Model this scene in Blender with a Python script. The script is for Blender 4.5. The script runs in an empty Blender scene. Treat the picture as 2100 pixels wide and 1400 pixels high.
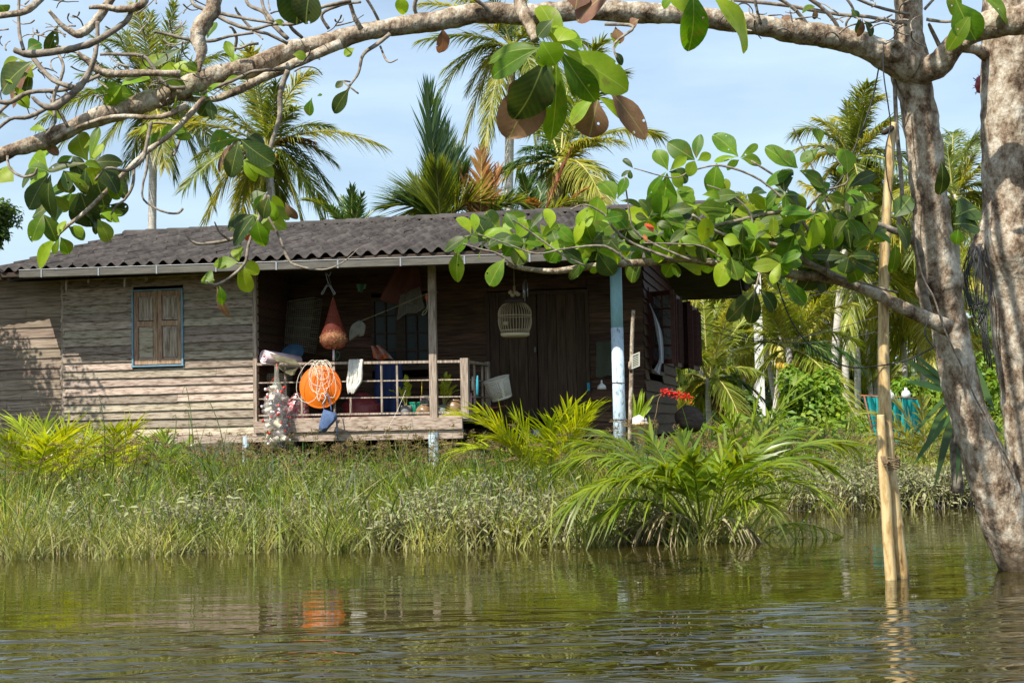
import bpy, math, random
import numpy as np
from mathutils import Vector, Matrix
random.seed(7); rs = np.random.RandomState(11)
sc = bpy.context.scene
COL = sc.collection
R = math.radians
# ---------------- camera ----------------
F = 2917.0
cd = bpy.data.cameras.new('camera'); cam = bpy.data.objects.new('camera', cd); COL.objects.link(cam)
cd.sensor_width = 36.0; cd.lens = F / 2100 * 36.0; cd.clip_start = 0.1; cd.clip_end = 2000
CAMZ = 1.12
PITCH = math.atan(165 / F)
CM = Matrix.Rotation(R(90) + PITCH, 4, 'X') @ Matrix.Rotation(R(-1.2), 4, 'Z')
CM.translation = (0, 0, CAMZ)
cam.matrix_world = CM
sc.camera = cam
# ---------------- sky, sun, exposure ----------------
SUN_AZ, SUN_EL = (-0.67, -0.74), R(50)
w = bpy.data.worlds.new('World'); sc.world = w; w.use_nodes = True
nt = w.node_tree; nt.nodes.clear()
out = nt.nodes.new('ShaderNodeOutputWorld'); bg = nt.nodes.new('ShaderNodeBackground')
sky = nt.nodes.new('ShaderNodeTexSky'); sky.sky_type = 'NISHITA'; sky.sun_disc = False
sky.sun_elevation = SUN_EL; sky.sun_rotation = math.atan2(SUN_AZ[0], SUN_AZ[1])
sky.air_density = 1.0; sky.dust_density = 1.5; sky.ozone_density = 1.0
tc = nt.nodes.new('ShaderNodeTexCoord'); mp = nt.nodes.new('ShaderNodeMapping')
mp.inputs['Scale'].default_value = (2.0, 2.0, 9.0); mp.inputs['Location'].default_value = (3.1, 0, .4)
nz = nt.nodes.new('ShaderNodeTexNoise'); nz.inputs['Scale'].default_value = 1.6; nz.inputs['Detail'].default_value = 7
nz.inputs['Roughness'].default_value = .55
rp = nt.nodes.new('ShaderNodeValToRGB'); rp.color_ramp.elements[0].position = .38; rp.color_ramp.elements[0].color = (0.30, 0.30, 0.30, 1)
rp.color_ramp.elements[1].position = .72; rp.color_ramp.elements[1].color = (.72, .72, .72, 1)
mx = nt.nodes.new('ShaderNodeMix'); mx.data_type = 'RGBA'
mx.inputs[7].default_value = (5.4, 6.9, 8.3, 1)
nt.links.new(tc.outputs['Generated'], mp.inputs['Vector']); nt.links.new(mp.outputs[0], nz.inputs['Vector'])
nt.links.new(nz.outputs['Fac'], rp.inputs[0]); nt.links.new(rp.outputs[0], mx.inputs[0])
nt.links.new(sky.outputs[0], mx.inputs[6]); nt.links.new(mx.outputs[2], bg.inputs[0])
bg.inputs[1].default_value = 0.11; nt.links.new(bg.outputs[0], out.inputs[0])
sl = bpy.data.lights.new('sun', 'SUN'); sl.energy = 5.0; sl.angle = R(0.5); sl.color = (1, .94, .84)
so = bpy.data.objects.new('sun', sl); COL.objects.link(so); so.location = (-6, -6, 12)
sv = Vector((SUN_AZ[0] * math.cos(SUN_EL), SUN_AZ[1] * math.cos(SUN_EL), math.sin(SUN_EL)))
so.rotation_euler = sv.to_track_quat('Z', 'Y').to_euler()
sc.view_settings.view_transform = 'Standard'; sc.view_settings.look = 'None'
sc.view_settings.exposure = 0.55; sc.view_settings.gamma = 1
sc.render.engine = 'CYCLES'; sc.cycles.use_denoising = True
sc.cycles.max_bounces = 7; sc.cycles.transparent_max_bounces = 12; sc.cycles.diffuse_bounces = 3
sc.cycles.caustics_reflective = False; sc.cycles.caustics_refractive = False

# ---------------- pixel <-> world helpers ----------------
C3 = CM.to_3x3()
def ray(px, py):
    d = C3 @ Vector(((px - 1050) / F, -(py - 700) / F, -1.0)); return d / d.y
def P(px, py, D):
    d = ray(px, py); return Vector((d.x * D, D, CAMZ + d.z * D))
def PW(px, py, z=0.0):                      # pixel to a point on height z
    d = ray(px, py); D = (z - CAMZ) / d.z; return Vector((d.x * D, D, z))
YAW = R(12)
EU = Vector((math.cos(YAW), -math.sin(YAW), 0)); EV = Vector((math.sin(YAW), math.cos(YAW), 0))
HO = P(890, 862, 20.0); HO.z = 0
def q(px, py, v=0.0):                       # pixel to house coords (u, v, z) on depth plane v
    d = ray(px, py); n = EV
    s = (HO.dot(n) + v) / d.dot(n)
    p = Vector((d.x * s, d.y * s, CAMZ + d.z * s)) - HO
    return Vector((p.dot(EU), v, p.z))
def h2w(u, v, z): return HO + EU * u + EV * v + Vector((0, 0, z))

# ---------------- mesh builder ----------------
class MB:
    def __init__(s): s.v = []; s.f = []; s.m = []; s.uv = []; s.n = 0; s.hasuv = False
    def add(s, v, f, m=0, uv=None):
        v = np.asarray(v, float).reshape(-1, 3); f = np.asarray(f, int)
        if f.size == 0: return
        s.v.append(v); s.f.append((f + s.n)); s.m.append(np.full(len(f), m)); s.n += len(v)
        s.uv.append(np.zeros((len(v), 2)) if uv is None else np.asarray(uv, float))
        if uv is not None: s.hasuv = True
    def box(s, a, b, m=0, jit=0):
        x0, y0, z0 = a; x1, y1, z1 = b
        v = np.array([[x0,y0,z0],[x1,y0,z0],[x1,y1,z0],[x0,y1,z0],[x0,y0,z1],[x1,y0,z1],[x1,y1,z1],[x0,y1,z1]], float)
        if jit: v += rs.uniform(-jit, jit, v.shape)
        s.add(v, [[0,3,2,1],[4,5,6,7],[0,1,5,4],[1,2,6,5],[2,3,7,6],[3,0,4,7]], m)
    def beam(s, p, r, w, h, m=0):
        p = Vector(p); r = Vector(r); t = (r - p).normalized()
        up = Vector((0, 0, 1)) if abs(t.z) < .9 else Vector((0, 1, 0))
        a = t.cross(up).normalized() * w / 2; b = a.cross(t).normalized() * h / 2
        v = [p - a - b, p + a - b, p + a + b, p - a + b, r - a - b, r + a - b, r + a + b, r - a + b]
        s.add([tuple(x) for x in v], [[3,2,1,0],[4,5,6,7],[0,1,5,4],[1,2,6,5],[2,3,7,6],[3,0,4,7]], m)
    def prism(s, pts, axis_vec, m=0):       # polygon (list of 3d) extruded by a vector
        n = len(pts); a = np.array([tuple(p) for p in pts], float); b = a + np.array(tuple(axis_vec), float)
        o = s.n; s.v += [a, b]; s.uv += [np.zeros((n, 2))] * 2; s.n += 2 * n
        s.fx = getattr(s, 'fx', [])
        s.fx.append(([o + i for i in range(n)][::-1], m)); s.fx.append(([o + n + i for i in range(n)], m))
        for i in range(n):
            j = (i + 1) % n; s.fx.append(([o + i, o + j, o + n + j, o + n + i], m))
    def tube(s, pts, rad, n=8, m=0, smooth=0, rough=0, cap=True):
        pts = [Vector(p) for p in pts]
        rad = list(rad) if hasattr(rad, '__len__') else [rad] * len(pts)
        if smooth:
            a = np.array([tuple(p) + (r,) for p, r in zip(pts, rad)])
            a = catmull(a, smooth); pts = [Vector(x[:3]) for x in a]; rad = list(a[:, 3])
        T = []
        for i in range(len(pts)):
            t = pts[min(i + 1, len(pts) - 1)] - pts[max(i - 1, 0)]
            T.append(t.normalized() if t.length > 1e-9 else Vector((0, 0, 1)))
        up = Vector((0, 0, 1)) if abs(T[0].z) < .9 else Vector((1, 0, 0))
        A = T[0].cross(up).normalized(); V = []; UV = []; L = 0
        for i, p in enumerate(pts):
            A = (A - T[i] * A.dot(T[i])).normalized(); B = T[i].cross(A)
            if i: L += (p - pts[i - 1]).length
            for k in range(n):
                an = 2 * math.pi * k / n; r = rad[i]
                if rough: r *= 1 + random.uniform(-rough, rough)
                V.append(tuple(p + (A * math.cos(an) + B * math.sin(an)) * r)); UV.append((k / n, L))
        f = []
        for i in range(len(pts) - 1):
            for k in range(n):
                k2 = (k + 1) % n; f.append([i*n+k, i*n+k2, (i+1)*n+k2, (i+1)*n+k])
        s.add(V, f, m, UV)
        if cap:
            o = s.n - len(V); s.fx = getattr(s, 'fx', [])
            s.fx.append(([o + k for k in range(n)][::-1], m)); s.fx.append(([o + (len(pts)-1)*n + k for k in range(n)], m))
    def lathe(s, prof, n=24, m=0, c=(0, 0, 0), M=None):   # prof: (r, z)
        V = []; f = []
        for r, z in prof:
            for k in range(n):
                a = 2 * math.pi * k / n; p = Vector((r * math.cos(a), r * math.sin(a), z))
                if M: p = M @ p
                V.append((p.x + c[0], p.y + c[1], p.z + c[2]))
        for i in range(len(prof) - 1):
            for k in range(n):
                k2 = (k + 1) % n; f.append([i*n+k, i*n+k2, (i+1)*n+k2, (i+1)*n+k])
        s.add(V, f, m)
    def ribbons(s, B, D, L, W, side, droop, seg=3, m=0, prof=None, curl=None):
        N = len(B); V = np.zeros((N, seg + 1, 2, 3)); UV = np.zeros((N, seg + 1, 2, 2))
        L = np.broadcast_to(L, N)[:, None]; W = np.broadcast_to(W, N)[:, None]; droop = np.broadcast_to(droop, N)[:, None]
        for k in range(seg + 1):
            t = k / seg
            p = B + D * L * t + np.array([0, 0, -1.0]) * droop * L * t * t
            if curl is not None: p = p + curl * L * t * t
            wd = (prof(t) if prof else (1 - t ** 2) * .92 + .05) * W * .5
            V[:, k, 0] = p - side * wd; V[:, k, 1] = p + side * wd
            UV[:, k, 0] = (0, t); UV[:, k, 1] = (1, t)
        i = np.arange(N)[:, None] * (seg + 1) * 2 + np.arange(seg)[None, :] * 2
        i = i.reshape(-1); f = np.stack([i, i + 1, i + 3, i + 2], 1)
        s.add(V.reshape(-1, 3), f, m, UV.reshape(-1, 2))
    def leaves(s, B, D, Nn, L, W, bend, fold=.25, m=0, seg=10):
        B = np.asarray(B, float); D = np.asarray(D, float); Nn = np.asarray(Nn, float); N = len(B)
        D = D / np.linalg.norm(D, axis=1)[:, None]
        S = np.cross(D, Nn); S /= np.linalg.norm(S, axis=1)[:, None] + 1e-9; Nn = np.cross(S, D)
        L = np.broadcast_to(L, N)[:, None].astype(float); W = np.broadcast_to(W, N)[:, None]; bend = np.broadcast_to(bend, N)[:, None]
        ph = rs.uniform(0, 6.28, (N, 1)); am = rs.uniform(.2, 1.5, (N, 1)); ac = 4; lc = rs.uniform(.46, .68, (N, 1)); le = rs.uniform(1.0, 1.7, (N, 1)); lp = rs.uniform(1.5, 2.6, (N, 1)); skw = rs.uniform(-.12, .12, (N, 1))
        V = np.zeros((N, seg + 1, ac + 1, 3)); UV = np.zeros((N, seg + 1, ac + 1, 2))
        fo = np.broadcast_to(fold, N)[:, None] * rs.uniform(.3, 1.5, (N, 1))
        for k in range(seg + 1):
            t = 1 - (1 - k / seg) ** 1.35 if seg > 4 else k / seg
            wp = np.where(t < lc, np.sin(np.minimum(t / lc, 1) * math.pi / 2) ** le, np.maximum(0, 1 - (np.maximum(0, t - lc) / (1 - lc)) ** lp) ** .62) if seg > 4 else [.1, 1, .62, .05][min(3, int(t * 3.01))]
            if t == 0 or t == 1: wp = .03 if seg < 5 else np.full_like(lc, .03)
            an = bend * t * 1.5
            y = L * (np.sin(an + 1e-6) / (bend * 1.5 + 1e-6)); z = -L * (1 - np.cos(an)) / (bend * 1.5 + 1e-6)
            for j in range(ac + 1):
                sx = (j / ac) * 2 - 1; ax = abs(sx)
                zz = z + fo * ax * wp * W * .5 + am * .05 * L * np.sin(7 * t + ph + 2 * sx) * ax * t
                V[:, k, j] = B + D * y + S * (sx * wp * W * .5 + skw * L * t * t) + Nn * zz
                UV[:, k, j, 0:1] = sx * .5 * wp + .5; UV[:, k, j, 1] = t
        i = (np.arange(N)[:, None, None] * (seg + 1) * (ac + 1) + np.arange(seg)[None, :, None] * (ac + 1) + np.arange(ac)[None, None, :]).reshape(-1)
        f = np.stack([i, i + 1, i + ac + 2, i + ac + 1], 1)
        s.add(V.reshape(-1, 3), f, m, UV.reshape(-1, 2))
    def build(s, name, mats, parent=None, off=None, smooth=True, link=True):
        if off is None: off = parent.get('_off', (0, 0, 0)) if parent else (0, 0, 0)
        V = np.concatenate(s.v) - np.array(tuple(off))
        fs = [np.c_[a] for a in s.f]; quads = [a for a in fs if a.shape[1] == 4]; qm = [m for a, m in zip(fs, s.m) if a.shape[1] == 4]
        tris = [a for a in fs if a.shape[1] == 3]; tm = [m for a, m in zip(fs, s.m) if a.shape[1] == 3]
        fx = getattr(s, 'fx', [])
        loops = []; tot = []; mi = []
        if quads: Q = np.concatenate(quads); loops.append(Q.reshape(-1)); tot.append(np.full(len(Q), 4)); mi.append(np.concatenate(qm))
        if tris: T = np.concatenate(tris); loops.append(T.reshape(-1)); tot.append(np.full(len(T), 3)); mi.append(np.concatenate(tm))
        for p, m in fx: loops.append(np.array(p)); tot.append(np.array([len(p)])); mi.append(np.array([m]))
        loops = np.concatenate(loops); tot = np.concatenate(tot); mi = np.concatenate(mi)
        me = bpy.data.meshes.new(name); me.vertices.add(len(V)); me.vertices.foreach_set('co', V.reshape(-1))
        me.loops.add(len(loops)); me.loops.foreach_set('vertex_index', loops.astype(np.int32))
        me.polygons.add(len(tot)); me.polygons.foreach_set('loop_start', np.concatenate([[0], np.cumsum(tot)[:-1]]).astype(np.int32))
        me.polygons.foreach_set('material_index', mi.astype(np.int32))
        if s.hasuv:
            uv = np.concatenate(s.uv); l = me.uv_layers.new(name='UVMap'); l.data.foreach_set('uv', uv[loops].reshape(-1))
        me.polygons.foreach_set('use_smooth', np.full(len(tot), bool(smooth)))
        for m in (mats if isinstance(mats, (list, tuple)) else [mats]): me.materials.append(m)
        me.update(calc_edges=True); me.validate()
        o = bpy.data.objects.new(name, me); COL.objects.link(o)
        if parent: o.parent = parent; o['_off'] = tuple(off)
        return o
def catmull(a, k):
    n = len(a); out = []
    for i in range(n - 1):
        p0 = a[max(i - 1, 0)]; p1 = a[i]; p2 = a[i + 1]; p3 = a[min(i + 2, n - 1)]
        for j in range(k):
            t = j / k
            out.append(.5 * ((2*p1) + (-p0+p2)*t + (2*p0-5*p1+4*p2-p3)*t*t + (-p0+3*p1-3*p2+p3)*t**3))
    out.append(a[-1]); return np.array(out)
def bez(a, b, c, t):
    t = np.asarray(t)[:, None]; a, b, c = (np.array(tuple(x)) for x in (a, b, c))
    return a*(1-t)**2 + 2*b*t*(1-t) + c*t*t, (b-a)*2*(1-t) + (c-b)*2*t
def unit(a): return a / (np.linalg.norm(a, axis=-1, keepdims=True) + 1e-9)

# ---------------- things ----------------
def tag(o, label, cat=None, group=None, kind=None):
    if label: o['label'] = label
    if cat: o['category'] = cat
    if group: o['group'] = group
    if kind: o['kind'] = kind
    return o
def thing(name, label, cat, off=(0, 0, 0), group=None, house=False):
    o = bpy.data.objects.new(name, None); COL.objects.link(o); o.empty_display_size = .1
    off = Vector(off); o['_off'] = tuple(off)
    if house: o.location = h2w(*off); o.rotation_euler = (0, 0, -YAW)
    else: o.location = off
    return tag(o, label, cat, group)
def solo(name, label, cat, mb, mats, off=(0, 0, 0), group=None, house=False, smooth=True, kind=None):
    o = mb.build(name, mats, None, off, smooth); off = Vector(off)
    if house: o.location = h2w(*off); o.rotation_euler = (0, 0, -YAW)
    else: o.location = off
    return tag(o, label, cat, group, kind)

# ---------------- materials ----------------
def mat(name, cols, scale=4.0, stretch=(1, 1, 1), rough=.7, bump=.0, rnd=.0, transl=0, tcol=None, spec=.5, metal=0, detail=6, alpha=None, pos=(.3, .7), coat=0, dirt=None, uvc=False, bscale=None):
    m = bpy.data.materials.new(name); m.use_nodes = True; nt = m.node_tree; N = nt.nodes; Lk = nt.links
    bs = N['Principled BSDF']; out = N['Material Output']
    tc = N.new('ShaderNodeTexCoord'); mp = N.new('ShaderNodeMapping'); mp.inputs['Scale'].default_value = stretch
    Lk.new(tc.outputs['UV' if uvc else 'Object'], mp.inputs[0])
    nz = N.new('ShaderNodeTexNoise'); nz.inputs['Scale'].default_value = scale; nz.inputs['Detail'].default_value = detail; nz.inputs['Roughness'].default_value = .62
    if name == 'mottled_bark': nz.inputs['Roughness'].default_value = .8
    Lk.new(mp.outputs[0], nz.inputs['Vector'])
    rp = N.new('ShaderNodeValToRGB'); e = rp.color_ramp.elements
    if len(cols) == 1: cols = [cols[0], tuple(c * .85 for c in cols[0])]
    while len(e) < len(cols): e.new(.5)
    for i, c in enumerate(cols):
        e[i].position = pos[0] + (pos[1] - pos[0]) * i / (len(cols) - 1); e[i].color = (*c, 1)
    Lk.new(nz.outputs['Fac'], rp.inputs[0]); col = rp.outputs[0]
    if rnd:
        g = N.new('ShaderNodeNewGeometry'); mr = N.new('ShaderNodeMapRange')
        mr.inputs[3].default_value = 1 - rnd; mr.inputs[4].default_value = 1 + rnd
        Lk.new(g.outputs['Random Per Island'], mr.inputs[0])
        hs = N.new('ShaderNodeHueSaturation'); Lk.new(col, hs.inputs['Color']); Lk.new(mr.outputs[0], hs.inputs['Value'])
        mr2 = N.new('ShaderNodeMapRange'); mr2.inputs[3].default_value = .5 - rnd * .06; mr2.inputs[4].default_value = .5 + rnd * .06
        mu = N.new('ShaderNodeMath'); mu.operation = 'MULTIPLY'; mu.inputs[1].default_value = 7.31
        fr = N.new('ShaderNodeMath'); fr.operation = 'FRACT'
        Lk.new(g.outputs['Random Per Island'], mu.inputs[0]); Lk.new(mu.outputs[0], fr.inputs[0]); Lk.new(fr.outputs[0], mr2.inputs[0]); Lk.new(mr2.outputs[0], hs.inputs['Hue'])
        col = hs.outputs[0]
    if dirt:                                 # (colour, z_low, z_high): dried mud up to the flood line
        g = N.new('ShaderNodeNewGeometry'); sp = N.new('ShaderNodeSeparateXYZ'); Lk.new(g.outputs['Position'], sp.inputs[0])
        n2 = N.new('ShaderNodeTexNoise'); n2.inputs['Scale'].default_value = 2.3; n2.inputs['Detail'].default_value = 5; Lk.new(g.outputs['Position'], n2.inputs['Vector'])
        ad = N.new('ShaderNodeMath'); ad.operation = 'MULTIPLY_ADD'; ad.inputs[1].default_value = -.9; Lk.new(n2.outputs['Fac'], ad.inputs[0])
        ad2 = N.new('ShaderNodeMath'); ad2.operation = 'ADD'; ad2.inputs[1].default_value = .45; Lk.new(sp.outputs['Z'], ad2.inputs[0]); Lk.new(ad2.outputs[0], ad.inputs[2])
        mr = N.new('ShaderNodeMapRange'); mr.inputs[1].default_value = dirt[1]; mr.inputs[2].default_value = dirt[2]; mr.inputs[3].default_value = dirt[3] if len(dirt) > 3 else .85; mr.inputs[4].default_value = 0
        Lk.new(ad.outputs[0], mr.inputs[0]); mxx = N.new('ShaderNodeMix'); mxx.data_type = 'RGBA'
        Lk.new(mr.outputs[0], mxx.inputs[0]); Lk.new(col, mxx.inputs[6]); mxx.inputs[7].default_value = (*dirt[0], 1); col = mxx.outputs[2]
    Lk.new(col, bs.inputs['Base Color']); bs.inputs['Roughness'].default_value = rough
    bs.inputs['Specular IOR Level'].default_value = spec; bs.inputs['Metallic'].default_value = metal
    if coat: bs.inputs['Coat Weight'].default_value = coat
    if bump:
        b = N.new('ShaderNodeBump'); b.inputs['Strength'].default_value = bump; b.inputs['Distance'].default_value = .02
        src = nz
        if bscale:
            src = N.new('ShaderNodeTexNoise'); src.inputs['Scale'].default_value = bscale; src.inputs['Detail'].default_value = 8; Lk.new(mp.outputs[0], src.inputs['Vector'])
        Lk.new(src.outputs['Fac'], b.inputs['Height']); Lk.new(b.outputs[0], bs.inputs['Normal'])
    sh = bs.outputs[0]
    if transl:
        tr = N.new('ShaderNodeBsdfTranslucent'); ms = N.new('ShaderNodeMixShader'); ms.inputs[0].default_value = transl
        if tcol:
            mm = N.new('ShaderNodeMix'); mm.data_type = 'RGBA'; mm.blend_type = 'MULTIPLY'; mm.inputs[0].default_value = 1; mm.inputs[7].default_value = (*tcol, 1)
            Lk.new(col, mm.inputs[6]); Lk.new(mm.outputs[2], tr.inputs[0])
        else: Lk.new(col, tr.inputs[0])
        Lk.new(sh, ms.inputs[1]); Lk.new(tr.outputs[0], ms.inputs[2]); sh = ms.outputs[0]
    if alpha is not None:
        tp = N.new('ShaderNodeBsdfTransparent'); ms = N.new('ShaderNodeMixShader'); ms.inputs[0].default_value = alpha
        Lk.new(tp.outputs[0], ms.inputs[1]); Lk.new(sh, ms.inputs[2]); sh = ms.outputs[0]
    Lk.new(sh, out.inputs[0]); return m
def leafmat(name, c1, c2, tcol, rough=.46, transl=.45, rnd=.3, vein=1.0):
    m = mat(name, [c1, c2], scale=9, rough=rough, rnd=rnd, transl=transl, tcol=tcol, pos=(.35, .65), spec=.32)
    N = m.node_tree.nodes; Lk = m.node_tree.links; bs = N['Principled BSDF']
    uv = N.new('ShaderNodeUVMap'); sp = N.new('ShaderNodeSeparateXYZ'); Lk.new(uv.outputs[0], sp.inputs[0])
    a = N.new('ShaderNodeMath'); a.operation = 'SUBTRACT'; a.inputs[1].default_value = .5; Lk.new(sp.outputs['X'], a.inputs[0])
    b = N.new('ShaderNodeMath'); b.operation = 'ABSOLUTE'; Lk.new(a.outputs[0], b.inputs[0])
    # side veins: stripes in v - 0.6|u|
    c = N.new('ShaderNodeMath'); c.operation = 'MULTIPLY_ADD'; c.inputs[1].default_value = -.6; Lk.new(b.outputs[0], c.inputs[0]); Lk.new(sp.outputs['Y'], c.inputs[2])
    d = N.new('ShaderNodeMath'); d.operation = 'MULTIPLY'; d.inputs[1].default_value = 30; Lk.new(c.outputs[0], d.inputs[0])
    e = N.new('ShaderNodeMath'); e.operation = 'SINE'; Lk.new(d.outputs[0], e.inputs[0])
    f = N.new('ShaderNodeMath'); f.operation = 'POWER'; f.inputs[1].default_value = 6; g = N.new('ShaderNodeMath'); g.operation = 'ABSOLUTE'; Lk.new(e.outputs[0], g.inputs[0]); Lk.new(g.outputs[0], f.inputs[0])
    mid = N.new('ShaderNodeMapRange'); mid.inputs[1].default_value = .0; mid.inputs[2].default_value = .028; mid.inputs[3].default_value = 1; mid.inputs[4].default_value = 0; Lk.new(b.outputs[0], mid.inputs[0])
    fm = N.new('ShaderNodeMath'); fm.operation = 'MULTIPLY'; fm.inputs[1].default_value = .08; Lk.new(f.outputs[0], fm.inputs[0])
    h = N.new('ShaderNodeMath'); h.operation = 'MAXIMUM'; Lk.new(mid.outputs[0], h.inputs[0]); Lk.new(fm.outputs[0], h.inputs[1])
    bu = N.new('ShaderNodeBump'); bu.inputs['Strength'].default_value = .2 * vein; bu.inputs['Distance'].default_value = .004; Lk.new(h.outputs[0], bu.inputs['Height']); Lk.new(bu.outputs[0], bs.inputs['Normal'])
    src = bs.inputs['Base Color'].links[0].from_socket; mx = N.new('ShaderNodeMix'); mx.data_type = 'RGBA'
    k = N.new('ShaderNodeMath'); k.operation = 'MULTIPLY'; k.inputs[1].default_value = .55; Lk.new(h.outputs[0], k.inputs[0]); Lk.new(k.outputs[0], mx.inputs[0])
    n3 = N.new('ShaderNodeTexNoise'); n3.inputs['Scale'].default_value = 16; n3.inputs['Detail'].default_value = 5; tc3 = N.new('ShaderNodeTexCoord'); Lk.new(tc3.outputs['Object'], n3.inputs['Vector']); m3 = N.new('ShaderNodeMapRange'); m3.inputs[1].default_value = .60; m3.inputs[2].default_value = .70; m3.inputs[4].default_value = .6; Lk.new(n3.outputs['Fac'], m3.inputs[0])
    mb_ = N.new('ShaderNodeMix'); mb_.data_type = 'RGBA'; Lk.new(m3.outputs[0], mb_.inputs[0]); Lk.new(src, mb_.inputs[6]); mb_.inputs[7].default_value = (.16, .12, .03, 1)
    Lk.new(mb_.outputs[2], mx.inputs[6]); mx.inputs[7].default_value = (.42, .46, .12, 1)
    for l in list(src.links):
        if l.to_node not in (mx, mb_): Lk.new(mx.outputs[2], l.to_socket)
    # insect holes and brown blemishes
    tc = N.new('ShaderNodeTexCoord'); vo = N.new('ShaderNodeTexVoronoi'); vo.inputs['Scale'].default_value = 26; Lk.new(tc.outputs['Object'], vo.inputs['Vector'])
    lt = N.new('ShaderNodeMath'); lt.operation = 'LESS_THAN'; lt.inputs[1].default_value = .16; Lk.new(vo.outputs['Distance'], lt.inputs[0])
    sc_ = N.new('ShaderNodeSeparateColor'); Lk.new(vo.outputs['Color'], sc_.inputs[0]); gt = N.new('ShaderNodeMath'); gt.operation = 'GREATER_THAN'; gt.inputs[1].default_value = .84; Lk.new(sc_.outputs[0], gt.inputs[0])
    hm = N.new('ShaderNodeMath'); hm.operation = 'MULTIPLY'; Lk.new(lt.outputs[0], hm.inputs[0]); Lk.new(gt.outputs[0], hm.inputs[1])
    o = N['Material Output']; src2 = o.inputs[0].links[0].from_socket; tp = N.new('ShaderNodeBsdfTransparent'); ms = N.new('ShaderNodeMixShader'); Lk.new(hm.outputs[0], ms.inputs[0]); Lk.new(src2, ms.inputs[1]); Lk.new(tp.outputs[0], ms.inputs[2]); Lk.new(ms.outputs[0], o.inputs[0])
    return m
M = {}
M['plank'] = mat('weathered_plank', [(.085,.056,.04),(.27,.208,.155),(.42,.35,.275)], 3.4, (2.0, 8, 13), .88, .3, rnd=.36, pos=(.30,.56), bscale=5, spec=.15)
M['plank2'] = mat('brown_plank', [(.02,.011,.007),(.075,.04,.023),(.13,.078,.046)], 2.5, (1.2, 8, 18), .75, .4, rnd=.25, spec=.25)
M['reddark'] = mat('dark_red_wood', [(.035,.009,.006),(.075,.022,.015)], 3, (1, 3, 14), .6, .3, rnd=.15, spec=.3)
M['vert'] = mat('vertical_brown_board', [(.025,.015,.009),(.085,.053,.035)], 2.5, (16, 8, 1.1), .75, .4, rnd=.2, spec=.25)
M['post'] = mat('weathered_post', [(.10,.07,.05),(.34,.27,.21),(.5,.43,.35)], 2.6, (16, 16, 1.4), .85, .6, rnd=.1, spec=.2)
M['shutter'] = mat('brown_shutter', [(.13,.07,.045),(.32,.20,.125),(.46,.34,.24)], 2.6, (12, 12, 1.6), .75, .4, rnd=.15, spec=.25)
M['bluetrim'] = mat('blue_trim_paint', [(.12,.20,.26),(.16,.33,.46)], 14, (1,1,1), .6, .1)
M['bluepost'] = mat('pale_blue_paint', [(.24,.50,.62),(.36,.62,.73)], 9, (3,3,1), .6, .15)
M['whitepost'] = mat('flaking_pale_post', [(.20,.18,.18),(.36,.50,.60),(.50,.62,.70)], 11, (2.5,2.5,1), .75, .4, pos=(.33,.5))
M['concrete'] = mat('pale_concrete', [(.30,.28,.25),(.6,.58,.55)], 8, (1,1,1), .9, .4)
M['tile'] = mat('dark_cement_tile', [(.036,.031,.029),(.066,.057,.052),(.105,.092,.083)], 3.5, (1,1,1), .9, .3, rnd=.2, bscale=40, spec=.2)
M['gutter'] = mat('grey_metal_gutter', [(.07,.062,.05),(.14,.13,.105)], 6, (.6,3,3), .5, .1, metal=.15)
M['guttin'] = mat('bright_zinc', [(.38,.39,.39)], 6, (1,1,1), .35, 0, metal=.6)
M['darkwood'] = mat('old_dark_timber', [(.03,.022,.016),(.09,.066,.048)], 3, (1,6,12), .85, .3, rnd=.2, spec=.2)
M['glass'] = mat('window_glass', [(.02,.032,.032)], 2, (1,1,1), .35, 0, spec=.15)
M['curt'] = mat('grey_curtain', [(.10,.13,.13),(.16,.19,.19)], 6, (8,1,1), .9, .2)
M['bark'] = mat('mottled_bark', [(.07,.046,.030),(.21,.15,.10),(.37,.305,.225),(.55,.50,.41)], 8, (1,1,.7), .9, 1.0, pos=(.38,.60), dirt=((.06,.042,.024), .04, .3, .85), bscale=26, spec=.2, detail=9)
M['twig'] = mat('twig_bark', [(.09,.07,.05),(.24,.20,.155),(.40,.35,.28)], 22, (1,1,1), .85, .4, spec=.2)
M['ptrunk'] = mat('coconut_trunk', [(.36,.32,.27),(.68,.65,.59)], 5, (1,1,9), .9, .5, spec=.2)
M['bamboo'] = mat('bamboo_culm', [(.13,.07,.025),(.45,.29,.11),(.66,.50,.25)], 9, (3,3,.6), .42, .15, pos=(.30,.58), dirt=((.05,.035,.02), .03, .12, .85))
M['leaf'] = leafmat('broad_leaf', (.05,.12,.006), (.11,.21,.010), (2.4, 2.1, .4))
M['leafy'] = leafmat('bright_broad_leaf', (.17,.29,.008), (.27,.38,.02), (2.0, 1.7, .6))
M['leafd'] = leafmat('dark_broad_leaf', (.025,.055,.010), (.06,.09,.014), (1.6, 1.5, .7), transl=.25)
M['leafb'] = leafmat('brown_old_leaf', (.15,.078,.045), (.27,.15,.085), (1.4, 1.05, .7), rough=.6, transl=.3)
M['leafr'] = leafmat('red_old_leaf', (.5,.06,.02), (.6,.14,.04), (1.2, 1.0, .7), rough=.5, transl=.4)
M['palm'] = mat('palm_leaflet', [(.075,.12,.014),(.19,.225,.03)], 1.2, (1,1,1), .42, 0, rnd=.35, transl=.4, tcol=(2.2,1.9,.6))
M['palmy'] = mat('yellow_palm_leaflet', [(.19,.22,.025),(.42,.40,.08)], 1.2, (1,1,1), .42, 0, rnd=.3, transl=.4, tcol=(1.8,1.6,.6))
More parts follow.
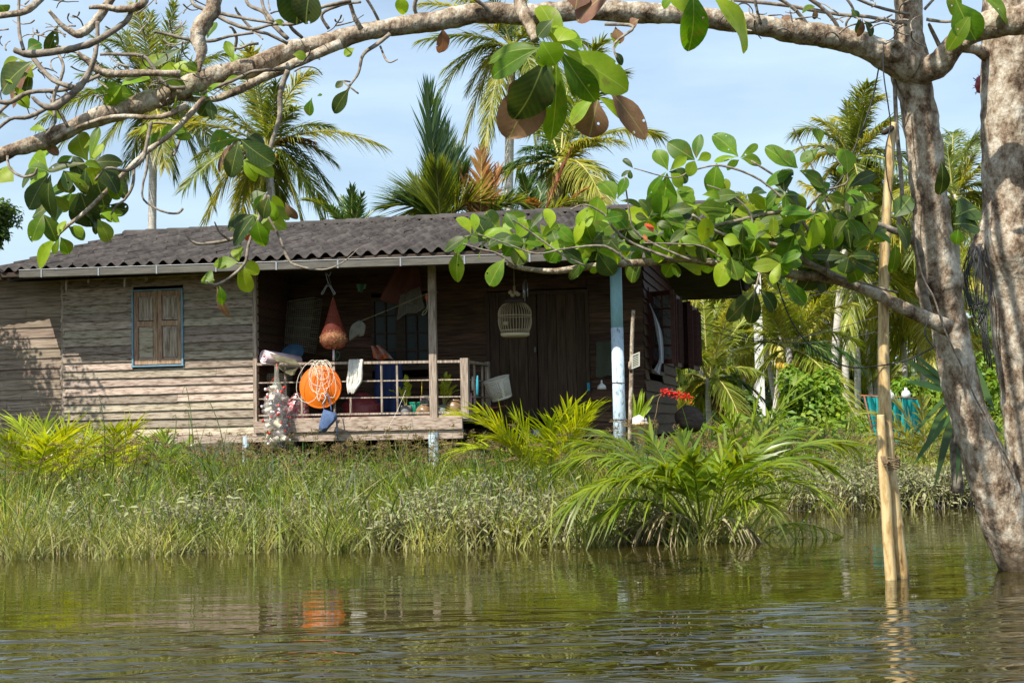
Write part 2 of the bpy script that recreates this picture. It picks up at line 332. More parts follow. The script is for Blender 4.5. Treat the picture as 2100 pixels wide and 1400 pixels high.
M['palmg'] = mat('grove_leaflet', [(.13,.18,.015),(.30,.32,.04)], .6, (1,1,1), .42, 0, rnd=.35, transl=.4, tcol=(2.0,1.8,.6)); M['palmgy'] = mat('yellow_grove_leaflet', [(.28,.29,.03),(.58,.52,.10)], .6, (1,1,1), .42, 0, rnd=.3, transl=.4, tcol=(1.7,1.5,.6))  # brighter copies of the palm leaflets, sunlit haze put into their colour
M['palmb'] = mat('dry_orange_frond', [(.38,.20,.04),(.6,.36,.09)], 2, (1,1,1), .6, 0, rnd=.3, transl=.35, tcol=(1.4,1.1,.7))
M['palmr'] = mat('dry_red_frond', [(.14,.035,.015),(.24,.075,.025)], 2, (1,1,1), .6, 0, rnd=.3, transl=.3, tcol=(1.4,1.1,.7))
M['palmd'] = mat('deep_green_leaflet', [(.03,.075,.02),(.08,.14,.03)], 1.2, (1,1,1), .4, 0, rnd=.3, transl=.3, tcol=(2,1.9,.6))
M['rachis'] = mat('frond_rib', [(.30,.30,.06),(.45,.40,.12)], 3, (1,1,1), .5)
M['nipa'] = mat('swamp_palm_leaflet', [(.24,.33,.008),(.50,.54,.02)], 1.5, (1,1,1), .36, 0, rnd=.3, transl=.4, tcol=(2.0,1.7,.5), dirt=((.30,.29,.12), .10, .4, .45))
M['nipad'] = mat('dark_swamp_palm_leaflet', [(.09,.15,.008),(.25,.32,.018)], 1.5, (1,1,1), .36, 0, rnd=.35, transl=.4, tcol=(2.1,1.9,.5), dirt=((.30,.29,.17), .08, .3, .5))
M['grass'] = mat('bank_grass', [(.045,.095,.005),(.165,.215,.012),(.40,.37,.05)], 1.6, (1,1,1), .6, 0, rnd=.55, transl=.35, tcol=(1.7,1.6,.7), dirt=((.45,.40,.20), .06, .38, .42))
M['sedge'] = mat('sedge_umbel', [(.16,.11,.04),(.30,.22,.09)], 3, (1,1,1), .8, 0, rnd=.3, transl=.3)
M['herb'] = mat('mud_dusted_leaf', [(.07,.12,.02),(.20,.24,.05)], 3, (1,1,1), .65, 0, rnd=.6, transl=.25, tcol=(1.6,1.5,.8), dirt=((.46,.43,.27), .2, .7, .6))
M['bushg'] = mat('bush_leaf', [(.10,.20,.015),(.28,.38,.03)], .8, (1,1,1), .5, 0, rnd=.35, transl=.4, tcol=(1.8,1.7,.5))
M['bushd'] = mat('dark_bush_leaf', [(.05,.10,.015),(.13,.19,.03)], .5, (1,1,1), .5, 0, rnd=.35, transl=.3, tcol=(1.8,1.7,.6))
M['mud'] = mat('bank_mud', [(.06,.05,.03),(.15,.13,.07)], 1.5, (1,1,1), .9, .4)
# ================= ground, water =================
def sstep(x, a, b):
    t = np.clip((x - a) / (b - a), 0, 1); return t * t * (3 - 2 * t)
def shore(X): return 12.95 + 4.0 * sstep(X, 1.6, 3.5) + .12 * np.sin(X * 2.3) + .07 * np.sin(X * 6.1 + 1)
def gz(X, Y):
    d = Y - shore(X)
    return np.where(d < 0, np.maximum(d * .45, -1.0), .32 * sstep(d, -.2, 4.5) + .3 * sstep(Y, 20, 36)) + .0 * X
gx = np.concatenate([np.linspace(-500, -20, 12), np.linspace(-18, 22, 90), np.linspace(26, 500, 12)])
gy = np.concatenate([np.linspace(-60, 8, 8), np.linspace(9, 30, 80), np.linspace(33, 60, 12), np.linspace(80, 900, 12)])
XX, YY = np.meshgrid(gx, gy); ZZ = gz(XX, YY) + .03 * np.sin(XX * 3) * np.cos(YY * 2.1)
nx = len(gx); V = np.stack([XX, YY, ZZ], -1).reshape(-1, 3)
ii = (np.arange(len(gy) - 1)[:, None] * nx + np.arange(nx - 1)[None, :]).reshape(-1)
g = MB(); g.add(V, np.stack([ii, ii + 1, ii + nx + 1, ii + nx], 1))
tag(g.build('ground', mat('earth', [(.02,.017,.009),(.05,.048,.018),(.09,.08,.035)], .8, rough=.95, bump=.5)), None, kind='structure')
wm = bpy.data.materials.new('pond_water'); wm.use_nodes = True; N = wm.node_tree.nodes; Lk = wm.node_tree.links; bs = N['Principled BSDF']
bs.inputs['Base Color'].default_value = (.034, .028, .005, 1); bs.inputs['Roughness'].default_value = .03; bs.inputs['IOR'].default_value = 1.38
ge = N.new('ShaderNodeNewGeometry')
prev = None
for (sx, sy, rot, dist, strg, det, seed) in ((.5, 2.0, .08, .008, 1.0, 2, 0), (1.6, 7.0, -.06, .0030, 1.0, 2, 7), (3.2, 12.0, .04, .0009, 1.0, 1, 3)):
    mp = N.new('ShaderNodeMapping'); mp.inputs['Scale'].default_value = (sx, sy, 1); mp.inputs['Rotation'].default_value = (0, 0, rot); mp.inputs['Location'].default_value = (seed, seed * 2, 0)
    nz = N.new('ShaderNodeTexNoise'); nz.inputs['Scale'].default_value = 1.0; nz.inputs['Detail'].default_value = det; nz.inputs['Roughness'].default_value = .45; nz.inputs['Distortion'].default_value = .4
    b = N.new('ShaderNodeBump'); b.inputs['Distance'].default_value = dist; b.inputs['Strength'].default_value = strg
    Lk.new(ge.outputs['Position'], mp.inputs[0]); Lk.new(mp.outputs[0], nz.inputs['Vector']); Lk.new(nz.outputs['Fac'], b.inputs['Height'])
    if prev: Lk.new(prev.outputs[0], b.inputs['Normal'])
    prev = b
mk = N.new('ShaderNodeTexNoise'); mk.inputs['Scale'].default_value = .22; mk.inputs['Detail'].default_value = 2; mm_ = N.new('ShaderNodeMapping'); mm_.inputs['Scale'].default_value = (.6, 1.6, 1); Lk.new(ge.outputs['Position'], mm_.inputs[0]); Lk.new(mm_.outputs[0], mk.inputs['Vector'])
sy_ = N.new('ShaderNodeSeparateXYZ'); Lk.new(ge.outputs['Position'], sy_.inputs[0]); mr1 = N.new('ShaderNodeMapRange'); mr1.inputs[1].default_value = 9.8; mr1.inputs[2].default_value = 6.3; mr1.inputs[3].default_value = -.2; mr1.inputs[4].default_value = .42; Lk.new(sy_.outputs['Y'], mr1.inputs[0])
ad_ = N.new('ShaderNodeMath'); ad_.operation = 'ADD'; Lk.new(mk.outputs['Fac'], ad_.inputs[0]); Lk.new(mr1.outputs[0], ad_.inputs[1]); mr2_ = N.new('ShaderNodeMapRange'); mr2_.inputs[1].default_value = .5; mr2_.inputs[2].default_value = .72; Lk.new(ad_.outputs[0], mr2_.inputs[0])
mp = N.new('ShaderNodeMapping'); mp.inputs['Scale'].default_value = (1.4, 4.4, 1); Lk.new(ge.outputs['Position'], mp.inputs[0]); nz = N.new('ShaderNodeTexNoise'); nz.inputs['Scale'].default_value = 1; nz.inputs['Detail'].default_value = 2; nz.inputs['Distortion'].default_value = .7; Lk.new(mp.outputs[0], nz.inputs['Vector']); b = N.new('ShaderNodeBump'); b.inputs['Distance'].default_value = .09; Lk.new(mr2_.outputs[0], b.inputs['Strength']); Lk.new(nz.outputs['Fac'], b.inputs['Height']); Lk.new(prev.outputs[0], b.inputs['Normal']); prev = b
Lk.new(prev.outputs[0], bs.inputs['Normal'])
wt = MB(); wt.add([(-500, -60, 0), (500, -60, 0), (500, 60, 0), (-500, 60, 0)], [[0, 1, 2, 3]])
tag(wt.build('water', wm), None, kind='structure')

# ================= house =================
house = thing('wooden_house', 'old stilted wooden house with grey plank walls and dark tiled roof on the far bank', 'house', (0, 0, 0), house=True)
def part(name, mb, m, parent=house, smooth=False, label=None):
    o = mb.build(name, m, parent, smooth=smooth)
    if label: o['label'] = label
    return o
zf = q(890, 859, 0).z                     # floor height
uL, uR = q(130, 700, 0).x, q(524, 700, 0).x
VB = 1.75                                # recessed wall plane
uE = q(1320, 700, VB).x                  # far right corner of the wall
zb = q(300, 893, 0).z; zt = q(300, 560, 0).z + .25
def planks(mb, u0, u1, z0, z1, v, h=.122, gaps=(), m=0, lean=.036, axis='u', th=.018):
    n = int(math.ceil((z1 - z0) / h))
    for i in range(n):
        za = z0 + i * h; zc = min(za + h + .012, z1 + .01)
        segs = [(u0, u1)]
        for (ga, gb, gc, gd) in gaps:
            ns = []
            for a, b in segs:
                if zc > gc + .02 and za < gd - .02 and ga < b and gb > a:
                    if ga > a: ns.append((a, ga))
                    if gb < b: ns.append((gb, b))
                else: ns.append((a, b))
            segs = ns
        for a, b in segs:
            cuts = [a]
            if b - a > 1.6 and random.random() < .45: cuts.append(random.uniform(a + .6, b - .5))
            cuts.append(b)
            for c0, c1 in zip(cuts[:-1], cuts[1:]):
                j = random.uniform(-.006, .006); jj = random.uniform(-.006, .006); nsub = max(2, int((c1 - c0) / .25)); V = []
                for k in range(nsub + 1):
                    uu = c0 + .002 + (c1 - c0 - .004) * k / nsub; e = random.uniform(-.0035, .0035)
                    zl = za + j + (jj - j) * k / nsub + e; o = random.uniform(-.002, .002)
                    for (vv, zz) in ((v - lean + o, zl), (v - .004, zc), (v - .004 + th, zc), (v - lean + th + o, zl)):
                        V.append((uu, vv, zz) if axis == 'u' else (vv2(vv, v), uu, zz))
                f = []
                for k in range(nsub):
                    for r_ in range(4):
                        r2 = (r_ + 1) % 4; f.append([k*4+r_, (k+1)*4+r_, (k+1)*4+r2, k*4+r2])
                f += [[0, 1, 2, 3], [nsub*4+3, nsub*4+2, nsub*4+1, nsub*4]]
                mb.add(V, f, m)
def vv2(vv, v): return v + (v - vv)      # side walls face +u
# front left room wall with a hole for the window
wl, wtp = q(274, 598, 0), q(274, 598, 0).z; wr = q(377, 745, 0); wbz = wr.z
W0, W1 = wl.x, wr.x
mb = MB(); planks(mb, uL, uR, zb, zt, 0, gaps=[(W0, W1, wbz, wtp)])
part('wall', mb, M['plank'])
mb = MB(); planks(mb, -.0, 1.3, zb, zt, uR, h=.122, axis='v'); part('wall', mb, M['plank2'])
mb = MB(); mb.box((uL - .02, -.02, zb), (uL + .03, .04, zt)); part('corner_post', mb, M['post'])
mb = MB(); mb.box((uR - .03, -.035, zb), (uR + .03, .05, zt)); part('corner_post', mb, M['post'])
# window
win = MB()
t_ = .014
for a, b in (((W0 - .012, -.05, wbz - .01), (W0 + t_, .03, wtp)), ((W1 - t_, -.05, wbz - .02), (W1 + .012, .03, wtp)), ((W0 - .012, -.052, wtp), (W1 + .012, .03, wtp + .018)), ((W0 - .02, -.06, wbz - .035), (W1 + .02, .03, wbz - .012))): win.box(a, b)
wfr = part('window', win, M['bluetrim'], label='shuttered window with a pale blue frame')
mid = (W0 + W1) / 2
for a, b in ((W0 + t_ + .004, mid - .003), (mid + .003, W1 - t_ - .004)):
    s = MB(); z0, z1 = wbz + .0, wtp - .004; st = .06
    s.box((a, -.03, z0), (a + st, .004, z1)); s.box((b - st, -.03, z0), (b, .004, z1))
    for zc in (z0, z0 + (z1 - z0) * .52, z1 - .08): s.box((a + st, -.028, zc), (b - st, .003, zc + .075))
    sh_ = part('shutter', s, M['shutter'], wfr)
    for zz0_, zz1_ in ((z0 + .085, z0 + (z1 - z0) * .51), (z0 + (z1 - z0) * .62, z1 - .09)): s = MB(); s.box((a + st, -.004, zz0_ - .02), (b - st, .0, zz1_ + .02)); s.box((a + st + .022, -.016, zz0_ + .02), (b - st - .022, -.006, zz1_ - .02)); part('panel', s, M['plank'] if (a < mid - .1 and zz0_ < z0 + .1) else M['post'], sh_)
# left recessed annex wall
VA = .14
a0 = q(-60, 700, VA).x
mb = MB(); planks(mb, a0, uL - .0, q(60, 890, VA).z - .1, q(60, 572, VA).z + .02, VA, h=.155, lean=.024)
part('annex_wall', mb, mat('grey_brown_plank', [(.09,.06,.045),(.26,.20,.15),(.38,.31,.24)], 2.2, (1.2, 8, 20), .85, .5, rnd=.2, spec=.2), label='set-back plank wall in tree shade at the left end')
mb = MB(); planks(mb, 0, VA, zb, zt, uL - .02, axis='v'); 
for i in range(len(mb.v)): mb.v[i][:, 0] = 2 * (uL - .02) - mb.v[i][:, 0]
part('wall', mb, M['plank'])
# recessed veranda back walls
zeave = q(300, 540, -.85).z; zc = zeave + .12
bw0, bw1 = q(757, 600, VB + 0), q(884, 600, VB)
d0, d1 = q(1000, 600, VB).x, q(1203, 600, VB).x
ub0 = uR - .3
VW = VB - .0
gw0, gw1, gz0, gz1 = q(762, 620, VW).x, q(882, 620, VW).x, q(800, 757, VW).z, q(800, 610, VW).z
zfb = zf - .02
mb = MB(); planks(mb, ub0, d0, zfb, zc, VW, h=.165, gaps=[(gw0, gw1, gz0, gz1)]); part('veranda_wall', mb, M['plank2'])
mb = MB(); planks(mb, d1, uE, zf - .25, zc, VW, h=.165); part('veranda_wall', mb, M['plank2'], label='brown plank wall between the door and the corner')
# door of vertical boards (two leaves)
zd = q(1100, 605, VW).z
for k, (a, b) in enumerate(((d0 + .03, (d0 + d1) / 2 - .006), ((d0 + d1) / 2 + .006, d1 - .03))):
    s = MB(); n = 5
    for i in range(n):
        x0 = a + (b - a) * i / n; s.box((x0 + .003, VW - .035 + random.uniform(-.003, .003), zfb), (x0 + (b - a) / n - .003, VW - .005, zd))
    dd = part('door', s, M['vert'])
    if k == 0:
        h = MB(); h.box((b - .045, VW - .06, q(1100, 722, VW).z), (b - .015, VW - .037, q(1100, 712, VW).z)); part('latch', h, M['gutter'], dd)
mb = MB(); mb.box((d0 - .03, VW - .05, zfb), (d0 + .026, VW + .02, zd + .05)); mb.box((d1 - .026, VW - .05, zfb), (d1 + .03, VW + .02, zd + .05)); mb.box((d0 + .028, VW - .048, zd + .004), (d1 - .028, VW + .02, zd + .06)); part('door_frame', mb, M['vert'])
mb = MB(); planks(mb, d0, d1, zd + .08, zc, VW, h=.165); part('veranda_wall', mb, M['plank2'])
# back window with panes
fr = MB(); zm = (gz0 + gz1)
fr.box((gw0, VW - .03, gz0), (gw0 + .045, VW + .03, gz1)); fr.box((gw1 - .045, VW - .03, gz0), (gw1, VW + .03, gz1))
fr.box((gw0, VW - .032, gz1 - .05), (gw1, VW + .028, gz1 + .002)); fr.box((gw0, VW - .033, gz0 - .02), (gw1, VW + .028, gz0 + .05))
gm = (gw0 + gw1) / 2; fr.box((gm - .075, VW - .034, gz0 + .05), (gm + .075, VW + .028, gz1 - .05))
for c0, c1 in ((gw0 + .045, gm - .075), (gm + .075, gw1 - .045)):
    cm = (c0 + c1) / 2; fr.box((cm - .012, VW - .025, gz0 + .05), (cm + .012, VW + .01, gz1 - .05))
    for k in (1, 2, 3): z = gz0 + (gz1 - gz0) * k / 4; fr.box((c0, VW - .022, z - .012), (c1, VW + .008, z + .012))
bwn = part('window', fr, M['darkwood'], label='unlit glazed window at the back of the veranda')
p_ = MB(); p_.box((gw0 + .02, VW + .012, gz0 + .02), (gw1 - .02, VW + .018, gz1 - .02)); part('pane', p_, M['glass'], bwn)
# dark interior beyond and ceiling
VE = VB + 4.75
mb = MB(); mb.box((uL + .05, .06, zeave - .02), (uE - .05, VE - .1, zeave + .02)); part('ceiling', mb, M['darkwood'])
mb = MB(); nn = 26
for i in range(nn):
    v0 = -.02 + (VB) * i / nn * 1.0; mb.box((uR - .05, v0 + .002, zf - .04), (q(1290, 860, 0).x * 0 + q(962, 860, 0).x, v0 + VB / nn - .002, zf))
mb.box((q(962, 860, 0).x + .002, 1.0, zf - .3), (uE, VB, zf - .26)); part('floor', mb, M['plank'])
# right side wall with red gable boarding
VE = VB + 4.75
zred = q(1330, 610, VB).z
sw0v, sw1v = VB + .45, VB + 2.4
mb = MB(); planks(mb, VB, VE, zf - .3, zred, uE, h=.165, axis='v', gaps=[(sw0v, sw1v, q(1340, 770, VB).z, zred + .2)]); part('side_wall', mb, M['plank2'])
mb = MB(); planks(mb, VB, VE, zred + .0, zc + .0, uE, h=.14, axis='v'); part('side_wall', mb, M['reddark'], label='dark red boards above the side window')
mb = MB(); planks(mb, uL, uE, .15, zt, VE, h=.165); part('wall', mb, M['plank2'])  # carried to the ground as an added skirt, darkening the gap under the house
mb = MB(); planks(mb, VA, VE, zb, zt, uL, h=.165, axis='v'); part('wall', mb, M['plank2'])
# open casement shutters of the side window, swung out to +u
sw = thing_dummy = None
zs0, zs1 = q(1400, 757, VB + 1).z, q(1400, 600, VB + 1).z
s = MB(); x0 = uE + .03; zz0, zz1 = zs0, zs1
swin = MB(); swin.box((uE - .02, sw0v, zz0 - .05), (uE + .05, sw0v + .06, zz1 + .05)); swin.box((uE - .02, sw1v - .06, zz0 - .05), (uE + .05, sw1v, zz1 + .05)); swin.box((uE - .02, sw0v + .06, zz1), (uE + .048, sw1v - .06, zz1 + .06)); swin.box((uE - .02, sw0v + .06, zz0 - .06), (uE + .06, sw1v - .06, zz0))
swo = part('window', swin, M['reddark'], label='open side window with four dark shutters swung out')
def casement(px0, px1, py0, py1, va, vb, glazed):
    A = q(px0, py1, va); B = q(px1, py1, vb); A2 = q(px0, py0, va); B2 = q(px1, py0, vb); s = MB()
    A2.x = A.x; B2.x = B.x
    zlo, zhi = A.z, A2.z
    def at(t, z): return Vector((A.x + (B.x - A.x) * t, va + (vb - va) * t, z))
    wd = .05; L = (at(1, 0) - at(0, 0)).length; e = .055 / L
    for t0, t1 in ((0, e), (1 - e, 1)): s.beam(at((t0 + t1) / 2, zlo), at((t0 + t1) / 2, zhi), .06, .035)
    for z in (zlo + .04, zhi - .04): s.beam(at(e, z), at(1 - e, z), .033, .07)
    if glazed:
        s.beam(at(.5, zlo + .07), at(.5, zhi - .07), .026, .026)
        for k in (1, 2, 3): z = zlo + (zhi - zlo) * k / 4; s.beam(at(e, z), at(1 - e, z), .024, .024)
    else:
        for k in range(4): t0 = e + (1 - 2 * e) * (k + .5) / 4; s.beam(at(t0, zlo + .07), at(t0, zhi - .07), L * (1 - 2 * e) / 4 - .004, .014)
    c = part('shutter', s, M['reddark'], swo)
    if glazed:
        g_ = MB(); a = at(e, zlo + .06); b = at(1 - e, zlo + .06); n_ = (b - a).cross(Vector((0, 0, 1))).normalized() * .003
        g_.prism([a - n_, b - n_, b - n_ + Vector((0, 0, zhi - zlo - .12)), a - n_ + Vector((0, 0, zhi - zlo - .12))], n_ * 2); part('pane', g_, GL, c)
GL = mat('clear_pane', [(.12,.14,.15)], 2, rough=.05, alpha=.55, spec=.8)
casement(1337, 1385, 598, 748, VB + .5, VB + .25, True)
casement(1386, 1397, 602, 752, VB + .3, VB + .9, False)
casement(1399, 1418, 620, 757, VB + 1.9, VB + 1.6, False)
casement(1419, 1432, 625, 757, VB + 1.6, VB + 2.4, False)
# beams, stilts
ux = q(950, 860, 0).x
mb = MB(); A = q(505, 862, -.04); 

b1t, b1b = q(700, 860, -.05).z, q(700, 884, -.05).z; b2b = q(700, 903, -.02).z
mb.box((uR, -.07, b1b), (ux, -.015, b1t)); part('floor_beam', mb, M['plank'])
mb = MB(); mb.box((uL - .02, -.035, b2b), (ux, .015, b1b - .006)); part('floor_beam', mb, M['plank'])
for v in (.06, 1.75, 3.6, 5.4): mb = MB(); mb.box((uL, v, b2b), (uE if v > 1 else ux, v + .08, b1b - .01)); part('floor_beam', mb, M['darkwood'])
for px, r, v in ((503, .055, -.02), (888, .075, -.06), (300, .06, 1.6), (700, .06, 1.7), (1100, .07, 1.7), (1310, .06, 1.75), (60, .06, 1.2), (200, .06, 3.4), (600, .06, 3.4), (1000, .06, 3.4), (1300, .06, 3.6)):
    u = q(px, 880, v).x; s = MB(); s.tube([(u, v + .03, -.1), (u, v + .03, b1b - .04)], r, 12); part('stilt', s, M['whitepost'])
# veranda post and the painted post
s = MB(); a = q(891, 860, 0); s.box((a.x - .052, -.045, zf - .06), (a.x + .052, .045, q(891, 530, 0).z + .1), jit=.004); part('post', s, M['post'])
bp = q(1270, 850, .0); s = MB(); zsw = q(1262, 672, 0).z
s.tube([(bp.x, 0, zsw + .001), (bp.x - .0, 0, q(1260, 530, 0).z + .15)], .083, 20); 
pst = part('post', s, M['bluepost'], smooth=True, label='round post, blue at the top and paler below')
s = MB(); s.tube([(bp.x, 0, .1), (bp.x, 0, zsw)], .085, 24); part('lower_shaft', s, M['whitepost'], pst, smooth=True)  # lower part in a paler material than the blue top
for py in (785, 860): s = MB(); z = q(1270, py, 0).z; s.tube([(bp.x + .092 * math.cos(k * .5236), .092 * math.sin(k * .5236), z + .003 * math.sin(k)) for k in range(13)], .005, 5); part('wire', s, M['darkwood'], pst)
# railing
rail = MB(); uA = uR + .02; cx = q(954, 800, 0).x
def rl(pyl, pyr, hh, ww=.035, z1=None):
    zA, zB = q(525, pyl, 0).z, q(945, pyr, 0).z
    return zA, zB, hh
RZ = []
for pyl, pyr, hh, dd in ((747, 741, .035, .07), (785, 778, .017, .03), (818, 813, .017, .03), (852, 845, .026, .04)):
    zA, zB = q(525, pyl, 0).z, q(945, pyr, 0).z; RZ.append((zA + zB) / 2)
    rail.beam((uA, 0, zA), (cx, 0, zB), dd, hh); rail.beam((cx, 0, zB), (cx, VB - .3, zB), dd, hh)
ro = part('railing', rail, M['post'])
for px, t in ((586, 1), (619, 1), (686, 1), (719, 0), (783, 1), (815, 1)):
    u = q(px, 800, 0).x; s = MB(); s.box((u - .013, -.013, RZ[3] + .015), (u + .013, .013, (RZ[0] - .018) if t else RZ[2])); part('baluster', s, M['post'], ro)
for v in (.55, 1.05): s = MB(); s.box((cx - .013, v, RZ[3]), (cx + .013, v + .026, RZ[0] - .018)); part('baluster', s, M['post'], ro)
for u, v, w_ in ((cx, 0, .055), (cx, VB - .33, .03), (uA - .01, 0, .018)):
    s = MB(); s.box((u - w_, v - .05, zf - .0), (u + w_, v + .05, RZ[0] + .022)); part('baluster', s, M['post'], ro)
s = MB(); s.box((uR + .02, -.012, zf + .002), (ux, .012, zf + .055)); part('kick_board', s, M['plank'])
# roof
eL, eR = q(-8, 548, -.85).x, q(1462, 520, -.85).x
zeave = q(300, 540, -.85).z; VRi = 3.15
r0 = q(700, 452, VRi); zr = r0.z - .05; VBK = 2 * VRi + .75
def roof(side):
    mb = MB(); per = .2005; n = int((eR - eL) / per * 8); L = math.hypot(VRi + .85, zr - zeave); rows = 9
    dv = (VRi + .85) / rows; dz = (zr - zeave) / rows
    for r_ in range(rows):
        c = int(2 * round((eR - eL) / per / 2)); tw = per * 2
        nt_ = int(math.ceil((eR - eL) / tw))
        for t in range(nt_):
            j = random.uniform(-.004, .004); ja = random.uniform(-.012, .012); U = np.linspace(0, tw * 1.01, 15) + eL + t * tw; K = len(U); V = []
            for (a, off) in ((0, .0), (1.12, .0)):
                for uu in U:
                    zz = .036 * math.cos((uu - eL) / per * 2 * math.pi) + off
                    vv = -.85 + dv * (r_ + a) + ja * (a == 0); z = zeave + dz * (r_ + a) + (.026 if a == 0 else -.002) + zz + j
                    V.append((uu, vv if side > 0 else 2 * VRi - vv, z))
            for uu in U:
                V.append((uu, (lambda x: x if side > 0 else 2 * VRi - x)(-.85 + dv * r_ + ja), zeave + dz * r_ + .026 - .026 + j + .036 * math.cos((uu - eL) / per * 2 * math.pi)))
            f = []
            for k in range(K - 1):
                f.append([k, k + 1, K + k + 1, K + k]); f.append([2 * K + k, 2 * K + k + 1, k + 1, k])
            mb.add(V, f)
    return mb
rf = part('roof', roof(1), M['tile'], smooth=True)
part('roof', roof(-1), M['tile'], smooth=True)
mb = MB(); n = int((eR - eL) / .4)
for i in range(n):
    u0 = eL + i * .4; V = []; 
    for (uu, sc_) in ((u0, 1.12), (u0 + .42, .95)):
        for k in range(9):
            a = math.pi * (k / 8) ; V.append((uu, VRi - math.cos(a) * .16 * sc_, zr - .02 + math.sin(a) * .085 * sc_ + random.uniform(-.003, .003)))
    mb.add(V, [[k, k + 1, 9 + k + 1, 9 + k] for k in range(8)] + [])
part('ridge', mb, M['tile'], rf, smooth=True)
mb = MB()
for v_, z_ in ((-.82, zeave - .05), (1.2, 0), (VRi, zr - .14), (5.0, 0), (6.95, zeave - .07)):
    z_ = z_ or zeave + (zr - zeave) * (1 - abs(v_ - VRi) / (VRi + .85)) - .09; mb.box((eL + .05, v_, z_ - .05), (eR - .05, v_ + .06, z_ + .015))
for i in range(14):
    u = eL + .15 + (eR - eL - .3) * i / 13
    mb.beam((u, -.78, zeave - .10), (u, VRi, zr - .17), .05, .09); mb.beam((u, VRi, zr - .17), (u, VBK, zeave - .10), .05, .09)
for u in (eL + .03, eR - .03): mb.beam((u, -.8, zeave - .05), (u, VRi, zr - .05), .03, .16); mb.beam((u, VRi, zr - .05), (u, VBK, zeave - .06), .03, .16)
mb.box((eL + .04, VBK - .02, zeave - .11), (eR - .04, VBK + .01, zeave - .02)); part('rafter', mb, M['darkwood'])
mb = MB(); mb.box((eL + .03, -.70, zeave - .13), (eR - .03, -.67, zeave - .02)); part('fascia', mb, M['darkwood'])
# underside boarding so that no light leaks through the roof
mb = MB(); mb.add([(eL+.04, -.66, zeave-.16), (eR-.04, -.66, zeave-.16), (eR-.04, VRi, zr-.24), (eL+.04, VRi, zr-.24), (eR-.04, VBK, zeave-.16), (eL+.04, VBK, zeave-.16)], [[0,1,2,3],[3,2,4,5]]); part('roof_lining', mb, M['darkwood'])
# gable infill right
mb = MB(); mb.prism([(uE - .03, VB, zc), (uE - .03, VE, zc), (uE - .03, VRi + 1, zr - .3), (uE - .03, VRi - 1, zr - .3)], (.02, 0, 0)); part('gable', mb, M['reddark'])
mb = MB(); mb.prism([(uL + .03, .1, zc), (uL + .03, VE, zc), (uL + .03, VRi + 1, zr - .3), (uL + .03, VRi - 1, zr - .3)], (.02, 0, 0)); part('gable', mb, M['plank2'])
# gutter
gA = q(42, 555, -.86); gB = q(1000, 524, -.86); gC = gA + (gB - gA) * 1.42
def gut(p, r):
    s = MB(); h, dd = .1, .13
    prof = [(-.0, h * .0), (0, -h), (dd, -h), (dd, 0), (dd - .006, 0), (dd - .006, -h + .006), (.006, -h + .006), (.006, 0)]
    V = []
    for c in (p, r):
        for (a, b) in prof: V.append((c.x, c.y - dd * .3 + a, c.z + b))
    s.add(V, [[k, (k + 1) % 8, 8 + (k + 1) % 8, 8 + k] for k in range(8)]); return s
go = part('gutter', gut(gA, gC), M['gutter'])
s = MB(); dlt = Vector((0, -.045, .004)); s.tube([gA + dlt, gC + dlt], .005, 5); part('rim', s, M['guttin'], go)
for i in range(11):
    t = (i + .4) / 11; c = gA + (gC - gA) * t; s = MB(); s.box((c.x - .011, c.y - .048, c.z - .108), (c.x + .011, c.y - .040, c.z + .012)); s.box((c.x - .011, c.y - .05, c.z + .006), (c.x + .011, c.y + .1, c.z + .012)); part('bracket', s, M['guttin'], go)
for px, py, L in ((135, 572, .17), (180, 560, .14), (300, 564, .07), (255, 570, .13)):
    s = MB(); a = q(px, py, -.5); s.box((a.x - .012, -.5, a.z - L), (a.x + .012, -.47, a.z + .03)); part('hanging_strip', s, M['post'])
# annex roof, a rusty sheet at the far left
mb = MB(); A = q(-60, 573, -.2); B = q(62, 552, -.2); dz = .18
K = 24; V = []
for i in range(K + 1):
    t = i / K; u = A.x + (B.x - A.x) * t; z = A.z + (B.z - A.z) * t + .012 * math.cos(i * 1.6)
    V += [(u, -.35, z - .02), (u, 1.2, z + .22), (u, -.35, z - .05)]
mb.add(V, [[3*i, 3*i+3, 3*i+4, 3*i+1] for i in range(K)] + [[3*i+2, 3*i+5, 3*i+3, 3*i] for i in range(K)]); part('annex_roof', mb, mat('rusty_pale_sheet', [(.10,.06,.04),(.42,.33,.26),(.6,.52,.44)], 5, rough=.85, bump=.4), smooth=True)
# ================= things on and around the veranda =================
def circ(c, r, n=32, sx=1, sz=1): return [(c[0] + r * sx * math.cos(2*math.pi*k/n), c[1], c[2] + r * sz * math.sin(2*math.pi*k/n)) for k in range(n + 1)]
def hsolo(name, label, cat, mb, m, off, group=None, smooth=True): return solo(name, label, cat, mb, m, off, group, True, smooth)
# orange basin hung on the railing, open side outwards is its underside
c = q(655, 793, -.12); r = .305
orm = mat('orange_plastic', [(.85,.17,.008),(.93,.22,.012)], 3, rough=.38, bump=.03, transl=.15)
s = MB(); Mx = Matrix.Rotation(R(90), 4, 'X') @ Matrix.Rotation(R(5), 4, 'Y')
s.lathe([(0, .0), (r*.55, .002), (r*.60, .0), (r*.9, -.05), (r*.96, -.055), (r, -.05), (r*1.01, -.062), (r*.97, -.066), (r*.9, -.058), (r*.6, -.012), (0, -.01)], 48, 0, tuple(c), Mx)
hsolo('basin', 'round orange plastic basin hung on the veranda railing', 'basin', s, orm, c)
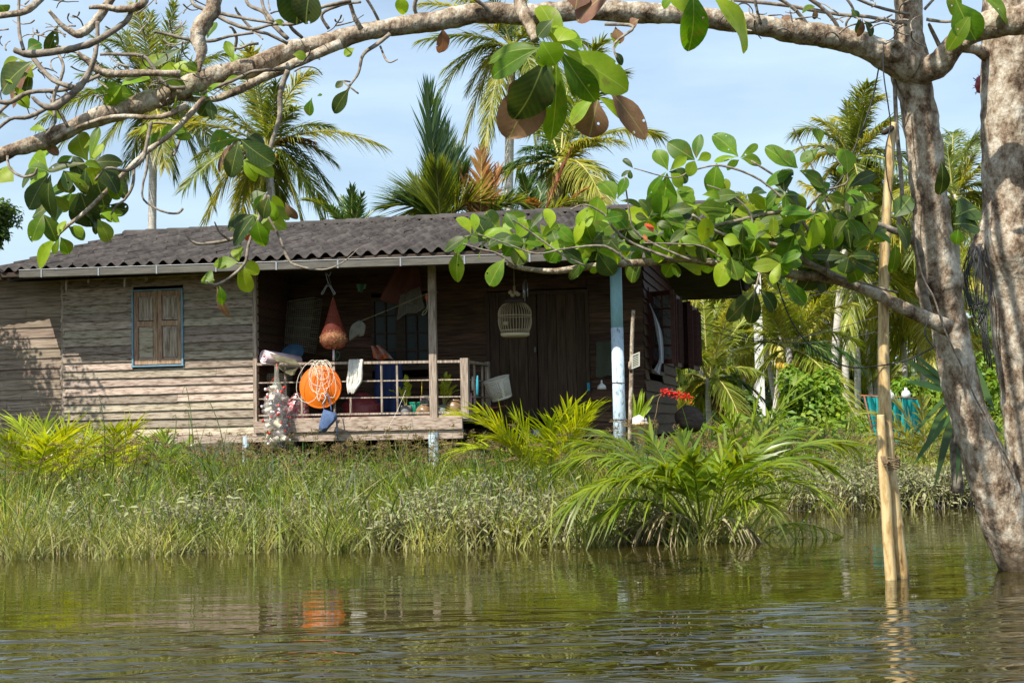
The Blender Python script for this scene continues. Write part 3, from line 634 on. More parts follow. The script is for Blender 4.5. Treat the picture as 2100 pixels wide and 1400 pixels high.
# coil of cream rope
cr = mat('cream_rope', [(.62,.55,.42),(.82,.78,.66)], 40, rough=.85, bump=.4)
s = MB(); a = q(655, 742, -.19); rr = random.Random(3)
for k in range(7):
    ex, ey = rr.uniform(12, 30), rr.uniform(18, 44); ox = rr.uniform(-16, 16); tl = rr.uniform(-.3, .3); pts = []
    for j in range(29):
        t = 2 * math.pi * j / 28; x = math.sin(t) * ex * (.55 + .45 * math.sin(t / 2)); y = (1 - math.cos(t)) * ey
        x2 = x * math.cos(tl) - y * math.sin(tl); y2 = x * math.sin(tl) + y * math.cos(tl)
        pts.append(q(655 + ox + x2, 739 + y2 + rr.uniform(-1, 1), -.2 - .01 * k + .05*(1 if y2 < 8 else 0)))
    s.tube(pts, .0042, 6, smooth=2)
s.tube([q(x, y, -.29) for x, y in ((643, 745), (652, 770), (650, 800), (654, 822), (660, 806), (668, 815), (661, 828))], .006, 6, smooth=4)
hsolo('rope_coil', 'cream rope coiled over the orange basin on the railing', 'rope', s, cr, a)
# blue cloth bag hanging under the basin
bl = mat('blue_cloth', [(.05,.09,.19),(.10,.16,.30)], 12, rough=.9, bump=.3)
t = thing('cloth_bag', 'blue cloth bag hanging below the orange basin', 'bag', q(670, 860, -.28), house=True)
out_ = [(664, 839), (690, 847), (692, 858), (684, 868), (676, 876), (670, 884), (653, 888), (654, 872), (659, 852)]
s = MB(); n = len(out_)
L0 = [q(x, y, -.30) for x, y in out_]; cen = q(672, 860, -.36); L1 = [q(x + (672 - x) * .35, y + (862 - y) * .35, -.345) for x, y in out_]; B1 = [q(x, y, -.25) for x, y in out_]
V = [tuple(v) for v in L0 + L1 + [cen] + B1]; f3 = []
f = [[i, (i+1) % n, n + (i+1) % n, n + i] for i in range(n)] + [[2*n+1+i, 2*n+1+(i+1) % n, (i+1) % n, i] for i in range(n)]
s.add(V, f); s.add(V, [[n+i, n+(i+1) % n, 2*n] for i in range(n)]); s.fx = [([2*n+1+i for i in range(n)][::-1], 0)]
s.build('pouch', bl, t); s = MB()
s.tube([q(x, y, -.28) for x, y in ((664, 840), (665, 820), (670, 806), (676, 820), (680, 843))], .009, 6, smooth=4); s.tube([q(x, y, -.27) for x, y in ((689, 848), (690, 870), (693, 902))], .008, 5); s.build('strap', bl, t)
# white glove-like cloth over the rail
wc = mat('off_white_cloth', [(.58,.55,.47),(.80,.78,.72)], 14, rough=.95, bump=.5)
s = MB(); rr = random.Random(9)
for k in range(7):
    x0 = 718 + k * 4.0; 
    s.tube([q(x0 + 1, 746, .03), q(x0, 739, -.03), q(x0 - 1 + rr.uniform(-1, 1), 752, -.07), q(x0 - 1 + rr.uniform(-2, 2), 766, -.075), q(x0 - 3 + rr.uniform(-2, 1), 782, -.08), q(719 + (k - 2) * 2.6, 797, -.085), q(718 + (k - 2) * 1.6, 806 + rr.uniform(-2, 2), -.08)], [.02, .022, .023, .026, .02, .018, .008], 8, smooth=4, rough=.12)
hsolo('work_gloves', 'crumpled off-white cloth glove draped over the veranda rail', 'gloves', s, wc, q(722, 760, -.07))
# rolled pink mat
pk = mat('pink_foam_mat', [(.62,.45,.50),(.78,.62,.66)], 9, rough=.9, bump=.4)
s = MB(); A = q(541, 731, -.10); B = q(612, 741, .30); ax = (B - A)
sp = [(.013 + .0062 * a_) for a_ in np.linspace(0, 2 * math.pi * 2.6, 60)]; up = Vector((0, 0, 1)); sd = ax.normalized().cross(up).normalized(); V = []
for e in (0, .5, 1):
    for k, rr_ in enumerate(sp):
        an = k / 59 * 2 * math.pi * 2.6 + 1.2; V.append(A + ax * e + sd * math.cos(an) * rr_ * 1.25 + up * math.sin(an) * rr_ * (.78 - .1 * e))
s.add([tuple(v) for v in V], [[e*60+k, e*60+k+1, (e+1)*60+k+1, (e+1)*60+k] for e in (0, 1) for k in range(59)])
o = hsolo('rolled_mat', 'pink foam mat rolled up on the railing beside the plank wall', 'mat', s, pk, A); md = o.modifiers.new('thick', 'SOLIDIFY'); md.thickness = .022
# dark netting over the rail
def net(name, label, cat, pts4, nu, nv, rad, m, off, sag=.03, group=None):
    s = MB(); a, b, c_, d = pts4
    def at(u, v): p = (a*(1-u)+b*u)*(1-v) + (d*(1-u)+c_*u)*v; return p + Vector((.0, -sag*math.sin(u*3.1)*math.sin(v*3.1) + .008*math.sin(9*u+5*v), .006*math.sin(7*v+3*u)))
    for i in range(nu + 1): s.tube([at(i / nu, j / 8) for j in range(9)], rad, 3, cap=False)
    for j in range(nv + 1): s.tube([at(i / 8, j / nv) for i in range(9)], rad, 3, cap=False)
    return hsolo(name, label, cat, s, m, off, group)
nm = mat('olive_net_cord', [(.16,.15,.08),(.28,.25,.15)], 20, rough=.9)
net('netting', 'olive netting draped across the pink mat and railing', 'net', (q(552, 724, -.17), q(606, 738, -.05), q(618, 752, -.08), q(570, 742, -.2)), 22, 14, .003, nm, q(580, 735, -.1))
net('netting', 'corner of grey mesh hanging below the top rail beside the bottle sack', 'net', (q(560, 749, -.09), q(612, 750, -.09), q(603, 768, -.1), q(598, 770, -.1)), 20, 12, .0025, nm, q(590, 752, -.09), 0)
# wicker basket lines seen behind the first railing bay
s = MB(); cb = q(566, 790, .35)
for k in range(14):
    z = cb.z + .17 - k * .026; w_ = .16 if k < 5 else .12
    s.tube([(cb.x - w_, .34, z), (cb.x - w_, .6, z), (cb.x + w_, .6, z), (cb.x + w_, .34, z), (cb.x - w_, .34, z)], .006, 4)
for k in range(9): x = cb.x - .12 + .03 * k; s.tube([(x, .335, cb.z - .17), (x, .335, cb.z + .18)], .004, 4)
hsolo('slat_crate', 'pale slatted crate standing behind the bottle sack', 'crate', s, mat('pale_cane', [(.42,.38,.28),(.6,.56,.44)], 9, rough=.8), cb)
# netted sack of bottles
clr = mat('clear_plastic', [(.50,.42,.42)], 3, rough=.08, alpha=.3, spec=1.0)
capm = mat('red_cap', [(.65,.03,.02)], 3, rough=.35); labm = mat('cream_label', [(.72,.62,.36),(.7,.66,.56)], 3, rough=.5); capw = mat('white_cap', [(.8,.8,.8)], 3, rough=.35)
def sackx(t): return .0 if t < 0 else .035 + .16 * sstep(np.array(t), .16, .42) - .0
st = q(568, 752, -.16); sb = q(566, 918, -.16); H_ = st.z - sb.z
t = thing('bottle_sack', 'tall clear net sack full of plastic bottles hanging outside the railing', 'sack', (st.x, -.17, sb.z), house=True)
s = MB(); prof = []
for k in range(17):
    tt = k / 16; prof.append((float(.03 + .165 * sstep(np.array(tt), .12, .5)) * (1 if tt < .96 else .8), st.z - H_ * tt))
s.lathe(prof, 22, 0, (st.x, -.17, 0)); s.build('clear_film', mat('thin_clear_film', [(.75,.78,.76)], 12, rough=.12, alpha=.10, spec=1, bump=.5), t)
s = MB()
for k in range(13): rr_, z = prof[k // 2][0] * .98 if k < 12 else .03, st.z - H_ * .28 * k / 12; rr_ = float(.03 + .165 * sstep(np.array(.28 * k / 12), .12, .5)); s.tube([(st.x + rr_ * math.cos(a), -.17 + rr_ * math.sin(a), z) for a in np.linspace(0, 6.283, 17)], .0025, 3, cap=False)
for j in range(16):
    a = j * .3927; s.tube([(st.x + float(.03 + .165 * sstep(np.array(.28 * k / 6), .12, .5)) * math.cos(a), -.17 + float(.03 + .165 * sstep(np.array(.28 * k / 6), .12, .5)) * math.sin(a), st.z - H_ * .28 * k / 6) for k in range(7)], .0025, 3, cap=False)
s.build('net_collar', mat('grey_green_net', [(.32,.36,.28),(.42,.45,.36)], 9, rough=.8), t)
s = MB(); s.tube([q(556, 782, -.17), q(566, 768, -.15), q(567, 745, -.09), q(570, 768, -.15), q(569, 780, -.17)], .005, 5, smooth=3); s.build('tie_string', capm, t)
def bottle(label, m1):
    bt = thing('plastic_bottle', label, 'bottle', (0, 0, 0), 'plastic bottles inside the net sack', True)
    s = MB(); s.lathe([(.0, -.1), (.03, -.1), (.033, -.09), (.033, .03), (.028, .055), (.012, .08), (.012, .09)], 10); s.build('body', clr, bt)
    s = MB(); s.lathe([(.0, .108), (.021, .108), (.022, .084), (.013, .084)], 8); s.build('cap', capm if m1 else capw, bt)
    s = MB(); s.lathe([(.037, -.08), (.037, .03)], 10); s.build('wrapper', labm, bt) if not m1 else None
    return bt
b0 = bottle('clear plastic bottle with a red cap inside the hanging net sack', True)
b1 = bottle('clear plastic bottle with a cream wrapper inside the hanging net sack', False)
rr = random.Random(5)
for i in range(70):
    src = b1 if i % 3 == 0 else b0
    if i in (0, 1): o = src
    else:
        o = src.copy(); COL.objects.link(o)
        for ch in src.children: c2 = ch.copy(); COL.objects.link(c2); c2.parent = o
    zz = sb.z + .1 + (i / 70) * (H_ * .64); zz += rr.uniform(-.02, .02); ang = rr.uniform(0, 6.28); ra = rr.uniform(.07, .15) * (1 if i < 58 else .7)
    o.location = h2w(st.x + ra * math.cos(ang), -.17 + ra * math.sin(ang), zz); o.rotation_euler = (rr.uniform(-2.4, 2.4), rr.uniform(-.8, .8), rr.uniform(0, 6))
# sacks standing behind the railing
def sack(name, label, px, py, w_, h_, m, v, seed, red=True):
    rr = random.Random(seed); c = q(px, py, v); s = MB(); n, K = 22, 12; V = []
    for k in range(K + 1):
        t_ = k / K; z = zf + .005 + (h_) * t_; r_ = w_ * (1 - max(0, t_ - .55) ** 1.5 * 2.4) * (.9 + .1 * math.sin(3 * t_))
        for j in range(n): a = 2*math.pi*j/n; q_ = r_ * (1 + rr.uniform(-.09, .09)); V.append((c.x + q_ * math.cos(a), v + q_ * .8 * math.sin(a), z + rr.uniform(-.008, .008)))
    s.add(V, [[k*n+j, k*n+(j+1) % n, (k+1)*n+(j+1) % n, (k+1)*n+j] for k in range(K) for j in range(n)])
    return hsolo(name, label, 'sack', s, m, (c.x, v, zf))
sack('plastic_sack', 'clear sack of pink and red bottle tops standing left of the orange basin', 610, 820, .17, .42, mat('pink_blotched_film', [(.55,.40,.42),(.5,.05,.05),(.72,.66,.66)], 16, rough=.2, bump=.5, pos=(.35,.6)), .28, 3)
sack('plastic_sack', 'dark red sack slumped behind the railing right of the orange basin', 742, 820, .28, .4, mat('dark_red_film', [(.20,.02,.03),(.34,.08,.08)], 12, rough=.3, bump=.5), .75, 4)
# red mesh cone with dried stuff
t = thing('mesh_bag', 'red cone-shaped mesh bag hanging in the veranda with a ball of dried stalks', 'bag', q(683, 608, -.25), house=True)
top = q(683, 608, -.25); bot = q(683, 716, -.25); HH = top.z - bot.z; cc = (top.x, -.25, 0)
s = MB(); rp_ = [(.006, 0), (.035, .12), (.085, .36), (.135, .58), (.178, .72), (.192, .80), (.185, .88), (.15, .96), (.07, 1.0), (.0, 1.0)]
s.lathe([(r_, top.z - HH * k) for r_, k in rp_], 28, 0, cc); s.build('mesh_cone', mat('red_mesh', [(.27,.045,.025),(.36,.08,.045)], 60, rough=.7, alpha=.42, transl=.3), t)
s = MB(); bc = Vector((top.x, -.25, top.z - HH * .8)); rr = random.Random(2)
for k in range(420):
    d = Vector((rr.gauss(0, 1), rr.gauss(0, 1), rr.gauss(0, 1))).normalized(); e = Vector((rr.gauss(0, 1), rr.gauss(0, 1), rr.gauss(0, 1))).normalized() * .04
    p = bc + Vector((d.x * .17, d.y * .17, d.z * .105)); s.tube([p - e, p + d * .004, p + e + Vector((0, 0, rr.uniform(-.01, .01)))], .0028, 3, cap=False)
s.lathe([(.0, -.1), (.1, -.085), (.16, -.03), (.165, .02), (.11, .075), (0, .1)], 20, 0, tuple(bc)); s.build('dried_stalks', mat('dried_stalk', [(.30,.17,.06),(.65,.50,.24)], 30, rough=.8, rnd=.4), t)
s = MB(); s.tube([top, top + Vector((0, .02, .05)), q(672, 560, -.3)], .003, 4); s.build('string', nm, t)
t = thing('paper_tag', 'pale ribbon and green cord trailing under the red mesh bag', 'ribbon', q(686, 718, -.24), house=True)
s = MB(); A = q(684, 716, -.24); s.box((A.x - .014, -.242, q(686, 741, 0).z), (A.x + .014, -.238, A.z)); s.build('ribbon', pk, t)
s = MB(); s.tube([q(x, y, -.235) for x, y in ((690, 718), (697, 726), (691, 738), (688, 728), (692, 719))], .003, 4, smooth=4); s.build('cord', mat('green_cord', [(.03,.2,.12)], 3), t)
# hanger clip
s = MB(); s.tube([q(x, y, -.3) for x, y in ((672, 581), (660, 600), (662, 603), (673, 585), (684, 602), (687, 600), (674, 581), (672, 576), (668, 560), (675, 566), (679, 556))], .004, 5, smooth=3)
hsolo('wire_hanger', 'folded metal hanger hung under the gutter above the mesh bag', 'hanger', s, M['guttin'], q(672, 581, -.3))
# clothes line with knotted loop and rag
s = MB(); s.tube([q(738, 659, .3), q(800, 634, .18), q(868, 605, -.04), q(884, 599, -.06), q(899, 599, -.06)], .0045, 5, smooth=4)
s.tube([q(x, y, -.06) for x, y in ((872, 603), (876, 607), (875, 618), (877, 632), (872, 643), (866, 646), (868, 640), (875, 632), (876, 622))], .006, 5, smooth=4)
hsolo('cord', 'thin cord tied to the veranda post with a hanging loop', 'cord', s, nm, q(880, 600, 0))
s = MB(); rr = random.Random(4)
for k in range(8):
    x = 720 + k * 3.3; s.tube([q(738, 658, .3), q(x + 4, 668, .27), q(x, 684 + rr.uniform(-4, 4), .27), q(x - 2, 698 - k * 2.2, .28)], [.012, .022, .024, .012], 7, smooth=3)
hsolo('rag', 'grey rag knotted at the low end of the cord', 'rag', s, mat('grey_rag', [(.14,.14,.11),(.24,.23,.18)], 14, rough=.95, bump=.4), q(735, 660, .3))
# fish traps (wire cages) hanging in the dark
wirem = mat('dull_wire', [(.14,.13,.09),(.24,.22,.16)], 9, rough=.6)
def cage(label, pts, v, nu, nv):
    a, b, c_, d = [q(x, y, v) for x, y in pts]; dv = Vector((0, .35, 0)); s = MB()
    for off in (Vector((0, 0, 0)), dv):
        for i in range(nu + 1): u = i / nu; s.tube([a*(1-u)+b*u+off, d*(1-u)+c_*u+off], .004, 4)
        for j in range(nv + 1): w_ = j / nv; s.tube([a*(1-w_)+d*w_+off, b*(1-w_)+c_*w_+off], .004 if j % 4 else .008, 4)
    for w_ in np.linspace(0, 1, 9):
        for e0, e1 in ((a, d), (b, c_)): p = e0*(1-w_)+e1*w_; s.tube([p, p + dv], .004, 4)
    return hsolo('wire_trap', label, 'fish trap', s, wirem, a)
cage('tall wire fish trap leaning in the dark left corner of the veranda', ((590, 618), (645, 610), (630, 722), (583, 712)), .9, 12, 22)
s = MB(); cb = q(600, 726, .65); s.lathe([(.0, -.1), (.10, -.1), (.17, .02), (.18, .02), (.175, .03), (.10, -.085), (0, -.085)], 24, 0, tuple(cb), Matrix.Rotation(.9, 4, 'X')); hsolo('blue_basin', 'dull blue bowl tilted behind the pink mat', 'bowl', s, mat('dull_blue_plastic', [(.05,.13,.22)], 3, rough=.5), cb)
# orange cloth heap near the window, hanging red cloth, small hanging bits
def drape(name, label, cat, pts, v, m, seed=1, dep=.12):
    rr = random.Random(seed); n = 14; K = 14; a, b, c_, d = [q(x, y, v) for x, y in pts]; V = []
    for j in range(K + 1):
        for i in range(n + 1):
            u, w_ = i / n, j / K; p = (a*(1-u)+b*u)*(1-w_) + (d*(1-u)+c_*u)*w_; V.append((p.x, p.y + dep * .3 * math.sin(u * 11 + w_ * 2 + seed) + rr.uniform(-.008, .008), p.z + .02 * math.sin(u * 8 + seed) * w_))
    s = MB(); s.add(V, [[j*(n+1)+i, j*(n+1)+i+1, (j+1)*(n+1)+i+1, (j+1)*(n+1)+i] for j in range(K) for i in range(n)]); o = hsolo(name, label, cat, s, m, a); md = o.modifiers.new('t', 'SOLIDIFY'); md.thickness = .006; return o
drape('orange_cloth', 'orange and white cloth bundle below the back window', 'cloth', ((760, 710), (778, 708), (808, 738), (768, 736)), 1.3, mat('orange_cloth', [(.55,.12,.03),(.5,.4,.35)], 6, rough=.9, pos=(.45,.6)), 2, .2)
drape('red_cloth', 'faded dark red cloth hanging high in front of the back window', 'cloth', ((812, 545), (858, 548), (868, 632), (780, 615)), .9, mat('faded_red_cloth', [(.13,.035,.03),(.17,.07,.055)], 4, rough=.95, transl=.3), 3, .15)
drape('sheer_cloth', 'grey sheer cloth hanging over the lower right of the red cloth', 'cloth', ((822, 605), (862, 586), (872, 632), (812, 655)), .82, mat('grey_sheer', [(.16,.15,.12)], 4, rough=.95, alpha=.6), 5, .1)
drape('green_rag', 'small green rag hanging from the veranda ceiling', 'rag', ((729, 582), (752, 583), (748, 594), (735, 600)), .7, mat('green_rag', [(.08,.22,.14)], 4, rough=.9), 7, .1)
drape('blue_sheet', 'dark blue drum cloth standing behind the middle of the railing', 'cloth', ((768, 744), (824, 744), (826, 860), (766, 860)), 1.15, mat('navy_cloth', [(.015,.03,.11),(.03,.055,.16)], 4, rough=.8), 8, .16)
s = MB(); c_ = q(882, 610, .5); s.lathe([(0, -.07), (.05, -.06), (.075, 0), (.05, .06), (0, .07)], 14, 0, tuple(c_)); hsolo('float', 'small yellow and red float hanging behind the wooden post', 'float', s, mat('yellow_red', [(.6,.42,.02),(.6,.05,.02)], 6, rough=.5, pos=(.48,.52)), c_)
# bird cage
can = mat('cage_cane', [(.34,.26,.15),(.5,.40,.24)], 9, rough=.6)
cc = q(1056, 660, .35); t = thing('bird_cage', 'round cane bird cage hanging in front of the dark door', 'bird cage', (cc.x, .35, cc.z - .3), house=True)
k_ = 20.35 / F; Rm = 34 * k_; yb = q(1056, 684, .35).z; yt = q(1056, 618, .35).z; s = MB()
def cr_(tt): return Rm * (.80 + .2 * math.sin(math.pi * min(1, tt * 1.25)) if tt < .8 else .0) if tt < .55 else Rm * math.sqrt(max(.0, 1 - ((tt - .55) / .47) ** 2.6))
for j in range(34):
    a = 2 * math.pi * j / 34; s.tube([(cc.x + cr_(i / 10) * math.cos(a), .35 + cr_(i / 10) * math.sin(a), yb + (yt - yb) * i / 10) for i in range(11)], .0035, 4, cap=False)
for tt in (.0, .1, .55): s.tube([(cc.x + cr_(tt) * math.cos(a), .35 + cr_(tt) * math.sin(a), yb + (yt - yb) * tt) for a in np.linspace(0, 6.283, 25)], .007, 4)
s.build('bars', can, t); s = MB(); s.lathe([(0, -.045), (.17, -.045), (.2, -.03), (.21, .0), (0, .0)], 28, 0, (cc.x, .35, yb)); s.build('base', mat('cage_tray', [(.5,.42,.27),(.6,.52,.36)], 5, rough=.6), t)
s = MB(); s.lathe([(.0, .10), (.02, .07), (.05, .045), (.12, .03), (.17, -.02), (.16, -.03), (0, 0)], 22, 0, (cc.x, .35, yt)); s.build('top_cap', M['darkwood'], t)
s = MB(); s.tube([(cc.x, .35, yt + .08), (cc.x, .35, q(1056, 540, .35).z)], .004, 4); s.tube([(cc.x, .35, yt + .1), (cc.x, .35, yt + .22)], .018, 7)
for dx, dz in ((-.05, .13), (.03, .12), (.055, .1), (-.02, .09)): s.lathe([(0, -.035), (.03, -.02), (.035, .01), (0, .035)], 9, 0, (cc.x + dx, .33, yt + dz))
s.build('hanging_hook', can, t); s = MB(); s.lathe([(0, 0), (.035, 0), (.04, .05), (.035, .05), (.03, .01)], 12, 0, (cc.x - .12, .3, yb + .12)); s.build('feed_cup', can, t)
# wind chime
c_ = q(1077, 575, .2); t = thing('wind_chime', 'wind chime with three metal tubes hanging right of the bird cage', 'wind chime', tuple(c_), house=True)
s = MB(); s.lathe([(0, .04), (.02, .03), (.035, -.02), (0, -.03)], 12, 0, tuple(c_)); s.tube([c_, c_ + Vector((0, 0, .3))], .003, 4); s.build('cap', M['darkwood'], t)
for dx, dl in ((-.025, .22), (-.008, .26), (.025, .2)): s = MB(); s.tube([c_ + Vector((dx, dx, -.03)), c_ + Vector((dx, dx, -.03 - dl))], .0065, 8); s.build('chime_tube', M['guttin'], t)
# laundry basket, hung on the railing end
wp = mat('off_white_plastic', [(.62,.58,.48),(.72,.68,.60)], 6, rough=.5)
A = q(1024, 798, .9); Mx = Matrix.Rotation(R(-14), 4, 'Y') @ Matrix.Rotation(R(12), 4, 'X'); s = MB(); rt, rb, hh = .185, .145, .29
for k in range(40):
    a = 2 * math.pi * k / 40
    if k % 8 < 2:
        a2 = a + 2 * math.pi / 40; V = [Mx @ Vector((r_ * math.cos(x), r_ * math.sin(x), z)) + A for x in (a, a2) for r_, z in ((rb, -.14), (rt, .15))]; s.add([tuple(v) for v in V], [[0, 2, 3, 1]])
    else:
        s.tube([Mx @ Vector((rb * math.cos(a), rb * math.sin(a), -.14)) + A, Mx @ Vector((rt * math.cos(a), rt * math.sin(a), .15)) + A], .0075, 4)
for k in range(13): tt = k / 12; r_ = rb + (rt - rb) * tt; s.tube([Mx @ Vector((r_ * math.cos(a), r_ * math.sin(a), -.14 + .29 * tt)) + A for a in np.linspace(0, 6.283, 33)], .0065, 4)
s.lathe([(rt - .004, .13), (rt + .014, .15), (rt + .016, .165), (rt, .165), (rt - .008, .14)], 36, 0, tuple(A), Mx); s.lathe([(0, -.14), (rb + .006, -.145), (rb + .01, -.11), (rb, -.11)], 36, 0, tuple(A), Mx)
hsolo('laundry_basket', 'off-white lattice plastic basket hanging tilted beside the door', 'basket', s, wp, A)
s = MB(); s.tube([q(978, 840, .4), q(1037, 832, .9)], .011, 8); hsolo('red_stick', 'thin red stick leaning out past the railing end', 'stick', s, mat('red_paint_stick', [(.28,.05,.03)], 3), q(1000, 838, .6))
# tools and strips at the railing corner
for px, dx, y0, y1, colr, lab in ((969, 0, 772, 800, (.55,.5,.42), 'striped cloth strip tied to the railing corner'), (979, 0, 770, 812, (.03,.32,.42), 'turquoise plastic tube hanging behind the railing corner'), (966, -3, 806, 852, (.55,.25,.28), 'faded pink ribbon trailing from the railing corner')):
    s = MB(); s.tube([q(px, y0, .12), q(px + dx / 2, (y0 + y1) / 2, .08), q(px + dx, y1, .1)], [.012, .02, .014], 7, smooth=3); hsolo('hanging_strip', lab, 'strip', s, mat('strip_colour', [colr], 8, rough=.7, bump=.2), q(px, y0, .1))
# pots, jars and baskets along the rail
clay = mat('glazed_clay', [(.10,.055,.028),(.26,.16,.08),(.36,.26,.16)], 9, rough=.35, bump=.15); grey = mat('grey_plastic', [(.16,.16,.16),(.26,.25,.24)], 7, rough=.7, bump=.2)
def pot(name, label, cat, px, py, v, prof, m):
    c = q(px, py, v); s = MB(); s.lathe(prof, 26, 0, (c.x, v, zf + .004)); return hsolo(name, label, cat, s, m, (c.x, v, zf))
jar = [(0, 0), (.07, 0), (.10, .04), (.122, .10), (.115, .15), (.085, .19), (.06, .20), (.065, .215), (.05, .215), (.05, .19), (0, .1)]
pot('clay_jar', 'round glazed clay jar beside the wooden post', 'jar', 870, 840, .28, [(r_, z * .95) for r_, z in jar], clay)
pot('clay_jar', 'larger mottled clay jar with a neck at the railing corner', 'jar', 933, 835, .3, [(r_ * 1.15, z * 1.25) for r_, z in jar], clay)
wire_b = MB(); c_ = q(873, 815, .28)
for k in range(18): a = k * .349; wire_b.tube([(c_.x + .075 * math.cos(a), .28 + .075 * math.sin(a), zf + .21), (c_.x + .075 * math.cos(a), .28 + .075 * math.sin(a), zf + .33)], .004, 4)
for z in (.21, .27, .33): wire_b.tube([(c_.x + .075 * math.cos(a), .28 + .075 * math.sin(a), zf + z) for a in np.linspace(0, 6.283, 19)], .006, 4)
hsolo('plastic_basket', 'small black slotted basket set on the clay jar', 'basket', wire_b, grey, (c_.x, .28, zf + .2))
gb = MB(); c_ = q(858, 832, .45); gm_ = mat('green_plastic', [(.0,.22,.13),(.01,.28,.17)], 5, rough=.45)
for k in range(28): a = k * .2244; gb.tube([(c_.x + .085 * math.cos(a), .45 + .085 * math.sin(a), zf + .01), (c_.x + .125 * math.cos(a), .45 + .125 * math.sin(a), zf + .24)], .0075, 4)
for k in range(9): tt = k / 8; r_ = .085 + .04 * tt; gb.tube([(c_.x + r_ * math.cos(a), .45 + r_ * math.sin(a), zf + .01 + .23 * tt) for a in np.linspace(0, 6.283, 25)], .007, 4)
gb.lathe([(.12, .215), (.14, .235), (.14, .25), (.125, .25)], 28, 0, (c_.x, .45, zf)); hsolo('plastic_basket', 'green lattice basket between the grey pot and the clay jar', 'basket', gb, gm_, (c_.x, .45, zf))
def leafspray(mb, base, n, L, W, rr, el=(20, 75), bend=.5):
    B = []; D = []; Nn = []
    for i in range(n):
        a = rr.uniform(0, 6.28); e = R(rr.uniform(*el)); D.append((math.cos(a) * math.cos(e), math.sin(a) * math.cos(e), math.sin(e))); B.append(tuple(base)); Nn.append((-math.cos(a) * math.sin(e), -math.sin(a) * math.sin(e), math.cos(e)))
    mb.leaves(B, D, Nn, [L * rr.uniform(.7, 1.2) for _ in B], [W] * n, [bend] * n, .3)
def potplant(label, px, v, pr, ph, m, fronds, seed, kind='fern'):
    rr = random.Random(seed); c = q(px, 840, v); t = thing('potted_plant', label, 'potted plant', (c.x, v, zf), house=True)
    s = MB(); s.lathe([(0, 0), (pr * .75, 0), (pr, ph * .6), (pr * .95, ph), (pr * .85, ph), (pr * .8, ph * .8), (0, ph * .8)], 22, 0, (c.x, v, zf + .004)); s.build('pot', m, t); s = MB()
    for (tx, ty, dv) in fronds:
        a = Vector((c.x, v, zf + ph * .8)); b = q(tx, ty, v + dv); mdp = (a + b) / 2 + Vector((0, 0, .12)); frond(s, a, mdp, b, .075, .028, 11, .15, t0=.3, rad=.004)
    s.build('foliage', [M['nipa'], M['rachis']], t); return t
def frond(mb, a, b, c, L, W, n, hang=.3, t0=.18, rad=.012, m=0, mr=1, lift=.15, ang=(68, 25), seg=3, jit=.1, rag=.06):
    t = np.linspace(t0, .985, n); p, T = bez(a, b, c, t); T = unit(T); up = np.array([0, 0, 1.0]); S = unit(np.cross(T, up) + 1e-6); U = np.cross(S, T)
    ts = np.linspace(0, 1, 9); pp, _ = bez(a, b, c, ts); mb.tube([tuple(x) for x in pp], [rad * (1.15 - .95 * x) for x in ts], 4, mr, cap=False)
    for sg in (1, -1):
        an = np.radians(ang[0] + (ang[1] - ang[0]) * t ** 1.3 + rs.uniform(-6, 6, n)); Ln = L * np.sin(math.pi * (.12 + .80 * t ** .9)) ** .55 * rs.uniform(1 - jit, 1 + jit, n)
        D = unit(T * np.cos(an)[:, None] + S * (sg * np.sin(an))[:, None] + U * (lift + rs.uniform(-.12, .12, n))[:, None] + rs.normal(0, .035, (n, 3)))
        Ln = Ln * np.where(rs.uniform(0, 1, n) < rag, rs.uniform(.15, .8, n), 1); wd = unit(np.cross(D, U) * .8 + U * rs.uniform(-.6, .6, (n, 1)))
        mb.ribbons(p, D, Ln, W * rs.uniform(.8, 1.1, n), wd, hang * rs.uniform(.3, 1.7, n), seg, m, prof=lambda x: (min(1, .35 + 3 * x)) * (1 - x ** 2.2) + .02)
potplant('potted fern in a grey ribbed pot behind the railing', 833, .35, .085, .2, grey, [(835, 775, -.05), (812, 790, -.1), (820, 800, .1), (842, 790, .1), (833, 770, .2), (800, 800, 0)], 1)
potplant('leafy potted plant in a grey pot between post and railing corner', 910, .5, .08, .2, mat('blue_grey_pot', [(.2,.24,.27)], 5), [(905, 775, 0), (925, 780, .1), (935, 790, -.1), (915, 765, .1), (900, 790, 0), (940, 800, .1), (922, 770, -.1), (908, 786, .2)], 2)
pot('bucket', 'low grey tub on the veranda edge under the fern', 'tub', 815, 850, .1, [(0, 0), (.10, 0), (.115, .045), (.11, .045), (.095, .01), (0, .01)], mat('pale_grey_tub', [(.45,.45,.42)], 5))
s = MB(); s.tube([q(865, 779, .2), q(865, 812, .2)], .005, 5); c_ = q(865, 816, .2); s.lathe([(0, -.02), (.016, -.01), (.014, .012), (0, .02)], 9, 1, tuple(c_)); hsolo('yellow_ribbon', 'yellow ribbon with a red bead hanging behind the rail', 'ribbon', s, [mat('yellow_band', [(.6,.5,.02)], 3), capm], c_)
# thin pale string from the fern down to the grass
s = MB(); s.tube([q(832, 800, -.1), q(815, 842, -.35), q(787, 892, -.7)], .003, 4); hsolo('string', 'pale string running from the railing down into the grass', 'string', s, cr, q(815, 842, -.3))
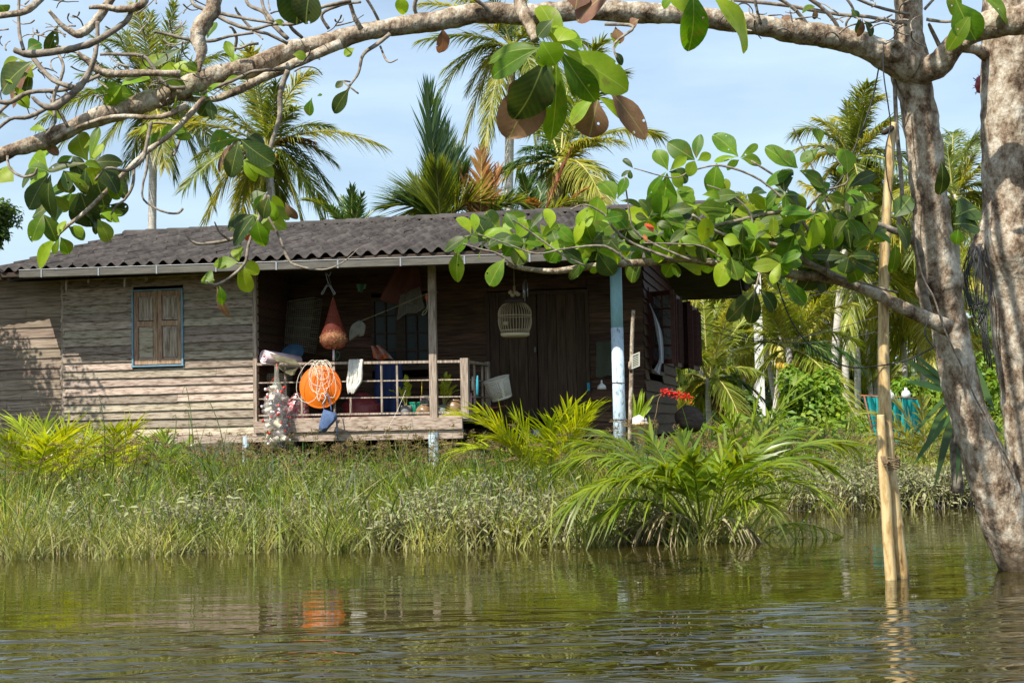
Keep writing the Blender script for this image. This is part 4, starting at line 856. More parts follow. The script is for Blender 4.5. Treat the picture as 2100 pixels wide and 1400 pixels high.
# things right of the door
c_ = q(1234, 795, VB - .25); s = MB(); s.lathe([(.0, .115), (.012, .115), (.014, .07), (.03, .055), (.06, .03), (.068, -.02), (.064, -.02), (.055, .02), (0, .04)], 24, 0, tuple(c_)); hsolo('funnel', 'white plastic funnel hanging on the plank wall left of the painted post', 'funnel', s, mat('white_plastic', [(.8,.8,.78)], 3, rough=.35), c_)
c_ = q(1207, 793, VB - .08); s = MB(); s.box((c_.x - .02, c_.y - .02, c_.z - .06), (c_.x + .02, c_.y + .02, c_.z + .06)); hsolo('wall_bottle', 'small turquoise bottle fixed at the edge of the door', 'bottle', s, mat('turquoise', [(.02,.25,.4)], 3), c_, smooth=False)
drape('shade_net', 'dark green net panel hung on the plank wall behind the painted post', 'net panel', ((1222, 700), (1262, 698), (1262, 772), (1222, 774)), VB - .12, mat('dark_green_net', [(.05,.06,.04),(.08,.09,.06)], 30, rough=.9, alpha=.75), 9, .05)
s = MB(); s.tube([q(x, y, -.35) for x, y in ((1299, 636), (1296, 700), (1295, 760), (1293, 850), (1291, 905))], [.026, .027, .028, .03, .03], 9, smooth=4, rough=.08); s.tube([q(1292, 742, -.37), q(1291, 752, -.4), q(1295, 764, -.36)], .02, 7)
hsolo('pole', 'rough mottled wooden stake right of the painted post', 'stake', s, M['bark'], q(1295, 800, -.35))
t = thing('louvre_panel', 'small pale slotted plate nailed to the mottled stake', 'plate', q(1303, 738, -.4), house=True); s = MB()
def lp(x, y): return q(1295 + x * 17, 728 + y * 29 - x * 7, -.40 + .0 * x)
for (x0, y0, x1, y1) in [(0, 0, .14, 1), (.86, 0, 1, 1), (.14, 0, .86, .1), (.14, .9, .86, 1)] + [(.14, .19 + k * .12, .86, .245 + k * .12) for k in range(6)]:
    pts = [lp(x0, y0), lp(x1, y0), lp(x1, y1), lp(x0, y1)]; s.prism(pts, (0, .008, 0))
s.build('plate', mat('pale_plate', [(.5,.5,.42)], 5, rough=.6), t, smooth=False); s = MB(); pts = [q(p_[0], p_[1], -.385) for p_ in ((1296, 729), (1311, 722), (1311, 750), (1296, 757))]; s.prism(pts, (0, .004, 0)); s.build('backing', M['darkwood'], t, smooth=False)
# curtain blowing out of the side window
cA = [(1331, 622), (1340, 650), (1349, 700), (1352, 735), (1341, 758)]; cB = [(1333, 622), (1357, 680), (1361, 740), (1357, 745), (1353, 768)]; s = MB(); V = []
ca = catmull(np.array(cA, float), 4); cbb = catmull(np.array(cB, float), 4)
for i in range(len(ca)):
    for j in range(9):
        u = j / 8; x = ca[i, 0] * (1 - u) + cbb[i, 0] * u; y = ca[i, 1] * (1 - u) + cbb[i, 1] * u; V.append(tuple(q(x, y, VB + .2 + .03 * math.sin(u * 9) - .0 * u)))
s.add(V, [[i*9+j, i*9+j+1, (i+1)*9+j+1, (i+1)*9+j] for i in range(len(ca) - 1) for j in range(8)]); hsolo('curtain', 'white curtain blowing out of the open side window', 'curtain', s, mat('white_curtain', [(.55,.58,.66),(.68,.7,.76)], 5, rough=.9, transl=.3), q(1345, 700, VB + .5))
# bucket with white sack, orchid pot plants, dark basin behind
t = thing('bucket', 'paint bucket stuffed with a white sack at the foot of the stake', 'bucket', q(1311, 895, .1), house=True); c_ = q(1311, 880, .1)
s = MB(); s.lathe([(0, -.16), (.105, -.16), (.13, .06), (.145, .065), (.145, .085), (.12, .085), (0, .05)], 26, 0, tuple(c_)); s.build('pail', mat('printed_pail', [(.62,.58,.45),(.7,.4,.1),(.7,.7,.66)], 5, rough=.6, pos=(.4,.6)), t)
s = MB(); rr = random.Random(6); V = []
for k in range(6):
    for j in range(14): a = j * .4488; r_ = (.12, .13, .11, .10, .06, .0)[k] * rr.uniform(.8, 1.15); V.append((c_.x + r_ * math.cos(a), .1 + r_ * math.sin(a), c_.z + .07 + k * .024 + rr.uniform(-.015, .02)))
s.add(V, [[k*14+j, k*14+(j+1) % 14, (k+1)*14+(j+1) % 14, (k+1)*14+j] for k in range(5) for j in range(14)]); s.build('sack', mat('white_sack', [(.7,.7,.7),(.85,.85,.85)], 9, rough=.8), t)
t = thing('orchid', 'leafy strap-leaved plant rising from the paint bucket', 'plant', q(1305, 868, .1), house=True); s = MB(); b_ = q(1303, 872, .1); B = []; D = []; Nn = []; LL = []
for tx, ty in ((1300, 795), (1318, 795), (1322, 802), (1334, 805), (1312, 815), (1335, 830), (1296, 820)):
    e = q(tx, ty, .05) - b_; B.append(tuple(b_)); D.append(tuple(e)); Nn.append((.1, -1, .3)); LL.append(e.length)
s.leaves(B, D, Nn, LL, [.055] * len(B), [.3] * len(B), .5); s.build('leaf', M['leafy'], t)
t = thing('red_flower_plant', 'arching stem of small red flowers beside the corner of the house', 'flower', q(1338, 880, -.2), house=True); s = MB()
stem = catmull(np.array([(1335, 880), (1345, 850), (1352, 815), (1370, 802), (1395, 806), (1416, 816)], float), 5); sp_ = [q(x, y, -.3) for x, y in stem]; s.tube(sp_, .005, 5)
s.tube([q(1320, 860, -.2), q(1335, 820, -.25), (q(1358, 806, -.3))], .004, 5, smooth=3); s.build('stem', mat('flower_stem', [(.25,.16,.06)], 3), t); s = MB(); rr = random.Random(8); B = []; D = []; Nn = []
for k in range(230):
    x = rr.uniform(1357, 1417); y = 802 + (x - 1357) * .2 + rr.gauss(0, 3.4); B.append(tuple(q(x, y, -.3 + rr.uniform(-.03, .03)))); D.append((rr.gauss(0, 1), rr.gauss(0, 1), rr.gauss(0, 1))); Nn.append((rr.gauss(0, 1), -1, rr.gauss(0, 1)))
s.leaves(B, D, Nn, [.036] * len(B), [.018] * len(B), [.3] * len(B), .4, seg=2); s.build('blossom', mat('scarlet_petal', [(.75,.01,.012),(.85,.04,.02)], 9, rough=.5, transl=.3), t)
s = MB(); c_ = q(1418, 852, 1.0); s.lathe([(.0, 0), (.14, 0), (.17, -.02), (.19, -.12), (.21, -.12), (.19, .01), (0, .03)], 26, 0, tuple(c_), Matrix.Rotation(.8, 4, 'X') @ Matrix.Rotation(.5, 4, 'Y')); hsolo('old_basin', 'dark upturned basin in the weeds beyond the corner of the house', 'basin', s, M['darkwood'], c_)
# faded blue and grey cloth tent shape at the far left
t = thing('blue_tarp', 'grey and blue peaked tarp standing in front of the shaded annex wall', 'tarp', q(66, 900, .2), house=True); s = MB()
A = [q(x, y, v) for x, y, v in ((63, 842, .5), (49, 905, .3), (66, 905, .15), (78, 905, .45))]; s.prism(A[:3], (0, .01, .004)); s.prism([A[0], A[2], A[3]], (.003, .01, 0)); s.build('sheet', mat('grey_sheet', [(.38,.42,.50),(.5,.53,.58)], 5, rough=.7), t, smooth=False)
s = MB(); s.tube([A[0], A[3]], .012, 5); s.box((q(50, 885, .2).x, .26, q(50, 885, .28).z), (q(56, 885, .2).x, .285, q(50, 868, .28).z)); s.build('blue_edge', mat('blue_edge', [(.03,.13,.42)], 5), t); s = MB(); s.tube([A[0], q(66, 760, .6)], .006, 5); s.build('pole', M['darkwood'], t)
# ================= foreground tree =================
tree = thing('broadleaf_tree', 'old mottled broadleaf tree with two stems rising from the water at right', 'tree', PW(2110, 1190))
def tp(pts, D0, D1=None):
    n = len(pts); D1 = D0 if D1 is None else D1
    return [P(x, y, D0 + (D1 - D0) * i / max(1, n - 1)) for i, (x, y, *_) in enumerate(pts)]
def limb(pts, D0, D1=None, n=14, name='branch', m='bark', rough=.02, sm=6, parent=None):
    k = lambda i: (D0 + ((D1 or D0) - D0) * i / max(1, len(pts) - 1)) / F
    s = MB(); s.tube(tp(pts, D0, D1), [p[2] * ((.5 if n == 20 else .46) if n < 28 else .49) * k(i) for i, p in enumerate(pts)], n, smooth=sm, rough=rough)
    o = s.build(name, M[m], parent or tree)
    if m == 'bark' and n >= 16:
        tx = bpy.data.textures.get('barkn') or bpy.data.textures.new('barkn', 'CLOUDS'); tx.noise_scale = .11; tx.noise_depth = 3
        sb_ = o.modifiers.new('s', 'SUBSURF'); sb_.levels = sb_.render_levels = 1
        dm = o.modifiers.new('d', 'DISPLACE'); dm.texture = tx; dm.strength = .032; dm.mid_level = .5; dm.texture_coords = 'LOCAL'
    return o
# stems
limb([(1862, -60, 58), (1864, 60, 60), (1866, 135, 86), (1879, 200, 74), (1896, 300, 76), (1908, 420, 76), (1918, 520, 78), (1928, 575, 92), (1938, 630, 76), (1953, 700, 77), (1973, 800, 78), (2005, 900, 84), (2040, 1000, 96), (2075, 1090, 110), (2120, 1185, 122), (2140, 1260, 140)], 9.9, 10.2, 28, 'trunk')
limb([(2072, -60, 110), (2070, 100, 116), (2068, 300, 112), (2070, 440, 112), (2066, 515, 146), (2080, 590, 112), (2092, 700, 112), (2108, 800, 114), (2120, 900, 118), (2135, 1060, 130), (2150, 1200, 150)], 10.3, 10.3, 28, 'trunk')
# knots
for px, py, r_, D in ((1836, 104, 22, 9.69), (1912, 590, 26, 9.93), (2024, 512, 26, 10.22)):
    s = MB()
    c = P(px, py, D); k = D / F * r_; s.lathe([(0, -1.2 * k), (.4 * k, -1.1*k), (.5 * k, .2 * k), (.8 * k, .35 * k), (1.05 * k, 0), (1.2 * k, -.6 * k)], 16, 0, tuple(c), Matrix.Rotation(R(90), 4, 'X') @ Matrix.Rotation(.2, 4, 'Y')); s.build('knot', M['bark'], tree)
# the long overhead limb
limb([(1870, 140, 72), (1825, 120, 62), (1770, 92, 54), (1700, 75, 49), (1640, 66, 50), (1568, 54, 43), (1480, 42, 44), (1400, 30, 40), (1300, 26, 45), (1200, 22, 42), (1100, 30, 47), (1000, 27, 43), (900, 42, 43), (810, 56, 38), (730, 70, 39), (660, 92, 44), (600, 101, 40), (520, 138, 44), (460, 150, 39), (400, 170, 42), (350, 192, 38), (300, 208, 42), (250, 226, 37), (200, 240, 41), (150, 262, 35), (100, 284, 36), (50, 300, 30), (0, 317, 31), (-60, 340, 30)], 9.85, 8.3, 20, sm=5)
limb([(1866, 150, 70), (1920, 135, 62), (1970, 80, 50), (2030, 50, 66), (2110, 40, 70)], 9.9, 9.4, 16)
limb([(1960, 95, 30), (2000, 100, 26), (2030, 120, 30)], 10.0, 10.3, 10)
limb([(2010, 50, 40), (1980, 95, 18)], 9.5, 9.6, 8)
# lower limb with the leaf canopy
limb([(1945, 672, 40), (1905, 655, 34), (1850, 630, 30), (1780, 595, 26), (1700, 570, 24), (1640, 565, 22), (1560, 550, 20), (1470, 540, 18), (1400, 530, 18), (1330, 538, 17), (1280, 540, 16), (1200, 548, 16), (1130, 556, 13), (1060, 548, 10), (1040, 540, 7)], 9.8, 9.3, 12)
limb([(1730, 575, 20), (1660, 540, 14), (1600, 505, 11), (1520, 490, 9), (1470, 475, 8), (1420, 440, 6)], 9.6, 9.2, 8, m='twig')
limb([(1905, 655, 26), (1893, 600, 22), (1888, 540, 22), (1878, 500, 20), (1850, 480, 16), (1780, 455, 15), (1690, 440, 12), (1600, 435, 10), (1500, 455, 8), (1430, 470, 7)], 9.9, 9.3, 8, m='twig')
T2 = [
 ([(1700, 568, 9), (1690, 520, 9), (1650, 460, 8), (1632, 420, 7), (1600, 370, 6), (1540, 330, 5)], 9.5),
 ([(1640, 540, 7), (1635, 470, 7), (1680, 400, 6), (1740, 370, 5), (1700, 310, 4), (1680, 300, 4)], 9.4),
 ([(1640, 440, 5), (1560, 370, 5), (1480, 340, 5), (1420, 350, 4), (1380, 365, 3), (1300, 345, 2.5)], 9.2),
 ([(1560, 548, 7), (1545, 500, 6), (1540, 440, 5), (1500, 400, 4), (1450, 380, 4)], 9.3),
 ([(1380, 532, 8), (1300, 500, 6), (1260, 470, 6), (1240, 440, 5), (1200, 420, 4), (1170, 430, 4)], 9.2),
 ([(1290, 538, 6), (1240, 505, 6), (1160, 510, 4), (1100, 520, 4), (1040, 500, 3), (980, 480, 3)], 9.1),
 ([(1200, 545, 5), (1150, 520, 4), (1080, 470, 4), (1050, 450, 3)], 9.1),
 ([(1060, 548, 6), (1020, 520, 5), (980, 510, 5), (950, 500, 4)], 9.1),
 ([(1420, 535, 6), (1340, 500, 5), (1300, 470, 5), (1290, 430, 4), (1280, 360, 3)], 9.2),
 ([(1700, 430, 5), (1680, 380, 5), (1660, 330, 4), (1640, 290, 3), (1626, 262, 3)], 9.5),
 ([(1480, 530, 5), (1440, 505, 4), (1380, 500, 3.5), (1320, 498, 3)], 9.15),
 ([(1840, 600, 6), (1700, 560, 5), (1610, 535, 4), (1520, 527, 4)], 9.6),
 ([(1560, 552, 5), (1550, 590, 5), (1545, 610, 4)], 9.4),
]
for pts, D in T2: limb(pts, D, D - .15, 6, m='twig', sm=4, rough=.1)
# upper-left branches
T3 = [
 ([(385, 215, 18), (330, 240, 12), (230, 240, 10), (150, 265, 9), (100, 290, 9), (40, 300, 9), (-20, 310, 10)], 8.5),
 ([(700, 90, 24), (640, 115, 22), (590, 138, 22), (530, 165, 20), (480, 190, 18), (430, 205, 15), (350, 200, 10)], 8.9),
 ([(420, 200, 14), (385, 240, 14), (350, 275, 13), (310, 305, 12), (280, 330, 11), (230, 380, 10), (180, 430, 9), (140, 462, 8), (118, 484, 5)], 8.4),
 ([(590, 145, 12), (575, 190, 13), (573, 240, 12), (555, 300, 10), (545, 340, 9), (553, 400, 11), (540, 440, 10), (515, 470, 8), (470, 492, 8), (415, 500, 8), (395, 495, 7), (382, 482, 5)], 8.6),
 ([(545, 400, 8), (530, 450, 8), (510, 500, 7), (502, 540, 7), (470, 570, 6), (440, 584, 6), (422, 575, 4)], 8.4),
 ([(548, 440, 6), (575, 490, 6), (590, 530, 7), (610, 545, 6), (660, 553, 4), (700, 540, 3), (735, 510, 2.5)], 8.5),
 ([(470, 492, 6), (450, 475, 5), (440, 455, 3)], 8.5),
 ([(440, -20, 34), (436, 20, 36), (415, 50, 38), (405, 75, 36), (412, 105, 28), (410, 130, 14), (408, 148, 6)], 7.2),
 ([(300, -20, 14), (292, 10, 18), (250, 20, 17), (215, 15, 13), (182, 16, 8)], 7.6),
 ([(270, 15, 12), (262, 40, 12), (230, 65, 14), (180, 92, 16), (120, 105, 17), (60, 112, 18), (28, 102, 12)], 7.6),
 ([(240, -20, 18), (215, 18, 20), (195, 45, 20), (165, 70, 20), (140, 62, 14), (120, 45, 10), (100, 22, 8)], 7.8),
 ([(200, 45, 10), (199, 90, 10), (190, 130, 12), (170, 170, 16), (140, 200, 18), (110, 220, 18), (85, 215, 12), (65, 198, 7)], 7.7),
 ([(370, 152, 16), (300, 150, 16), (215, 150, 18), (180, 125, 15), (158, 108, 10)], 8.2),
 ([(205, 155, 8), (170, 170, 9), (130, 185, 10), (60, 190, 10), (20, 210, 12), (-20, 205, 10)], 8.0),
 ([(110, 215, 9), (60, 240, 10), (20, 245, 8), (-20, 280, 8)], 8.0),
 ([(20, 210, 8), (0, 230, 7), (-20, 260, 6)], 8.0),
 ([(100, -20, 14), (60, 20, 16), (20, 30, 14), (-20, 35, 14)], 7.4),
 ([(40, -20, 6), (38, 30, 7), (40, 70, 8), (48, 102, 8)], 7.5),
 ([(60, 105, 10), (80, 135, 11), (110, 165, 12), (150, 180, 12)], 7.8),
 ([(120, 110, 7), (130, 135, 7), (125, 160, 8), (110, 200, 9), (112, 240, 6)], 7.9),
 ([(390, -10, 8), (400, 12, 8), (440, 25, 9), (500, 38, 7), (560, 48, 6)], 8.2),
 ([(440, 30, 9), (480, 50, 9), (520, 60, 8), (560, 50, 7), (600, 50, 7), (630, 38, 8), (650, 18, 9), (720, 2, 9)], 8.4),
 ([(500, -20, 7), (510, 10, 8), (540, 25, 9), (555, 45, 12), (590, 80, 10)], 8.6),
 ([(535, -20, 7), (540, 15, 8), (560, 45, 10)], 8.6),
 ([(590, 90, 8), (550, 70, 8), (520, 62, 7), (490, 30, 6), (482, 15, 5)], 8.7),
 ([(480, 105, 8), (485, 80, 8), (478, 60, 6), (470, 55, 4)], 8.8),
 ([(620, 78, 8), (600, 60, 9), (590, 45, 6)], 8.8),
 ([(675, 60, 8), (660, 30, 7), (700, 10, 8), (740, 5, 6)], 8.9),
 ([(520, 68, 6), (470, 75, 7), (430, 85, 8), (380, 80, 8), (340, 70, 7), (315, 66, 6)], 8.3),
 ([(530, 90, 6), (510, 92, 6), (490, 100, 6), (465, 98, 5), (458, 98, 4)], 8.7),
 ([(595, 140, 10), (540, 145, 8), (515, 148, 7), (490, 160, 8), (430, 185, 7), (410, 195, 4)], 8.8),
 ([(380, 180, 9), (340, 175, 8), (300, 120, 9), (255, 112, 8), (205, 112, 7)], 8.3),
 ([(800, 70, 10), (775, 90, 10), (745, 112, 8), (735, 150, 6), (718, 175, 5), (708, 190, 4)], 9.0),
 ([(780, 95, 5), (790, 120, 5), (800, 128, 4), (815, 122, 3)], 9.0),
 ([(718, 168, 4), (705, 168, 4), (735, 192, 4)], 8.9),
 ([(740, 60, 14), (725, 30, 10), (710, -20, 9)], 8.9),
 ([(860, 40, 8), (850, 15, 9), (860, -20, 10)], 9.2),
 ([(780, 50, 6), (765, 20, 7), (740, -20, 7)], 9.1),
 ([(1010, 30, 10), (990, 10, 9), (960, -10, 10)], 9.2),
 ([(1065, -20, 26), (1070, 20, 30), (1090, 60, 26), (1098, 82, 18)], 5.4),
 ([(310, 250, 9), (300, 300, 8), (290, 330, 8), (260, 350, 7), (220, 345, 6), (195, 370, 6)], 8.3),
 ([(275, 330, 7), (272, 380, 7), (255, 410, 6), (240, 420, 5), (228, 440, 4)], 8.4),
 ([(305, 300, 7), (300, 350, 6), (293, 380, 5), (295, 410, 5), (330, 432, 5), (362, 438, 5), (375, 428, 6)], 8.5),
 ([(300, 255, 6), (330, 252, 6), (370, 262, 6), (366, 295, 6), (355, 320, 5), (352, 310, 4)], 8.6),
 ([(15, 320, 6), (20, 345, 6), (45, 362, 6), (70, 358, 6), (76, 345, 5)], 8.0),
 ([(140, 262, 8), (115, 220, 7), (113, 250, 7), (95, 275, 6)], 8.1),
 ([(1240, 50, 7), (1300, 55, 8), (1260, 90, 5), (1265, 120, 5)], 9.3),
 ([(1860, 50, 9), (1780, 35, 9), (1720, 30, 8), (1660, 20, 9), (1600, 10, 9), (1500, 0, 9)], 9.7),
 ([(1720, 75, 9), (1715, 50, 9), (1690, 20, 9), (1650, -10, 10)], 9.7),
 ([(1660, 60, 10), (1640, 30, 9), (1610, 5, 8), (1570, -15, 9)], 9.6),
 ([(1560, 50, 7), (1552, 20, 7), (1545, -20, 7)], 9.5),
 ([(1745, 88, 6), (1735, 50, 6), (1750, 20, 6), (1720, -20, 6)], 9.7),
 ([(1865, 30, 7), (1800, 15, 7), (1740, -10, 7)], 9.6),
 ([(1900, 40, 8), (1940, 45, 7), (1990, 40, 7)], 9.7),
 ([(1895, 20, 7), (1920, -10, 6), (1890, -10, 5)], 9.8),
 ([(1720, 70, 4), (1745, 52, 4), (1800, 45, 4), (1830, 30, 4)], 9.6),
 ([(1940, 120, 12), (1910, 60, 9), (1905, 50, 6)], 9.8),
]
for pts, D in T3: limb(pts, D, D - .1, 7, m='bark' if pts[0][2] > 13 else 'twig', sm=4, rough=.13)
# procedural curled twiglets along the overhead limb
rr = random.Random(12); s = MB()
for k in range(130):
    s = MB(); x = rr.choice([rr.uniform(0, 700), rr.uniform(1500, 1900), rr.uniform(0, 400), rr.uniform(0, 400)])
    if x > 1150: y = rr.uniform(-10, 70)
    else: y = rr.uniform(-10, 300 - x * .25)
    D = rr.uniform(8.1, 9.2); a = rr.uniform(0, 6.28); L = rr.uniform(25, 70); pts = []
    cv = rr.uniform(-.5, .5)
    for j in range(7): pts.append(P(x, y, D + .05 * j)); x += L / 6 * math.cos(a); y += L / 6 * math.sin(a) * .8; a += cv + rr.uniform(-.25, .25)
    s.tube(pts, [(2.6 - .22 * j) * D / F / 1.3 for j in range(7)], 5, smooth=2); s.build('twig', M['twig'], tree)
# leaves: (base, tip, width px, depth, kind)
LV = {'leaf': [], 'leafy': [], 'leafd': [], 'leafb': [], 'leafr': []}
def lf(kind, bx, by, tx, ty, w, D, face=None, dd=0):
    a = P(bx, by, D); b = P(tx, ty, D + dd); d = b - a
    n = Vector(face) if face else Vector((rr.uniform(-.5, .5), -1, rr.uniform(.1, .9)))
    LV[kind].append((tuple(a), tuple(d), tuple(n), d.length * 1.06, w * 1.12 * D / F))
Dn = 5.3
for k_, bx, by, tx, ty, w in (
 ('leafy', 1150, 110, 1120, -15, 46), ('leaf', 1110, 100, 994, 88, 42), ('leaf', 1105, 100, 996, 146, 44), ('leafy', 1110, 85, 1140, 132, 58),
 ('leafy', 1145, 85, 1165, 48, 52), ('leafy', 1150, 90, 1195, 75, 45), ('leafy', 1152, 100, 1288, 180, 74), ('leaf', 1150, 105, 1216, 208, 52), ('leafd', 1118, 118, 1080, 255, 82),
 ('leafd', 1125, 118, 1096, 215, 62), ('leaf', 1140, 118, 1148, 282, 48), ('leafb', 1105, 150, 1055, 285, 88), ('leafb', 1100, 150, 1062, 228, 70), ('leafd', 1135, 40, 1100, 70, 30),
 ('leafy', 1150, 118, 1215, 190, 26)): lf(k_, bx, by, tx, ty, w, Dn + rr.uniform(-.1, .1), (rr.uniform(-.3, .3), -1, rr.uniform(.1, .7)))
for k_, bx, by, tx, ty, w in (
 ('leafy', 1222, 200, 1161, 238, 34), ('leafy', 1228, 200, 1313, 246, 32), ('leafy', 1220, 195, 1226, 165, 30), ('leafb', 1226, 205, 1208, 282, 66), ('leafb', 1250, 185, 1330, 273, 46),
 ('leafb', 1180, 20, 1190, -30, 50), ('leafb', 1260, -20, 1175, 20, 70), ('leaf', 1420, -20, 1436, 102, 62), ('leafy', 1460, -10, 1568, 76, 62), ('leafy', 1365, -25, 1430, 20, 50),
 ('leaf', 1380, -10, 1358, 12, 20), ('leafd', 600, -60, 622, 40, 76), ('leafd', 640, -30, 618, 42, 60)): lf(k_, bx, by, tx, ty, w, 6.0)
for k_, bx, by, tx, ty, w in (
 # left hanging clusters
 ('leafy', 180, 330, 144, 268, 46), ('leaf', 184, 330, 200, 262, 24), ('leafy', 186, 332, 205, 292, 20), ('leafd', 180, 334, 98, 342, 22), ('leafd', 182, 336, 226, 418, 56), ('leafd', 188, 338, 268, 382, 52),
 ('leafd', 190, 335, 250, 320, 30), ('leaf', 178, 336, 138, 355, 20), ('leafd', 176, 345, 168, 400, 30), ('leafy', 100, 350, 52, 315, 42), ('leaf', 100, 352, 60, 338, 30), ('leafy', 100, 355, 66, 365, 30),
 ('leafd', 100, 356, 52, 422, 40), ('leaf', 100, 358, 60, 395, 46), ('leafd', 104, 358, 78, 452, 34), ('leaf', 150, 390, 88, 378, 40), ('leaf', 148, 395, 98, 452, 34), ('leafd', 160, 395, 172, 458, 52),
 ('leafd', 165, 395, 190, 460, 50), ('leaf', 145, 400, 75, 455, 28), ('leafy', 165, 395, 120, 428, 34), ('leafy', 120, 484, 128, 448, 16), ('leafy', 118, 486, 56, 540, 28), ('leafy', 122, 488, 108, 520, 14), ('leaf', 124, 486, 145, 516, 28),
 ('leaf', 140, 465, 175, 482, 28), ('leafy', 150, 462, 172, 480, 22), ('leafy', 200, 448, 248, 428, 24), ('leafy', 200, 450, 230, 488, 32), ('leafd', 196, 450, 194, 480, 12), ('leafy', 205, 438, 246, 440, 22),
 ('leafd', 145, 400, 60, 430, 30), ('leaf', 220, 370, 250, 400, 30), ('leafy', 28, 372, -10, 345, 40),
 # far left upper
 ('leafd', 70, 125, -15, 170, 60), ('leafb', 70, 130, -10, 195, 40), ('leafy', 75, 132, 20, 168, 22), ('leafd', 66, 140, 40, 200, 36), ('leaf', 55, 104, 80, 82, 34), ('leafd', 120, 50, 96, 110, 26),
 ('leaf', 0, 10, 12, 25, 30), ('leafy', 340, 110, 280, 130, 20), ('leafd', 370, 100, 298, 138, 26), ('leafy', 405, 150, 358, 125, 30), ('leaf', 190, 188, 270, 182, 34), ('leafy', 95, 226, 132, 238, 16), ('leafd', 20, 240, -20, 232, 20),
 ('leafy', 440, 240, 475, 30, 1), ('leaf', 425, 80, 435, 40, 22), ('leafy', 480, 125, 460, 80, 20), ('leafy', 490, 120, 470, 118, 20), ('leafy', 560, 42, 585, 45, 14), ('leafy', 600, 112, 628, 112, 20), ('leafy', 460, 168, 492, 150, 16),
 ('leafy', 455, 170, 405, 186, 18), ('leafy', 330, 240, 283, 266, 14), ('leafy', 335, 290, 282, 288, 18), ('leaf', 360, 285, 390, 278, 20), ('leafy', 355, 290, 348, 300, 16), ('leafy', 362, 195, 352, 240, 10), ('leaf', 345, 270, 380, 262, 32), ('leafb', 95, 292, 115, 318, 20),
 ('leaf', 200, 165, 260, 190, 30), ('leafd', 250, 165, 300, 150, 22), ('leafy', 95, 270, 60, 250, 16),
 # middle hanging cluster
 ('leaf', 492, 285, 418, 285, 44), ('leafd', 490, 290, 470, 360, 38), ('leafb', 486, 292, 425, 332, 22), ('leafd', 495, 288, 552, 338, 44), ('leafd', 498, 288, 545, 290, 36), ('leafd', 545, 395, 512, 405, 26), ('leaf', 548, 400, 508, 424, 20), ('leafd', 552, 402, 530, 448, 30),
 ('leafy', 558, 420, 592, 448, 22), ('leafb', 585, 415, 602, 452, 18), ('leafd', 515, 442, 458, 460, 28), ('leafd', 518, 445, 474, 500, 30), ('leafr', 522, 446, 510, 492, 28), ('leaf', 528, 450, 530, 508, 34), ('leafd', 510, 440, 470, 470, 24),
 ('leafy', 490, 535, 482, 500, 28), ('leafy', 488, 538, 436, 538, 26), ('leafy', 492, 540, 508, 598, 32), ('leafy', 500, 535, 530, 558, 24), ('leaf', 440, 575, 414, 560, 30), ('leafy', 438, 580, 418, 572, 16), ('leafb', 445, 588, 452, 655, 18), ('leaf', 450, 586, 462, 624, 18),
 ('leaf', 640, 200, 628, 235, 24), ('leafd', 718, 180, 678, 228, 28), ('leafb', 908, 60, 912, 108, 27), ('leafy', 728, 98, 706, 112, 20), ('leafd', 705, 165, 690, 180, 16), ('leaf', 650, 198, 660, 192, 8),
 ('leafy', 820, -10, 826, 28, 26), ('leafy', 1262, 100, 1268, 60, 20), ('leafb', 1262, 55, 1268, 88, 24), ('leafb', 1310, 40, 1290, 48, 24), ('leafd', 1262, 108, 1280, 130, 16),
 # right top
 ('leaf', 1960, 0, 1995, 80, 60), ('leafy', 1990, 30, 1950, 98, 32), ('leaf', 2010, -10, 2085, 20, 50), ('leafy', 1940, -20, 1975, 25, 40), ('leafd', 1760, 35, 1770, 66, 20), ('leafd', 1772, 42, 1795, 68, 22), ('leafb', 1768, 40, 1770, 75, 16), ('leafb', 1626, 35, 1604, 35, 18), ('leaf', 1672, 15, 1645, 12, 22), ('leafb', 1670, 20, 1675, 38, 14),
 ('leafd', 1745, 20, 1760, 35, 18)):
    if w > 2: lf(k_, bx, by, tx, ty, w, rr.uniform(8.1, 8.9) if bx < 800 else 9.3)
